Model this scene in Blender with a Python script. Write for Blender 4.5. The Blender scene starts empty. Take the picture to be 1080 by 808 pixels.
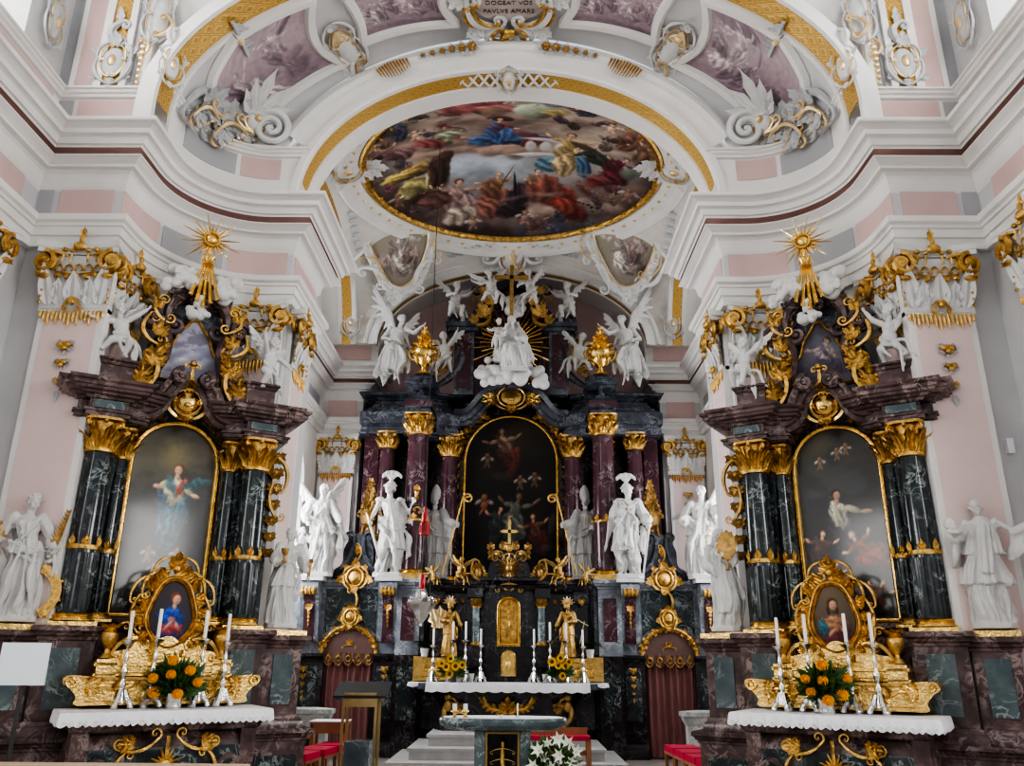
import bpy, bmesh, math, random
import numpy as np
from mathutils import Matrix, Vector
PI = math.pi
rad = math.radians
SC = bpy.context.scene
COL = SC.collection
RND = random.Random(7)

# ---------------------------------------------------------------- materials
MATS = {}
def _nt(name):
    m = bpy.data.materials.new(name); m.use_nodes = True
    nt = m.node_tree
    b = nt.nodes['Principled BSDF']
    return m, nt, b
def N(nt, typ, **kw):
    n = nt.nodes.new(typ)
    for k, v in kw.items():
        if k in n.inputs: n.inputs[k].default_value = v
        else: setattr(n, k, v)
    return n
def ramp(nt, stops):
    r = nt.nodes.new('ShaderNodeValToRGB'); e = r.color_ramp.elements
    while len(e) < len(stops): e.new(0.5)
    for el, (p, c) in zip(e, stops):
        el.position = p; el.color = (*c, 1) if len(c) == 3 else c
    return r
def bump(nt, b, src, strength, dist=0.02):
    bp = N(nt, 'ShaderNodeBump', Strength=strength, Distance=dist)
    nt.links.new(src, bp.inputs['Height']); nt.links.new(bp.outputs[0], b.inputs['Normal'])
def mat_plain(name, c, rough=0.6, metal=0.0, var=0.08, scale=6.0, bmp=0.0, bscale=40.0, spec=0.5):
    m, nt, b = _nt(name)
    co = N(nt, 'ShaderNodeTexCoord')
    no = N(nt, 'ShaderNodeTexNoise', Scale=scale, Detail=4.0)
    nt.links.new(co.outputs['Object'], no.inputs['Vector'])
    lo = [max(0, x * (1 - var)) for x in c]; hi = [min(1, x * (1 + var)) for x in c]
    r = ramp(nt, [(0.3, lo), (0.7, hi)])
    nt.links.new(no.outputs[0], r.inputs[0]); nt.links.new(r.outputs[0], b.inputs['Base Color'])
    b.inputs['Roughness'].default_value = rough; b.inputs['Metallic'].default_value = metal
    b.inputs['Specular IOR Level'].default_value = spec
    if bmp:
        n2 = N(nt, 'ShaderNodeTexNoise', Scale=bscale, Detail=3.0)
        nt.links.new(co.outputs['Object'], n2.inputs['Vector']); bump(nt, b, n2.outputs[0], bmp)
    MATS[name] = m; return m
def mat_marble(name, c0, c1, vein, scale=2.5, vw=0.018, rough=0.18, vein2=None, vs=1.6):
    """mottled marble: cloudy ground, thin wandering veins"""
    m, nt, b = _nt(name)
    co = N(nt, 'ShaderNodeTexCoord')
    n1 = N(nt, 'ShaderNodeTexNoise', Scale=scale, Detail=8.0, Roughness=0.65)
    nt.links.new(co.outputs['Object'], n1.inputs['Vector'])
    g = ramp(nt, [(0.33, c0), (0.66, c1)]); nt.links.new(n1.outputs[0], g.inputs[0])
    n2 = N(nt, 'ShaderNodeTexNoise', Scale=scale * vs, Detail=7.0, Roughness=0.6, Distortion=1.2)
    nt.links.new(co.outputs['Object'], n2.inputs['Vector'])
    k = (0, 0, 0); w = (1, 1, 1)
    v = ramp(nt, [(0.5 - 2.2 * vw, k), (0.5 - vw * .4, w), (0.5 + vw * .4, w), (0.5 + 2.2 * vw, k)])
    nt.links.new(n2.outputs[0], v.inputs[0])
    n3 = N(nt, 'ShaderNodeTexNoise', Scale=scale * 1.1, Detail=2.0)
    nt.links.new(co.outputs['Object'], n3.inputs['Vector'])
    msk = ramp(nt, [(0.42, k), (0.62, w)]); nt.links.new(n3.outputs[0], msk.inputs[0])
    mul = N(nt, 'ShaderNodeMath', operation='MULTIPLY')
    nt.links.new(v.outputs[0], mul.inputs[0]); nt.links.new(msk.outputs[0], mul.inputs[1])
    mx = N(nt, 'ShaderNodeMix', data_type='RGBA')
    nt.links.new(mul.outputs[0], mx.inputs[0]); nt.links.new(g.outputs[0], mx.inputs[6]); mx.inputs[7].default_value = (*vein, 1)
    nt.links.new(mx.outputs[2], b.inputs['Base Color'])
    b.inputs['Roughness'].default_value = rough
    MATS[name] = m; return m
def mat_lattice(name, c, dark, sx=6.0):
    """gilded diaper pattern: crossed diagonal ribs with a boss in every diamond"""
    m, nt, b = _nt(name)
    uv = N(nt, 'ShaderNodeUVMap'); sep = N(nt, 'ShaderNodeSeparateXYZ'); nt.links.new(uv.outputs[0], sep.inputs[0])
    def M(op, a, bb=None, v=None):
        n = N(nt, 'ShaderNodeMath', operation=op); nt.links.new(a, n.inputs[0])
        if bb is not None: nt.links.new(bb, n.inputs[1])
        if v is not None: n.inputs[1].default_value = v
        return n.outputs[0]
    s = M('ADD', sep.outputs[0], sep.outputs[1]); d = M('SUBTRACT', sep.outputs[0], sep.outputs[1])
    outs = []
    for q in (s, d):
        f = M('FRACT', M('MULTIPLY', q, v=sx)); f = M('ABSOLUTE', M('SUBTRACT', f, v=0.5)); outs.append(f)
    h = M('MAXIMUM', outs[0], outs[1])
    r = ramp(nt, [(0.0, [x * 1.1 for x in c]), (0.12, dark), (0.2, c), (0.36, c), (0.42, dark), (0.5, [min(1, x * 1.25) for x in c])])
    nt.links.new(h, r.inputs[0]); nt.links.new(r.outputs[0], b.inputs['Base Color'])
    b.inputs['Roughness'].default_value = 0.45; b.inputs['Metallic'].default_value = 0.35
    bump(nt, b, h, 0.5, 0.02)
    MATS[name] = m; return m
def mat_paint(name, rough=0.55, coat=0.0, gain=1.0):
    m, nt, b = _nt(name)
    a = N(nt, 'ShaderNodeVertexColor', layer_name='paint')
    nt.links.new(a.outputs[0], b.inputs['Base Color'])
    b.inputs['Roughness'].default_value = rough
    b.inputs['Coat Weight'].default_value = coat; b.inputs['Coat Roughness'].default_value = 0.10; b.inputs['Coat IOR'].default_value = 1.6 if coat else 1.5
    MATS[name] = m; return m
def mat_glass(name, tint=(1, 1, 1), keep=0.85):
    m = bpy.data.materials.new(name); m.use_nodes = True; nt = m.node_tree; nt.nodes.clear()
    o = N(nt, 'ShaderNodeOutputMaterial'); mx = N(nt, 'ShaderNodeMixShader'); mx.inputs[0].default_value = 1 - keep
    t = N(nt, 'ShaderNodeBsdfTransparent'); t.inputs[0].default_value = (*tint, 1)
    g = N(nt, 'ShaderNodeBsdfTranslucent'); g.inputs[0].default_value = (.9, .92, .95, 1)
    nt.links.new(t.outputs[0], mx.inputs[1]); nt.links.new(g.outputs[0], mx.inputs[2]); nt.links.new(mx.outputs[0], o.inputs[0])
    MATS[name] = m; return m

mat_plain('plaster_white', (.80, .785, .76), .75, var=.04, scale=2)
mat_plain('plaster_grey', (.44, .44, .46), .8, var=.06, scale=2)
mat_plain('plaster_palegrey', (.60, .595, .60), .8, var=.05, scale=2)
mat_plain('plaster_pink', (.66, .475, .455), .8, var=.05, scale=2)
mat_plain('plaster_palepink', (.78, .625, .60), .8, var=.04, scale=2)
mat_plain('soffit_pink', (.52, .33, .30), .85, var=.06)
mat_plain('stucco', (.74, .74, .735), .7, var=.06, scale=8)
mat_plain('stucco_grey', (.54, .55, .57), .75, var=.08, scale=8)
mat_plain('fascia_ivory', (.74, .70, .65), .8, var=.05)
mat_plain('gold', (.66, .42, .14), .30, 1.0, var=.42, scale=16, bmp=.55, bscale=55)
mat_plain('gold_bright', (.80, .55, .20), .24, 1.0, var=.25, scale=10, bmp=.28, bscale=38)
mat_plain('gold_old', (.50, .32, .12), .36, .9, var=.3, scale=12, bmp=.4, bscale=60)
mat_plain('gold_pale', (.80, .62, .36), .4, .8, var=.2, scale=10)
mat_plain('statue_white', (.66, .655, .64), .5, var=.05, scale=5)
mat_plain('statue_grey', (.46, .46, .45), .55, var=.07, scale=5)
mat_marble('marble_black', (.012, .016, .018), (.045, .06, .064), (.30, .35, .35), 3.2, .016, .14)
mat_marble('marble_green', (.06, .085, .095), (.15, .195, .205), (.42, .48, .48), 2.6, .016, .2)
mat_marble('marble_brown', (.04, .022, .022), (.155, .098, .094), (.33, .25, .235), 3.4, .03, .25)
mat_marble('marble_purple', (.05, .018, .026), (.105, .04, .055), (.34, .26, .28), 2.2, .012, .16)
mat_marble('marble_bluegrey', (.12, .135, .165), (.28, .305, .35), (.46, .49, .54), 3.0, .03, .25)
mat_marble('marble_slate', (.03, .034, .045), (.11, .12, .148), (.22, .24, .28), 2.6, .03, .22)
mat_marble('marble_dark', (.010, .008, .010), (.036, .030, .034), (.15, .145, .16), 2.4, .010, .15)
mat_marble('marble_palegreen', (.34, .38, .37), (.55, .58, .56), (.80, .82, .80), 2.6, .03, .3)
mat_marble('marble_whitegrey', (.55, .55, .55), (.75, .74, .72), (.42, .42, .44), 3, .02, .35)
mat_plain('step_stone', (.45, .44, .43), .6, var=.12, scale=5)
mat_plain('silver', (.80, .80, .78), .22, 1.0, var=.1, scale=10, bmp=.15, bscale=50)
mat_plain('wax', (.93, .91, .85), .45, var=.02)
mat_plain('wick', (.05, .04, .03), .9)
mat_plain('linen', (.90, .90, .93), .85, var=.03, scale=30, bmp=.1, bscale=120)
mat_plain('curtain_red', (.27, .12, .115), .85, var=.12, scale=3)
mat_plain('valance_brown', (.17, .10, .09), .85, var=.1)
mat_plain('cushion_red', (.52, .015, .06), .8, var=.1, scale=20)
mat_plain('wood', (.36, .16, .075), .45, var=.2, scale=4)
mat_plain('wood_pale', (.66, .50, .34), .5, var=.1)
mat_plain('brass', (.72, .56, .28), .33, .9, var=.1)
mat_plain('black_top', (.03, .03, .035), .4)
mat_plain('board_white', (.80, .86, .90), .5, var=.01)
mat_plain('leaf_green', (.06, .14, .035), .55, var=.35, scale=25)
mat_plain('leaf_dark', (.025, .06, .025), .55, var=.35, scale=25)
mat_plain('leaf_pale', (.30, .38, .16), .55, var=.2, scale=25)
mat_plain('petal_orange', (.95, .42, .02), .6, var=.12, scale=30)
mat_plain('petal_yellow', (.96, .56, .02), .6, var=.12, scale=30)
mat_plain('flower_dark', (.09, .035, .015), .9)
mat_plain('petal_white', (.90, .90, .80), .55, var=.04)
mat_plain('pot_white', (.82, .83, .85), .4, var=.02)
mat_plain('red_glass', (.55, .01, .02), .15, var=.05)
mat_plain('red_enamel', (.50, .03, .03), .4, var=.1)
mat_plain('iron', (.05, .05, .05), .6)
mat_plain('lettering', (.13, .09, .06), .7)
mat_plain('plaque_purple', (.60, .53, .53), .7, var=.08, scale=6)
mat_plain('floor_stone', (.40, .37, .34), .35, var=.15, scale=1.5)
mat_plain('screen_grey', (.30, .34, .36), .3)
mat_lattice('gold_lattice', (.66, .42, .12), (.36, .2, .05), 1.0)
mat_paint('fresco', .8); mat_paint('canvas', .32, .62); mat_paint('canvas_matt', .6)
mat_glass('window_glass')
def mt(n): return MATS[n]

# ---------------------------------------------------------------- mesh builder
def smooth(t): return t * t * (3 - 2 * t)
class MB:
    def __init__(s):
        s.V = []; s.F = []; s.X = Matrix.Identity(4); s.UV = {}; s.K = []; s.k = 0
    def add(s, vs, fs, uvs=None):
        b = len(s.V); X = s.X
        s.V.extend((X @ Vector(v))[:] for v in vs)
        for i, f in enumerate(fs):
            if uvs is not None: s.UV[len(s.F)] = uvs[i]
            s.F.append(tuple(b + j for j in f)); s.K.append(s.k)
        return s
    def box(s, x0, x1, y0, y1, z0, z1):
        v = [(x, y, z) for z in (z0, z1) for y in (y0, y1) for x in (x0, x1)]
        return s.add(v, [(0, 2, 3, 1), (4, 5, 7, 6), (0, 1, 5, 4), (2, 6, 7, 3), (0, 4, 6, 2), (1, 3, 7, 5)])
    def rings(s, R, cu=True, caps=True, cv=False, uv=None):
        """skin a list of equally long point rings; cu closes each ring, cv joins last to first"""
        n = len(R[0]); m = len(R); v = [p for r in R for p in r]; f = []; uvs = [] if uv else None
        for i in range(m if cv else m - 1):
            a = i * n; b = ((i + 1) % m) * n
            for j in range(n if cu else n - 1):
                k = (j + 1) % n
                f.append((a + j, a + k, b + k, b + j))
                if uv: uvs.append([uv(i, j), uv(i, j + 1), uv(i + 1, j + 1), uv(i + 1, j)])
        if caps and cu and not cv:
            f.append(tuple(range(n))[::-1]); f.append(tuple(range((m - 1) * n, m * n)))
            if uv: uvs += [[(0, 0)] * n] * 2
        return s.add(v, f, uvs)
    def lathe(s, prof, c=(0, 0, 0), seg=20, fl=0, fa=0.0, sx=1, sy=1, a0=0.0, a1=2 * PI):
        R = []
        full = abs(a1 - a0 - 2 * PI) < 1e-6
        for r, z in prof:
            ring = []
            for j in range(seg if full else seg + 1):
                a = a0 + (a1 - a0) * j / seg
                q = r * (1 + fa * math.cos(fl * a)) if fl else r
                ring.append((c[0] + sx * q * math.cos(a), c[1] + sy * q * math.sin(a), c[2] + z))
            R.append(ring)
        return s.rings(R, full, full)
    def tube(s, pts, r, seg=6, flat=1.0, caps=True):
        P = [Vector(p) for p in pts]; n = len(P)
        rs = r if isinstance(r, (list, tuple)) else [r] * n
        R = []; up = None
        for i, p in enumerate(P):
            t = (P[min(i + 1, n - 1)] - P[max(i - 1, 0)])
            if t.length < 1e-9: t = Vector((0, 0, 1))
            t.normalize()
            if up is None:
                up = Vector((0, 1, 0)) if abs(t.y) < .9 else Vector((1, 0, 0))
            a = up - t * up.dot(t)
            if a.length < 1e-6: a = t.orthogonal()
            a.normalize(); up = a; b = t.cross(a)
            R.append([tuple(p + a * (math.cos(2 * PI * j / seg) * rs[i] * flat) + b * (math.sin(2 * PI * j / seg) * rs[i])) for j in range(seg)])
        return s.rings(R, True, caps)
    def ell(s, c, r, seg=12, rg=8, rot=None):
        if not isinstance(r, (list, tuple)): r = (r, r, r)
        c = Vector(c); R = []
        for i in range(rg + 1):
            t = PI * i / rg; sr = max(math.sin(t), .02)
            ring = []
            for j in range(seg):
                a = 2 * PI * j / seg
                v = Vector((r[0] * sr * math.cos(a), r[1] * sr * math.sin(a), -r[2] * math.cos(t)))
                if rot is not None: v = rot @ v
                ring.append(tuple(c + v))
            R.append(ring)
        return s.rings(R)
    def cap(s, p, q, r1, r2, seg=12):
        """closed tapered capsule"""
        p = Vector(p); q = Vector(q); d = q - p; L = d.length
        if L < 1e-6: return s.ell(p, r1)
        d /= L; a = d.orthogonal().normalized(); b = d.cross(a); R = []
        st = [(-1, .08), (-.8, .6), (-.4, .92), (0, 1)]
        def ring(c, r): return [tuple(c + (a * math.cos(2 * PI * j / seg) + b * math.sin(2 * PI * j / seg)) * r) for j in range(seg)]
        for o, k in st: R.append(ring(p + d * o * r1, r1 * k))
        R.append(ring((p + q) / 2, (r1 + r2) / 2 * 1.02))
        for o, k in st[::-1]: R.append(ring(q - d * o * r2, r2 * k))
        return s.rings(R)
    def prism(s, poly, z0, z1):
        n = len(poly); v = [(x, y, z0) for x, y in poly] + [(x, y, z1) for x, y in poly]
        return s.add(v, [tuple(range(n))[::-1], tuple(range(n, 2 * n))] + [(i, (i + 1) % n, n + (i + 1) % n, n + i) for i in range(n)])
    def plate(s, poly, y0, y1):
        """outline in x,z extruded along y (y0 is the near side)"""
        n = len(poly); v = [(x, y0, z) for x, z in poly] + [(x, y1, z) for x, z in poly]
        return s.add(v, [tuple(range(n)), tuple(range(n, 2 * n))[::-1]] + [(i, n + i, n + (i + 1) % n, (i + 1) % n) for i in range(n)])
    def sweep(s, path, prof, closed=False, side=1.0, caps=False):
        """moulding: profile (out, z) swept along a plan path with mitred corners"""
        n = len(path); R = []
        for i in range(n):
            p = Vector(path[i])
            a = Vector(path[i - 1]) if (i > 0 or closed) else None
            b = Vector(path[(i + 1) % n]) if (i < n - 1 or closed) else None
            d1 = (p - a).normalized() if a is not None else None; d2 = (b - p).normalized() if b is not None else None
            if d1 is None: d1 = d2
            if d2 is None: d2 = d1
            n1 = Vector((d1.y, -d1.x)) * side; n2 = Vector((d2.y, -d2.x)) * side
            m = n1 + n2; m = m / max(m.dot(n1), .3) if m.length > 1e-6 else n1
            R.append([(p.x + m.x * o, p.y + m.y * o, z) for o, z in prof])
        s.rings(R, False, False, closed)
        if caps and not closed:
            k = len(prof)
            s.add(R[0], [tuple(range(k))]); s.add(R[-1], [tuple(range(k))[::-1]])
        return s
    def arc(s, C, prof, uvs=None):
        """C: list of (point, outward normal, depth axis); prof (n, d) swept along it"""
        R = [[tuple(Vector(p) + Vector(nn) * a + Vector(dd) * b) for a, b in prof] for p, nn, dd in C]
        return s.rings(R, False, False, uv=uvs)
    def grid(s, fn, nu, nv, uv=True):
        v = []; f = []; uvs = []
        for i in range(nv + 1):
            for j in range(nu + 1): v.append(tuple(fn(j / nu, i / nv)))
        for i in range(nv):
            for j in range(nu):
                a = i * (nu + 1) + j; f.append((a, a + 1, a + nu + 2, a + nu + 1))
                uvs.append([(j / nu, i / nv), ((j + 1) / nu, i / nv), ((j + 1) / nu, (i + 1) / nv), (j / nu, (i + 1) / nv)])
        return s.add(v, f, uvs if uv else None)
    def leaf(s, p, d, up, L, W, curl=.4, lob=3, n=8):
        """acanthus leaf: d = growth direction, up = face direction, tip curls towards up"""
        p = Vector(p); d = Vector(d).normalized(); up = Vector(up); up = (up - d * up.dot(d)).normalized(); w = d.cross(up)
        R = []
        for i in range(n + 1):
            t = i / n
            wd = W * (math.sin(PI * min(1, (t * .93 + .07)) ** .75) * (1 + .32 * math.sin(lob * 2 * PI * t)) + .015)
            c = p + d * (L * (t - .25 * curl * t * t * t)) + up * (L * curl * t * t * (1.0 - .15 * t))
            R.append([tuple(c + w * (wd * q) + up * (wd * h)) for q, h in ((-1, .28), (-.5, -.08), (0, .16), (.5, -.08), (1, .28))])
        return s.rings(R, False, False)
    # ---- flat-laid scrollwork in the local x,z plane, y = -relief
    def spiral(s, cx, cz, r0, turns, a0, sg, th, y=0, n=None, taper=.35, seg=5):
        n = n or max(8, int(turns * 14)); pts = []; rr = []
        for i in range(n + 1):
            t = i / n; a = a0 + sg * turns * 2 * PI * t; r = r0 * (1 - t) ** .8 + .06 * r0
            pts.append((cx + r * math.cos(a), y - th * .6 * t, cz + r * math.sin(a))); rr.append(th * (1 - (1 - taper) * t))
        s.tube(pts, rr, seg)
        s.ell((cx, y - th * .5, cz), th * .75, 6, 4); return s
    def cscroll(s, x0, z0, x1, z1, bulge, th, r=.0, y=0, turns=1.1, n=12, seg=5, e0=True, e1=True):
        """curved stem from one end to the other, a volute rolled in at each end"""
        a = Vector((x0, z0)); b = Vector((x1, z1)); d = b - a; L = d.length; q = Vector((-d.y, d.x)) / max(L, 1e-6)
        pts = []; rr = []
        for i in range(n + 1):
            t = i / n; c = a + d * t + q * (bulge * 4 * t * (1 - t)); pts.append((c.x, y - th * .5 * math.sin(PI * t), c.y)); rr.append(th * (.55 + .45 * math.sin(PI * t)))
        s.tube(pts, rr, seg)
        r = r or abs(bulge) * .5
        sg = 1 if bulge < 0 else -1
        for e, (P, Q) in ((e0, (0, 1)), (e1, (n, n - 1))):
            if not e: continue
            p = Vector((pts[P][0], pts[P][2])); t = p - Vector((pts[Q][0], pts[Q][2])); t.normalize()
            k = -sg if P == 0 else sg
            nn = Vector((-t.y, t.x)) * k
            c = p + nn * r; a0 = math.atan2(-nn.y, -nn.x)
            s.spiral(c.x, c.y, r, turns, a0, k, th * .6, y, n=int(12 * turns))
        return s
    def acan(s, x, z, ang, L, W, curl=.4, y=0, lob=3):
        a = rad(ang); return s.leaf((x, y, z), (math.cos(a), 0, math.sin(a)), (0, -1, 0), L, W, curl, lob)
    def rosette(s, x, z, r, y=0, k=6):
        for i in range(k):
            a = 360 * i / k; s.acan(x, z, a, r, r * .42, .3, y, 1)
        s.ell((x, y - r * .25, z), r * .28, 6, 4); return s
    def spray(s, x, z, ang, L, n=5, spread=100, W=.3, y=0, curl=.45):
        for i in range(n):
            a = ang + spread * (i / (n - 1) - .5) if n > 1 else ang
            k = 1 - .35 * abs(i / max(n - 1, 1) - .5) * 2
            s.acan(x, z, a, L * k, L * W * k, curl, y)
        return s
    def mesh(s, name, mats, sm=True, ang=40):
        me = bpy.data.meshes.new(name); me.from_pydata(s.V, [], s.F)
        if not isinstance(mats, (list, tuple)): mats = [mats]
        for m in mats: me.materials.append(mt(m))
        if len(mats) > 1: me.polygons.foreach_set('material_index', [min(k, len(mats) - 1) for k in s.K])
        if s.UV:
            ul = me.uv_layers.new(name='UVMap')
            for i, p in enumerate(me.polygons):
                u = s.UV.get(i)
                if u:
                    for k, li in enumerate(p.loop_indices): ul.data[li].uv = u[k]
        if sm:
            me.polygons.foreach_set('use_smooth', [True] * len(me.polygons)); me.update()
            try: me.set_sharp_from_angle(angle=rad(ang))
            except Exception: pass
        me.update(); return me

def link(name, data, parent=None, loc=(0, 0, 0), rot=(0, 0, 0)):
    o = bpy.data.objects.new(name, data); COL.objects.link(o)
    if parent is not None: o.parent = parent
    o.location = loc; o.rotation_euler = rot; return o
def tag(o, label, cat, group=None, kind=None):
    o['label'] = label; o['category'] = cat
    if group: o['group'] = group
    if kind: o['kind'] = kind
    return o
def thing(name, label, cat, loc=(0, 0, 0), rz=0.0, group=None, scale=1.0, kind=None):
    o = link(name, None, None, loc, (0, 0, rz)); o.scale = (scale,) * 3; o.empty_display_size = .1
    return tag(o, label, cat, group, kind)
SPLIT = {'panel', 'gilt_ornament', 'gilt_drop', 'lower_storey', 'statue_slab', 'frieze', 'gilt_garland', 'scroll', 'gilding', 'lace_edge'}
def pieces(mb, gap=.03):
    """groups of faces that lie apart from one another"""
    n = len(mb.V); par = list(range(n))
    def fd(i):
        while par[i] != i: par[i] = par[par[i]]; i = par[i]
        return i
    for f in mb.F:
        a = fd(f[0])
        for j in f[1:]: par[fd(j)] = a
    B = {}
    for i, v in enumerate(mb.V):
        r = fd(i); b = B.setdefault(r, [list(v), list(v)])
        for k in range(3): b[0][k] = min(b[0][k], v[k]); b[1][k] = max(b[1][k], v[k])
    G = [[{r}, b] for r, b in B.items()]; ch = True
    while ch:
        ch = False; out = []
        for g in G:
            for h in out:
                if all(g[1][0][k] - gap <= h[1][1][k] and h[1][0][k] - gap <= g[1][1][k] for k in range(3)):
                    h[0] |= g[0]; h[1] = [[min(a, b) for a, b in zip(g[1][0], h[1][0])], [max(a, b) for a, b in zip(g[1][1], h[1][1])]]; ch = True; break
            else: out.append(g)
        G = out
    if len(G) < 2 or len(G) > 8: return [mb]
    res = []
    for g in G:
        m = MB(); ix = {}
        for f, k in zip(mb.F, mb.K):
            if fd(f[0]) in g[0]:
                for j in f:
                    if j not in ix: ix[j] = len(m.V); m.V.append(mb.V[j])
                m.F.append(tuple(ix[j] for j in f)); m.K.append(k)
        res.append(m)
    return res
def part(name, mb, mats, parent=None, label=None, sm=True, ang=40, loc=(0, 0, 0), rot=(0, 0, 0)):
    if name in SPLIT and isinstance(mb, MB):
        P = pieces(mb)
        for q in P[1:]:
            o = link(name, q.mesh(name, mats, sm, ang), parent, loc, rot)
            if label: o['label'] = label
        mb = P[0]
    me = mb.mesh(name, mats, sm, ang) if isinstance(mb, MB) else mb
    o = link(name, me, parent, loc, rot)
    if label: o['label'] = label
    return o
def struct(name, mb, mats, parent=None, sm=True, ang=40):
    o = part(name, mb, mats, parent, None, sm, ang)
    if parent is None: o['kind'] = 'structure'
    return o
def dup(root, loc=None, rz=None, label=None, group=None, scale=None):
    def cp(o, par):
        c = o.copy(); COL.objects.link(c)
        if par is not None: c.parent = par
        for ch in list(o.children): cp(ch, c)
        return c
    r = cp(root, None)
    if loc is not None: r.location = loc
    if rz is not None: r.rotation_euler = (0, 0, rz)
    if scale is not None: r.scale = scale if isinstance(scale, tuple) else (scale,) * 3
    if label: r['label'] = label
    if group: r['group'] = group
    return r
def remesh(mb, voxel, it=2, fac=.5, smooth_shade=True, name='form', mat='statue_white'):
    me = mb.mesh(name, mat, False); o = bpy.data.objects.new('tmp_form', me); COL.objects.link(o)
    m = o.modifiers.new('r', 'REMESH'); m.mode = 'VOXEL'; m.voxel_size = voxel
    if it:
        k = o.modifiers.new('s', 'SMOOTH'); k.factor = fac; k.iterations = it
    dg = bpy.context.evaluated_depsgraph_get(); dg.update()
    e = o.evaluated_get(dg); r = bpy.data.meshes.new_from_object(e)
    bpy.data.objects.remove(o); bpy.data.meshes.remove(me)
    r.name = name; r.materials.clear(); r.materials.append(mt(mat))
    r.polygons.foreach_set('use_smooth', [smooth_shade] * len(r.polygons)); r.update(); return r
def mirror_mesh(me, name=None):
    c = me.copy(); n = len(c.vertices); co = np.empty(n * 3, dtype=np.float32); c.vertices.foreach_get('co', co); co[0::3] *= -1
    c.vertices.foreach_set('co', co); c.flip_normals(); c.update()
    if name: c.name = name
    return c
# ================================================================ camera and light
cam_d = bpy.data.cameras.new('camera'); cam_d.sensor_width = 36.0; cam_d.lens = 28.8; cam_d.clip_start = .05
cam = link('camera', cam_d); SC.camera = cam
_T, _Y, _R = rad(18.6), rad(.53), rad(.42)
_f = Vector((-math.sin(_Y) * math.cos(_T), math.cos(_Y) * math.cos(_T), math.sin(_T)))
_r = Vector((math.cos(_Y), math.sin(_Y), 0)); _u = _r.cross(_f)
_r2 = _r * math.cos(_R) + _u * math.sin(_R); _u2 = _u * math.cos(_R) - _r * math.sin(_R)
cam.matrix_world = Matrix(((_r2.x, _u2.x, -_f.x, .167), (_r2.y, _u2.y, -_f.y, 0), (_r2.z, _u2.z, -_f.z, 1.65), (0, 0, 0, 1)))

wd = bpy.data.worlds.new('sky'); SC.world = wd; wd.use_nodes = True
_wn = wd.node_tree; _bg = _wn.nodes['Background']; _bg.inputs[0].default_value = (.93, .96, 1, 1); _bg.inputs[1].default_value = .75
SC.view_settings.view_transform = 'AgX'
SC.view_settings.look = 'AgX - High Contrast'
SC.view_settings.exposure = -.03
def area(name, loc, tgt, sx, sy, power, col=(1, 1, 1)):
    l = bpy.data.lights.new(name, 'AREA'); l.shape = 'RECTANGLE'; l.size = sx; l.size_y = sy; l.energy = power; l.color = col
    o = link(name, l); o.location = loc
    o.rotation_euler = (Vector(tgt) - Vector(loc)).to_track_quat('-Z', 'Y').to_euler(); return o
# daylight falling in through the tall windows of choir and nave
for sgn, k in ((-1, 1.25), (1, .85)):
    area('choir_window_light', (sgn * 5.3, 14.25, 4.4), (0, 14.0, 2.0), 3.2, 3.4, 440 * k, (.95, .97, 1))
    area('choir_lunette_light', (sgn * 5.3, 13.9, 9.0), (0, 13.5, 7.5), 2.6, 1.2, 95 * k, (.95, .97, 1))
    area('nave_window_light', (sgn * 7.0, 3.6, 6.2), (0, 7.5, 3.2), 3.4, 5.0, 800 * (2.1 - k), (1, .98, .95))
    area('nave_window_light', (sgn * 7.0, -2.3, 5.4), (0, 5.5, 3.2), 3.4, 5.0, 420 * (2.1 - k), (1, .98, .95))
    area('nave_upper_window_light', (sgn * 6.9, 5.2, 9.6), (0, 8.5, 8.2), 4.0, 2.0, 200 * k, (1, .98, .95))

# ================================================================ wall plan (left side; the right side mirrors it)
def arcpts(cx, cy, r, a0, a1, n): return [(cx + r * math.cos(rad(a0 + (a1 - a0) * i / n)), cy + r * math.sin(rad(a0 + (a1 - a0) * i / n))) for i in range(n + 1)]
CURVE = arcpts(-3.2, 8.74, 1.36, 180, 90, 18)
WALL = [(-5.58, -7.0), (-5.58, 8.5), (-4.56, 8.5)] + CURVE + [(-2.95, 10.1), (-2.95, 11.5), (-4.08, 11.5), (-4.08, 16.9), (-3.2, 16.9), (-3.2, 17.9)]
def flip(path): return [(-x, y) for x, y in path]
def lens(path):
    L = [0]
    for a, b in zip(path, path[1:]): L.append(L[-1] + math.hypot(b[0] - a[0], b[1] - a[1]))
    return L
def atlen(path, s):
    L = lens(path)
    for i in range(len(path) - 1):
        if s <= L[i + 1] + 1e-9:
            t = (s - L[i]) / max(L[i + 1] - L[i], 1e-9); a, b = path[i], path[i + 1]
            return (a[0] + (b[0] - a[0]) * t, a[1] + (b[1] - a[1]) * t)
    return path[-1]
def near(path, p):
    best = (9e9, 0); L = lens(path)
    for i in range(len(path) - 1):
        a, b = Vector(path[i]), Vector(path[i + 1]); d = b - a
        t = max(0, min(1, (Vector(p) - a).dot(d) / max(d.length_squared, 1e-12))); q = a + d * t
        k = (q - Vector(p)).length
        if k < best[0]: best = (k, L[i] + t * d.length)
    return best[1]
def sub(path, p, q):
    s0, s1 = near(path, p), near(path, q); L = lens(path)
    return [atlen(path, s0)] + [path[i] for i in range(len(path)) if s0 + 1e-4 < L[i] < s1 - 1e-4] + [atlen(path, s1)]

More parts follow.
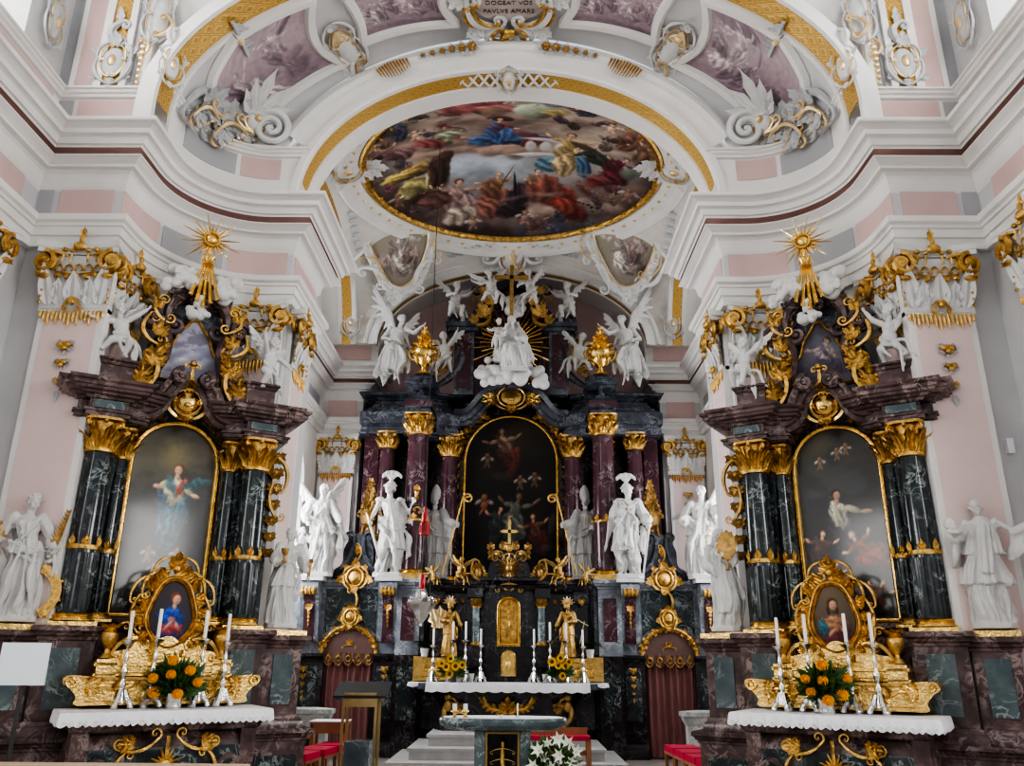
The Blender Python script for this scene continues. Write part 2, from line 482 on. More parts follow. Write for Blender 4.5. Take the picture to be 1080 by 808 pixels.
UPPER = [(.245, 7.345), (.26, 7.335), (.27, 7.36), (.30, 7.365), (.315, 7.40), (.33, 7.43), (.36, 7.45), (.385, 7.455), (.39, 7.475), (.395, 7.51), (.43, 7.535), (.47, 7.55), (.49, 7.555), (.50, 7.575), (.50, 7.60), (.0, 7.62)]
LOWER = [(0, 6.90), (.035, 6.95), (.05, 7.03), (.07, 7.10), (.10, 7.13), (.17, 7.135), (.175, 7.16), (.20, 7.185), (.24, 7.20), (.25, 7.21), (.28, 7.222), (.28, 7.235), (.12, 7.24)]
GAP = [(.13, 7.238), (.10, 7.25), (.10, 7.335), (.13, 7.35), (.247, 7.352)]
ARCHI = [(0, 6.13), (.07, 6.13), (.07, 6.26), (.10, 6.265), (.10, 6.37), (.125, 6.375), (.13, 6.41), (.17, 6.43), (.18, 6.46), (.18, 6.50), (0, 6.52)]
ATTIC = [(0.08, 7.6), (.08, 7.80), (.05, 7.82), (.05, 8.17), (.09, 8.18), (.10, 8.21), (.13, 8.225), (.14, 8.25), (.17, 8.26), (.17, 8.285), (0, 8.30)]
ATT = {}
for sd, nm in ((-1, 'left'), (1, 'right')):
    P = WALL if sd < 0 else flip(WALL); s = 1 if sd < 0 else -1
    f = (lambda q: q) if sd < 0 else flip
    # walls in two stretches so that the choir window can be cut
    A = f([(-5.58, 8.5), (-4.56, 8.5)] + CURVE + [(-2.95, 10.1), (-2.95, 11.5), (-4.08, 11.5)])
    w = MB(); w.sweep(A, [(0, -.6), (0, 8.3)], side=s)
    w.sweep(f([(-4.08, 16.9), (-3.2, 16.9), (-3.2, 17.9)]), [(0, -.6), (0, 8.3)], side=s)
    struct('wall_' + nm, w, 'plaster_palegrey', ang=30)
    e = MB(); e.sweep(P, UPPER, side=s); e.sweep(P, LOWER, side=s); e.sweep(P, ARCHI, side=s)
    struct('trim_%d' % (1 if sd < 0 else 2), e, 'plaster_white', ang=25)
    g = MB(); g.sweep(P, GAP, side=s); struct('trim_%d' % (3 if sd < 0 else 4), g, 'soffit_pink')  # recess and soffit between the two cornices, painted a deeper pink
    ATP = [(-5.58, -7), (-5.58, 8.5), (-4.22, 8.5)] + arcpts(-3.2, 8.74, 1.02, 180, 90, 18) + [(-2.90, 9.76), (-2.90, 10.5)]
    a = MB(); a.sweep(f(ATP), ATTIC, side=s)
    a.sweep(f(ATP[2:]), [(.0, 7.6), (0, 8.29), (-.6, 8.31)], side=s)
    a.sweep(f([(-4.08, 16.9), (-2.98, 16.9), (-2.98, 17.9)]), ATTIC, side=s)
    struct('trim_%d' % (5 if sd < 0 else 6), a, 'plaster_white', ang=25)
    # painted panels of frieze and attic
    pk = MB(); gr = MB()
    def panel(mb, p, q, o, z0, z1, W_=None):
        q_ = sub(W_ or WALL, p, q); q_ = q_ if sd < 0 else flip(q_)
        mb.sweep(q_, [(0, z0), (o, z0), (o, z1), (0, z1)], side=s, caps=True)
    for p, q in (((-3.80, 10.0), (-3.02, 10.1)), ((-4.50, 8.50), (-4.46, 9.28)), ((-5.30, 8.5), (-4.66, 8.5)), ((-5.58, 7.5), (-5.58, 8.2)), ((-5.58, -3), (-5.58, -1)), ((-5.58, 1.2), (-5.58, 3)),
                 ((-3.95, 16.9), (-3.33, 16.9)), ((-2.95, 10.2), (-2.95, 11.35))):
        panel(pk, p, q, .012, 6.54, 6.93)
    for p, q in (((-4.44, 9.34), (-3.86, 9.95)), ((-5.56, 8.5), (-5.38, 8.5)), ((-5.58, 3.2), (-5.58, 7.4)), ((-4.08, 12), (-4.08, 16.6))):
        panel(gr, p, q, .010, 6.54, 6.93)
    for p, q in (((-3.66, 9.66), (-3.12, 9.76)), ((-5.28, 8.5), (-4.55, 8.5)), ((-5.58, 6.9), (-5.58, 8.3)), ((-2.90, 9.95), (-2.90, 10.4))): panel(pk, p, q, .062, 7.84, 8.15, ATP)
    for p, q in (((-4.21, 8.95), (-3.72, 9.62)), ((-5.56, 8.5), (-5.34, 8.5))): panel(gr, p, q, .060, 7.84, 8.15, ATP)
    for x0, x1 in ((-3.95, -3.1),):
        pk.box(min(sd * -x0, sd * -x1), max(sd * -x0, sd * -x1), 16.835, 16.9, 7.84, 8.15)
    struct('trim_%d' % (7 if sd < 0 else 8), pk, 'plaster_pink'); struct('trim_%d' % (9 if sd < 0 else 10), gr, 'plaster_grey')

# walls with arched openings (plane at constant x, running in y), splayed reveal outwards
def arch_wall(mb, x, y0, y1, z0, z1, wy0, wy1, wz0, wzs, rise, rev, splay, sd):
    cy = (wy0 + wy1) / 2; hw = (wy1 - wy0) / 2
    arc = [(cy - hw * math.cos(PI * i / 16), wzs + rise * math.sin(PI * i / 16)) for i in range(17)]
    def q(a): mb.add([(x, y, z) for y, z in a], [tuple(range(len(a)))])
    q([(y0, z0), (y1, z0), (y1, wz0), (y0, wz0)])
    q([(y0, wz0), (wy0, wz0), (wy0, wzs), (wy0, z1), (y0, z1)]); q([(wy1, wz0), (y1, wz0), (y1, z1), (wy1, z1), (wy1, wzs)])
    for a, b in zip(arc, arc[1:]): q([a, b, (b[0], z1), (a[0], z1)])
    loop = [(wy0, wz0)] + arc + [(wy1, wz0)]
    k = (hw - splay) / hw
    inn = [(x + sd * rev, cy + (y - cy) * k, wz0 + splay + (z - wz0) * (1 - splay / (wzs + rise - wz0) * 2)) for y, z in loop]
    mb.rings([[(x, y, z) for y, z in loop], inn], True, False)
    return inn
def pane(name, loop, sd):
    g = MB(); n = len(loop); g.add(loop, [tuple(range(n))]); o = struct(name, g, 'window_glass')
    fr = MB(); ys = [p[1] for p in loop]; zs = [p[2] for p in loop]; x = loop[0][0]
    cy = (min(ys) + max(ys)) / 2; hw = (max(ys) - min(ys)) / 2; zt = max(zs)
    for i in range(1, 4):
        y = min(ys) + (max(ys) - min(ys)) * i / 4; fr.box(x - .02, x + .02, y - .015, y + .015, min(zs), zt - .25 * abs(y - cy))
    z = min(zs) + .5
    while z < zt - .3: fr.box(x - .02, x + .02, min(ys), max(ys), z - .012, z + .012); z += .55
    fr.tube(list(loop) + [loop[0]], .03, 4)
    part('window_frame', fr, 'iron', o)
wn = 1
for sd, nm in ((-1, 'left'), (1, 'right')):
    w = MB(); L = arch_wall(w, sd * 4.08, 11.5, 16.9, -.6, 6.52, 12.5, 15.95, 2.5, 4.9, 1.0, .75, .35, sd)
    w.add([(sd * 4.08, y, z) for y, z in ((11.5, 6.5), (16.9, 6.5), (16.9, 8.3), (11.5, 8.3))], [(0, 1, 2, 3)])
    struct('wall_%s' % nm, w, 'plaster_white', ang=30); pane('window_%d' % wn, L, sd); wn += 1
    w = MB(); L = arch_wall(w, sd * 4.10, 11.4, 16.5, 7.6, 10.6, 12.45, 15.6, 8.0, 8.55, .95, .55, .25, sd)
    struct('wall_%s' % nm, w, 'plaster_white', ang=30); pane('window_%d' % wn, L, sd); wn += 1
    # nave side wall with a tall window and an upper one
    w = MB()
    for y0, y1, a, b in ((-7, 1.0, -4.2, -.8), (1.0, 8.5, 1.6, 5.4)):
        L = arch_wall(w, sd * 5.58, y0, y1, -.6, 6.3, a, b, 2.2, 5.0, 1.0, .9, .3, sd); pane('window_%d' % wn, L, sd); wn += 1
    w.add([(sd * 5.58, y, z) for y, z in ((-7, 6.3), (8.5, 6.3), (8.5, 7.63), (-7, 7.63))], [(0, 1, 2, 3)])
    L = arch_wall(w, sd * 5.58, -7, 8.5, 7.6, 12.6, 3.2, 7.65, 7.95, 9.6, 1.6, .8, .1, sd); pane('window_%d' % wn, L, sd); wn += 1
    struct('wall_%s' % nm, w, 'plaster_palegrey', ang=30)

# floors and steps
fl = MB(); fl.box(-6.6, 6.6, -7, 8.6, -.9, -.30); fl.box(-6.6, 6.6, 8.6, 18.2, -.9, 0)
struct('floor', fl, 'floor_stone', sm=False)
bk = MB(); bk.box(-3.4, 3.4, 17.6, 17.9, 0, 10.4); struct('wall_back', bk, 'plaster_pink')
# back of the nave, far behind the viewer, kept open above a parapet
fb = MB(); fb.box(-5.6, 5.6, -7.2, -7.0, -.3, 2.2); struct('wall_front', fb, 'plaster_palegrey')
st = MB()
for i, (hx, y0, z1) in enumerate(((1.78, 13.35, .17), (1.50, 13.68, .34), (1.24, 14.0, .51))):
    st.box(-hx, hx, y0, 15.3, z1 - .17, z1 - .03); st.box(-hx - .03, hx + .03, y0 - .03, 15.3, z1 - .045, z1)
struct('trim_11', st, 'step_stone', sm=False)

# ================================================================ vaults
VC, VH, VU, VZ, VR = 13.4, 3.05, 3.42, 8.1, 2.66
def vz(x, y): return VZ + VR * math.sqrt(max(0, 1 - .5 * (x / VU) ** 2 - .5 * ((y - VC) / VH) ** 2))
v = MB(); v.grid(lambda a, b: ((a * 2 - 1) * VU, VC + (b * 2 - 1) * VH, vz((a * 2 - 1) * VU, VC + (b * 2 - 1) * VH)), 60, 60, False)
struct('ceiling', v, 'fascia_ivory')
def xarch(a, b, z0, y, n=48, stilt=None):
    """elliptical arch across the church at depth y: list of (point, outward normal, depth axis)"""
    C = []
    if stilt is not None: C.append(((a, y, stilt), (1, 0, 0), (0, 1, 0)))
    for i in range(n + 1):
        t = PI * i / n; nn = Vector((math.cos(t) / a, 0, math.sin(t) / b)).normalized()
        C.append(((a * math.cos(t), y, z0 + b * math.sin(t)), nn, (0, 1, 0)))
    if stilt is not None: C.append(((-a, y, stilt), (-1, 0, 0), (0, 1, 0)))
    return C
def yarch(x, cy, a, b, z0, sd, n=36):
    C = []
    for i in range(n + 1):
        t = PI * i / n; nn = Vector((0, math.cos(t) / a, math.sin(t) / b)).normalized()
        C.append(((x, cy + a * math.cos(t), z0 + b * math.sin(t)), nn, (sd, 0, 0)))
    return C
def lat_uv(n, m, rep, w): return lambda i, j: (i / n * rep, j / m * w)
# triumphal arch: gilded soffit, moulded face ring
AA, AB, AZ = 2.83, 2.05, 7.57
def cutarch(C, z): return [c for c in C if c[0][2] >= z]
t = MB(); t.arc(xarch(AA, AB, AZ, 9.65, stilt=7.6), [(.12, .6), (.12, .0), (.03, -.02), (0, 0), (0, .07), (.012, .08)])
t.arc(cutarch(xarch(AA, AB, AZ, 9.65, 96), 8.29), [(.62, .16), (.60, .10), (.55, .06), (.50, .06), (.49, .0), (.42, -.03), (.36, .0), (.34, .05), (.24, .07), (.14, .05), (.12, .03)])
t.arc(xarch(AA, AB, AZ, 9.65, stilt=7.6), [(.012, .36), (-.012, .37), (-.012, .44), (.0, .70), (.10, .76), (.2, .76)])
struct('trim_12', t, 'plaster_white', ang=30)
t = MB(); t.arc(xarch(AA, AB, AZ, 9.65), [(.012, .08), (.012, .36)], uvs=lat_uv(48, 1, 34, 1.9)); struct('trim_13', t, 'gold_lattice')
# closing wall between triumphal arch and choir vault
t = MB(); C1 = xarch(AA + .2, AB + .2, AZ, 10.40); C2 = []
t.rings([[p for p, _, _ in xarch(AA + .1, AB + .1, AZ, 10.41)], [(VU * math.cos(PI * i / 48), 10.36, 8.1 + (VR * .72 + .02) * math.sin(PI * i / 48)) for i in range(49)]], False, False)
struct('trim_14', t, 'plaster_white')
# outer arch towards the nave
OA, OB, OZ = 4.13, 2.40, 7.90
t = MB(); t.arc(xarch(OA, OB, OZ, 8.05, stilt=7.6), [(.34, .30), (.30, .10), (.24, .06), (.12, .04), (.10, 0), (.02, -.02), (0, .02), (.012, .03)])
t.arc(xarch(OA, OB, OZ, 8.05, stilt=7.6), [(.012, .36), (-.02, .37), (-.02, .44), (0, .46)]); struct('trim_15', t, 'plaster_white', ang=30)
t = MB(); t.arc(xarch(OA, OB, OZ, 8.05), [(.012, .03), (.012, .36)], uvs=lat_uv(48, 1, 40, 1.8)); struct('trim_16', t, 'gold_lattice')
# the coved surface between outer and inner arch
def cove(s, th, off=0.0):
    """s 0..1 from outer to inner arch, th in degrees along the arch from the right springing"""
    ph = s * PI / 2; c, q = math.cos(rad(th)), math.sin(rad(th))
    a = 3.45 + (OA - 3.45) * math.cos(ph); b = 2.75 + (OB - 2.75) * math.cos(ph); z = 7.57 + (OZ - 7.57) * math.cos(ph); y = 8.50 + 1.31 * math.sin(ph)
    p = Vector((a * c, y, z + b * q))
    if off:
        nn = Vector((-c * math.cos(ph), -math.sin(ph), -q * math.cos(ph))); p += nn.normalized() * off
    return p
t = MB(); t.grid(lambda a, b: (lambda p: Vector((p.x, p.y, max(p.z, 8.27))))(cove(b, a * 180)), 120, 16, False); t.F = [f for f in t.F if max(t.V[i][2] for i in f) > 8.275]; t.K = [0] * len(t.F); struct('ceiling', t, 'plaster_palegrey', ang=60)
# ivory upper part of nave piers beside the outer arch, with vertical bands
for sd in (-1, 1):
    w = MB(); C = [(sd * 6.2, 8.5, 8.28)]
    outer = [(sd * (OA + .28) * math.cos(PI / 2 * i / 20), OZ + (OB + .28) * math.sin(PI / 2 * i / 20)) for i in range(21)]
    far_ = [(sd * 5.7, OZ + (12.6 - OZ) * min(1, i / 10)) if i <= 10 else (sd * 5.7 * (1 - (i - 10) / 10), 12.6) for i in range(21)]
    for (a, b), (c, d) in zip(zip(outer, far_), zip(outer[1:], far_[1:])):
        w.add([(a[0], 8.47, a[1]), (b[0], 8.47, b[1]), (d[0], 8.47, d[1]), (c[0], 8.47, c[1])], [(0, 1, 2, 3)])
    struct('wall_' + ('left' if sd < 0 else 'right'), w, 'plaster_white')
    pk = MB(); gy = MB(); wh = MB(); gl = MB()
    def vb(mb, x0, x1, d, z1=12.5, uv=False):
        a, b = sorted((sd * x0, sd * x1)); y = 8.44 - d
        if uv: mb.add([(a, y, 8.3), (b, y, 8.3), (b, y, z1), (a, y, z1)], [(0, 1, 2, 3)], [[(0, 0), (1.1, 0), (1.1, 17), (0, 17)]])
        else: mb.box(a, b, y, 8.475, 8.29, z1)
    vb(gy, 5.42, 5.58, .02); vb(wh, 5.36, 5.42, .06); vb(pk, 5.12, 5.36, .03); vb(gy, 4.66, 4.74, .03)
    vb(wh, 5.02, 5.12, .07); vb(gl, 4.80, 5.02, .045, uv=True); vb(wh, 4.72, 4.80, .07); vb(wh, 4.46, 4.53, .06)
    for m, n_, k in ((pk, 17, 'plaster_pink'), (gy, 19, 'plaster_grey'), (wh, 21, 'plaster_white'), (gl, 23, 'gold_lattice')): struct('trim_%d' % (n_ + (sd > 0)), m, k)
# nave vault over the viewer
v = MB(); v.grid(lambda a, b: (-5.7 * math.cos(PI * a), 8.5 - b * 6.5, 9.8 + 2.6 * math.sin(PI * a)), 24, 6, False); struct('ceiling', v, 'plaster_white')
# choir: wall arches over the side windows and the arch over the high altar
for sd in (-1, 1):
    x = sd * 3.38; C = yarch(x, 13.85, 2.52, 2.1, 8.02, sd)
    t = MB(); t.arc(C, [(.14, -.02), (.10, -.05), (.03, -.05), (-.02, -.02), (-.02, .06), (0, .07)]); t.arc(C, [(0, .27), (-.02, .28), (-.02, .36), (.02, .37), (.06, .72)])
    struct('trim_%d' % (25 + (sd > 0)), t, 'plaster_white', ang=30)
    t = MB(); t.arc(C, [(0, .06), (0, .28)], uvs=lat_uv(36, 1, 28, 1.2)); struct('trim_%d' % (27 + (sd > 0)), t, 'gold_lattice')
C = xarch(2.92, 1.76, 8.06, 16.42)
t = MB(); t.arc(C, [(.30, .05), (.28, -.02), (.24, -.04), (.20, -.02), (.19, .02), (.05, .02), (.03, -.03), (-.02, -.03), (-.02, .04), (.0, .05)])
t.arc(C, [(.0, .22), (-.03, .23), (-.03, .32), (.0, .34), (0.05, .5), (.05, 1.2)]); struct('trim_29', t, 'plaster_white', ang=30)
t = MB(); t.arc(C, [(.0, .05), (.0, .22)], uvs=lat_uv(48, 1, 30, 1.1)); struct('trim_30', t, 'gold_lattice')
t = MB(); t.rings([[p for p, _, _ in xarch(3.1, 1.94, 8.06, 16.46)], [(VU * math.cos(PI * i / 48), 16.44, 8.1 + VR * .72 * math.sin(PI * i / 48)) for i in range(49)]], False, False)
struct('trim_31', t, 'fascia_ivory')
# ================================================================ painter: colours laid on mesh vertices, back to front
def s2l(c):
    c = np.asarray(c, float); return np.where(c <= .04045, c / 12.92, ((c + .055) / 1.055) ** 2.4)
def vnoise(X, Z, sc, octv=4, seed=0, ax=1.0):
    r = np.random.RandomState(seed); T = r.rand(64, 64); out = np.zeros_like(X); amp = 1; tot = 0
    x = X * sc * ax; z = Z * sc
    for o in range(octv):
        xi = np.floor(x).astype(int); zi = np.floor(z).astype(int); fx = x - xi; fz = z - zi
        fx = fx * fx * (3 - 2 * fx); fz = fz * fz * (3 - 2 * fz)
        a = T[zi % 64, xi % 64]; b = T[zi % 64, (xi + 1) % 64]; c = T[(zi + 1) % 64, xi % 64]; d = T[(zi + 1) % 64, (xi + 1) % 64]
        out += amp * ((a * (1 - fx) + b * fx) * (1 - fz) + (c * (1 - fx) + d * fx) * fz); tot += amp
        amp *= .55; x = x * 2.03 + 11.3; z = z * 2.03 + 5.7
    return out / tot
class Paint:
    def __init__(s, X, Z, base):
        s.X = X; s.Z = Z; s.C = np.tile(np.array(base, float), (len(X), 1)); s.sd = 1
        s.n1 = vnoise(X, Z, 9 / max(np.ptp(X), 1e-6), 4, 5); s.n2 = vnoise(X, Z, 28 / max(np.ptp(X), 1e-6), 3, 9)
    def mix(s, a, col):
        a = np.clip(a, 0, 1)[:, None]; s.C = s.C * (1 - a) + np.asarray(col) * a
    def grad(s, f, stops):
        ps = [p for p, _ in stops]; s.C = np.stack([np.interp(f, ps, [c[i] for _, c in stops]) for i in range(3)], 1)
    def cloud(s, sc, lo, hi, col, seed=0, m=None, ax=.7, k=1.0):
        n = vnoise(s.X, s.Z, sc, 5, seed, ax); a = np.clip((n - lo) / (hi - lo), 0, 1); a = a * a * (3 - 2 * a) * k
        s.mix(a if m is None else a * m, col)
    def blob(s, x, z, rx, rz, rot=0, col=(1, 1, 1), al=1.0, edge=.25, fold=0.0, fk=9, fa=20, shade=.38, wob=.26):
        s.sd += 1; c, q = math.cos(rad(rot)), math.sin(rad(rot)); dx = s.X - x; dz = s.Z - z
        lx = (dx * c + dz * q) / rx; lz = (-dx * q + dz * c) / rz
        kw = 2.1 if fold else 1; lx = lx + (s.n1 - .5) * wob * 2 * kw + (s.n2 - .5) * wob * kw * .5; lz = lz + (s.n2 - .5) * wob * 1.2 * kw - (s.n1 - .5) * wob * kw
        d = np.sqrt(lx * lx + lz * lz); a = np.clip((1 - d) / edge, 0, 1) * al
        i = a > 0
        if not i.any(): return
        sh = 1 + shade * (-.55 * (lx * c - lz * q) + .75 * (lx * q + lz * c))
        if fold:
            u = lx * math.cos(rad(fa)) + lz * math.sin(rad(fa)); w = -lx * math.sin(rad(fa)) + lz * math.cos(rad(fa))
            f = np.sin(fk * u + 2.2 * w * w + 5 * (s.n1 - .5) + s.sd); sh = sh * (1 + .7 * fold * f * np.abs(f))
        cc = np.clip(np.asarray(col)[None, :] * sh[:, None], 0, 1); a = a[:, None]
        s.C = np.where(i[:, None], s.C * (1 - a) + cc * a, s.C)
    def limb(s, x0, z0, x1, z1, r, col, al=1.0):
        L = math.hypot(x1 - x0, z1 - z0); s.blob((x0 + x1) / 2, (z0 + z1) / 2, L / 2 + r * .6, r, math.degrees(math.atan2(z1 - z0, x1 - x0)), col, al, .35, wob=.04)
    def head(s, x, z, r, skin, hair, tilt=0):
        s.blob(x, z + r * .25, r * 1.12, r * 1.15, 0, hair, 1, .3, wob=.05); s.blob(x + tilt * r * .25, z - r * .08, r * .78, r * .98, -tilt * 15, skin, 1, .3, shade=.3, wob=.03)
        for k in (-1, 1): s.blob(x + tilt * r * .3 + k * r * .3, z + r * .05, r * .16, r * .09, 0, [c * .35 for c in skin], .8, .6, wob=0)
        s.blob(x + tilt * r * .32, z - r * .18, r * .10, r * .25, 0, [min(1, c * 1.12) for c in skin], .6, .6, wob=0)
        s.blob(x + tilt * r * .3, z - r * .5, r * .2, r * .08, 0, (.6 * skin[0], .3 * skin[1], .3 * skin[2]), .8, .6, wob=0)
    def fig(s, x, z, h, robe, mantle, skin=(.82, .62, .5), hair=(.3, .2, .12), lean=0, arms=((-.8, .1), (.8, .3)), sit=0, tilt=0):
        """draped figure, x,z = hip, h = body height; lean in degrees; sit widens the lap"""
        c, q = math.cos(rad(90 - lean)), math.sin(rad(90 - lean))
        def at(u, v): return x + u * q * h + v * c * h, z - u * c * h + v * q * h
        lx, lz = at(.05 + .12 * sit, -.2 + .08 * sit)
        s.blob(lx, lz, h * (.17 + .14 * sit), h * (.36 - .1 * sit), -lean, mantle, 1, .2, .38, 10, 8)
        s.blob(*at(-.06, -.1), h * .15, h * .26, -lean + 25, [m * .8 for m in mantle], .9, .3, .3, 8, 20)
        for k, (ax, az) in zip((-1, 1), arms):
            sx, sz = at(k * .1, .24); ex, ez = at(k * .1 + ax * .17, .24 + az * .17 - .05); hx, hz = at(k * .1 + ax * .32, .24 + az * .36)
            s.limb(sx, sz, ex, ez, h * .055, robe); s.limb(ex, ez, hx, hz, h * .032, skin)
        tx, tz = at(0, .14); s.blob(tx, tz, h * .125, h * .2, -lean, robe, 1, .22, .3, 7, 70)
        s.blob(*at(-.05, .2), h * .07, h * .2, -lean + 30, mantle, .8, .4, .2, 6)
        nx, nz = at(0, .33); s.blob(nx, nz, h * .035, h * .06, 0, skin, 1, .4)
        hx, hz = at(.01, .42); s.head(hx, hz, h * .07, skin, hair, tilt)
    def putto(s, x, z, h, skin=(.85, .66, .54), lean=0, wing=(.75, .7, .66)):
        s.blob(x - h * .25, z + h * .15, h * .2, h * .1, 35, wing, .8, .4); s.blob(x + h * .25, z + h * .15, h * .2, h * .1, -35, wing, .8, .4)
        s.blob(x, z, h * .16, h * .22, lean, skin, 1, .3); s.limb(x - h * .05, z - h * .15, x - h * .2, z - h * .4, h * .07, skin); s.limb(x + h * .05, z - h * .15, x + h * .15, z - h * .42, h * .07, skin)
        s.limb(x, z + h * .1, x + h * .3, z + h * .25, h * .05, skin); s.head(x, z + h * .32, h * .13, skin, (.5, .36, .2))
def painted(name, pos, col, nu, nv, mat, parent=None, mask=None):
    """grid mesh (nv+1 rows of nu+1) carrying its colours"""
    v = pos.reshape(-1, 3); idx = np.arange((nu + 1) * (nv + 1)).reshape(nv + 1, nu + 1)
    f = np.stack([idx[:-1, :-1], idx[:-1, 1:], idx[1:, 1:], idx[1:, :-1]], -1).reshape(-1, 4)
    if mask is not None: f = f[mask.reshape(-1)[f].all(1)]
    me = bpy.data.meshes.new(name); me.from_pydata(v.tolist(), [], f.tolist())
    a = me.color_attributes.new('paint', 'FLOAT_COLOR', 'POINT')
    rgba = np.ones((len(v), 4), np.float32); rgba[:, :3] = s2l(np.clip(col, 0, 1)); a.data.foreach_set('color', rgba.ravel())
    me.materials.append(mt(mat)); me.polygons.foreach_set('use_smooth', [True] * len(me.polygons)); me.update()
    return link(name, me, parent)

# ---------------------------------------------------------------- the great ceiling picture
def ceiling_picture():
    nu, nv = 300, 250
    r = np.linspace(.0001, 1, nv + 1)[:, None]; t = np.linspace(0, 2 * PI, nu + 1)[None, :]
    k = r ** .75
    U = (k * np.cos(t)).ravel(); V = (k * np.sin(t)).ravel()
    X = U * 2.75; Y = 13.4 - V * 2.4
    Z = VZ + VR * np.sqrt(1 - .5 * (X / VU) ** 2 - .5 * ((Y - VC) / VH) ** 2) - .035
    p = Paint(U, V, (.5, .4, .36))
    d = np.sqrt(U * U + V * V)
    p.grad(V + .25 * (vnoise(U, V, 2, 3, 3) - .5), [(-1, (.27, .21, .21)), (-.75, (.34, .26, .26)), (-.35, (.56, .50, .49)), (0, (.62, .58, .58)), (.3, (.66, .55, .48)), (.62, (.70, .62, .54)), (1, (.62, .55, .48))])
    p.cloud(2.2, .45, .7, (.38, .29, .25), 21, k=.55); p.cloud(3.1, .5, .72, (.80, .74, .66), 22, np.clip(V + .5, 0, 1), k=.5)
    p.blob(-.2, -.16, .42, .24, 0, (.62, .67, .72), .9, .6); p.blob(.03, -.2, .2, .25, 20, (.66, .70, .73), .8, .6); p.blob(.1, .04, .25, .1, 10, (.76, .74, .72), .8, .5)
    p.mix(np.clip((d - .72) / .3, 0, 1) * np.clip(.9 - V, 0, 1) * .75, (.20, .14, .12))
    # banks of cloud
    for x, z, rx, rz, c in ((-.25, .12, .42, .1, (.66, .52, .45)), (.02, .05, .22, .09, (.58, .45, .39)), (-.45, .22, .3, .1, (.62, .48, .42)), (.0, .55, .5, .1, (.60, .48, .42)), (-.5, -.78, .35, .16, (.34, .26, .25)),
                            (.1, -.8, .4, .16, (.42, .33, .31)), (.5, -.74, .38, .15, (.33, .28, .29)), (.35, -.92, .3, .12, (.22, .23, .29)), (-.75, -.35, .25, .2, (.30, .22, .2)), (.8, -.4, .28, .26, (.40, .30, .27)), (.62, .2, .3, .12, (.70, .60, .53)), (.2, -.7, .25, .1, (.62, .50, .45)), (.62, -.55, .2, .1, (.52, .42, .38))):
        for k in range(5): p.blob(x + rx * (k - 2) * .38, z + rz * .25 * math.sin(k * 2.3 + x * 9), rx * .42, rz * (.9 + .2 * math.sin(k * 4)), 0, c, .85, .5, shade=.55)
    rr = random.Random(17)
    for k in range(46):   # crowd of half-hidden figures near the rim and in the clouds
        a = rr.uniform(0, 2 * PI); d_ = rr.uniform(.55, .97); x, z = d_ * math.cos(a), d_ * math.sin(a); t_ = rr.choice(((.46, .32, .28), (.40, .30, .30), (.52, .40, .32), (.36, .33, .38), (.50, .30, .26), (.44, .40, .34), (.34, .24, .20))); m_ = [c * rr.uniform(.75, 1.1) for c in t_]
        p.fig(x, z, rr.uniform(.16, .27), t_, m_, (.60, .45, .37), lean=rr.uniform(-70, 70), sit=rr.random() * .7, arms=((-rr.random(), rr.uniform(-.5, .7)), (rr.random(), rr.uniform(-.5, .7))))
        if k % 3 == 0: p.blob(x, z - .1, .14, .05, rr.uniform(-30, 30), (.46, .36, .32), .6, .6)
    # heaven
    p.blob(-.2, .78, .26, .13, 12, (.62, .30, .30), 1, .3, .35); p.blob(-.05, .7, .2, .07, -8, (.68, .36, .36), 1, .3, .35)
    p.blob(-.36, .86, .16, .06, 30, (.56, .30, .30), .9, .4); p.blob(-.1, .66, .1, .12, -20, (.55, .42, .32), .8, .4)
    p.blob(.16, .67, .15, .14, 0, (.62, .66, .55), 1, .2, shade=.6); p.fig(.25, .82, .3, (.66, .66, .66), (.6, .6, .62), lean=-70, sit=.6, hair=(.75, .73, .7))
    p.blob(.28, .66, .1, .06, 20, (.74, .60, .32), .9, .4, .3); p.fig(.45, .84, .3, (.56, .40, .36), (.50, .36, .32), lean=70, sit=.5); p.putto(.0, .86, .2); p.putto(.66, .74, .2); p.putto(-.62, .78, .18)
    # Mary on the cloud
    p.blob(-.03, .25, .28, .1, 8, (.26, .40, .62), 1, .2, .5, 9, 40, shade=.7); p.blob(-.2, .24, .14, .06, 25, (.25, .37, .60), 1, .25, .4); p.fig(-.09, .36, .40, (.52, .22, .26), (.28, .40, .64), lean=8, sit=.6, arms=((.5, .1), (.9, -.4)), tilt=-.6)
    p.blob(.14, .22, .07, .12, -25, (.48, .20, .24), 1, .3, .4); p.blob(.1, .3, .1, .06, -30, (.50, .24, .26), .9, .4)
    p.fig(-.45, .32, .34, (.62, .30, .28), (.52, .56, .42), lean=60, sit=.6); p.blob(-.55, .26, .13, .07, -20, (.58, .24, .24), 1, .3, .4); p.blob(-.38, .36, .12, .05, 10, (.60, .64, .50), 1, .3, .4); p.putto(-.62, .4, .18)
    # left groups
    p.blob(-.78, .58, .12, .2, -35, (.34, .24, .18), 1, .3, .3); p.fig(-.7, .55, .36, (.36, .34, .42), (.30, .29, .38), lean=20, arms=((.6, .8), (.9, .5))); p.blob(-.64, .8, .14, .05, 25, (.46, .36, .24), .9, .4)
    p.fig(-.8, .2, .34, (.56, .40, .38), (.52, .36, .36), lean=-30, sit=.6); p.putto(-.9, .36, .16)
    p.blob(-.76, -.12, .22, .07, 14, (.74, .58, .26), 1, .15, .4, 9, 60, shade=.9); p.blob(-.62, -.02, .1, .05, 50, (.72, .56, .26), 1, .25, .4)
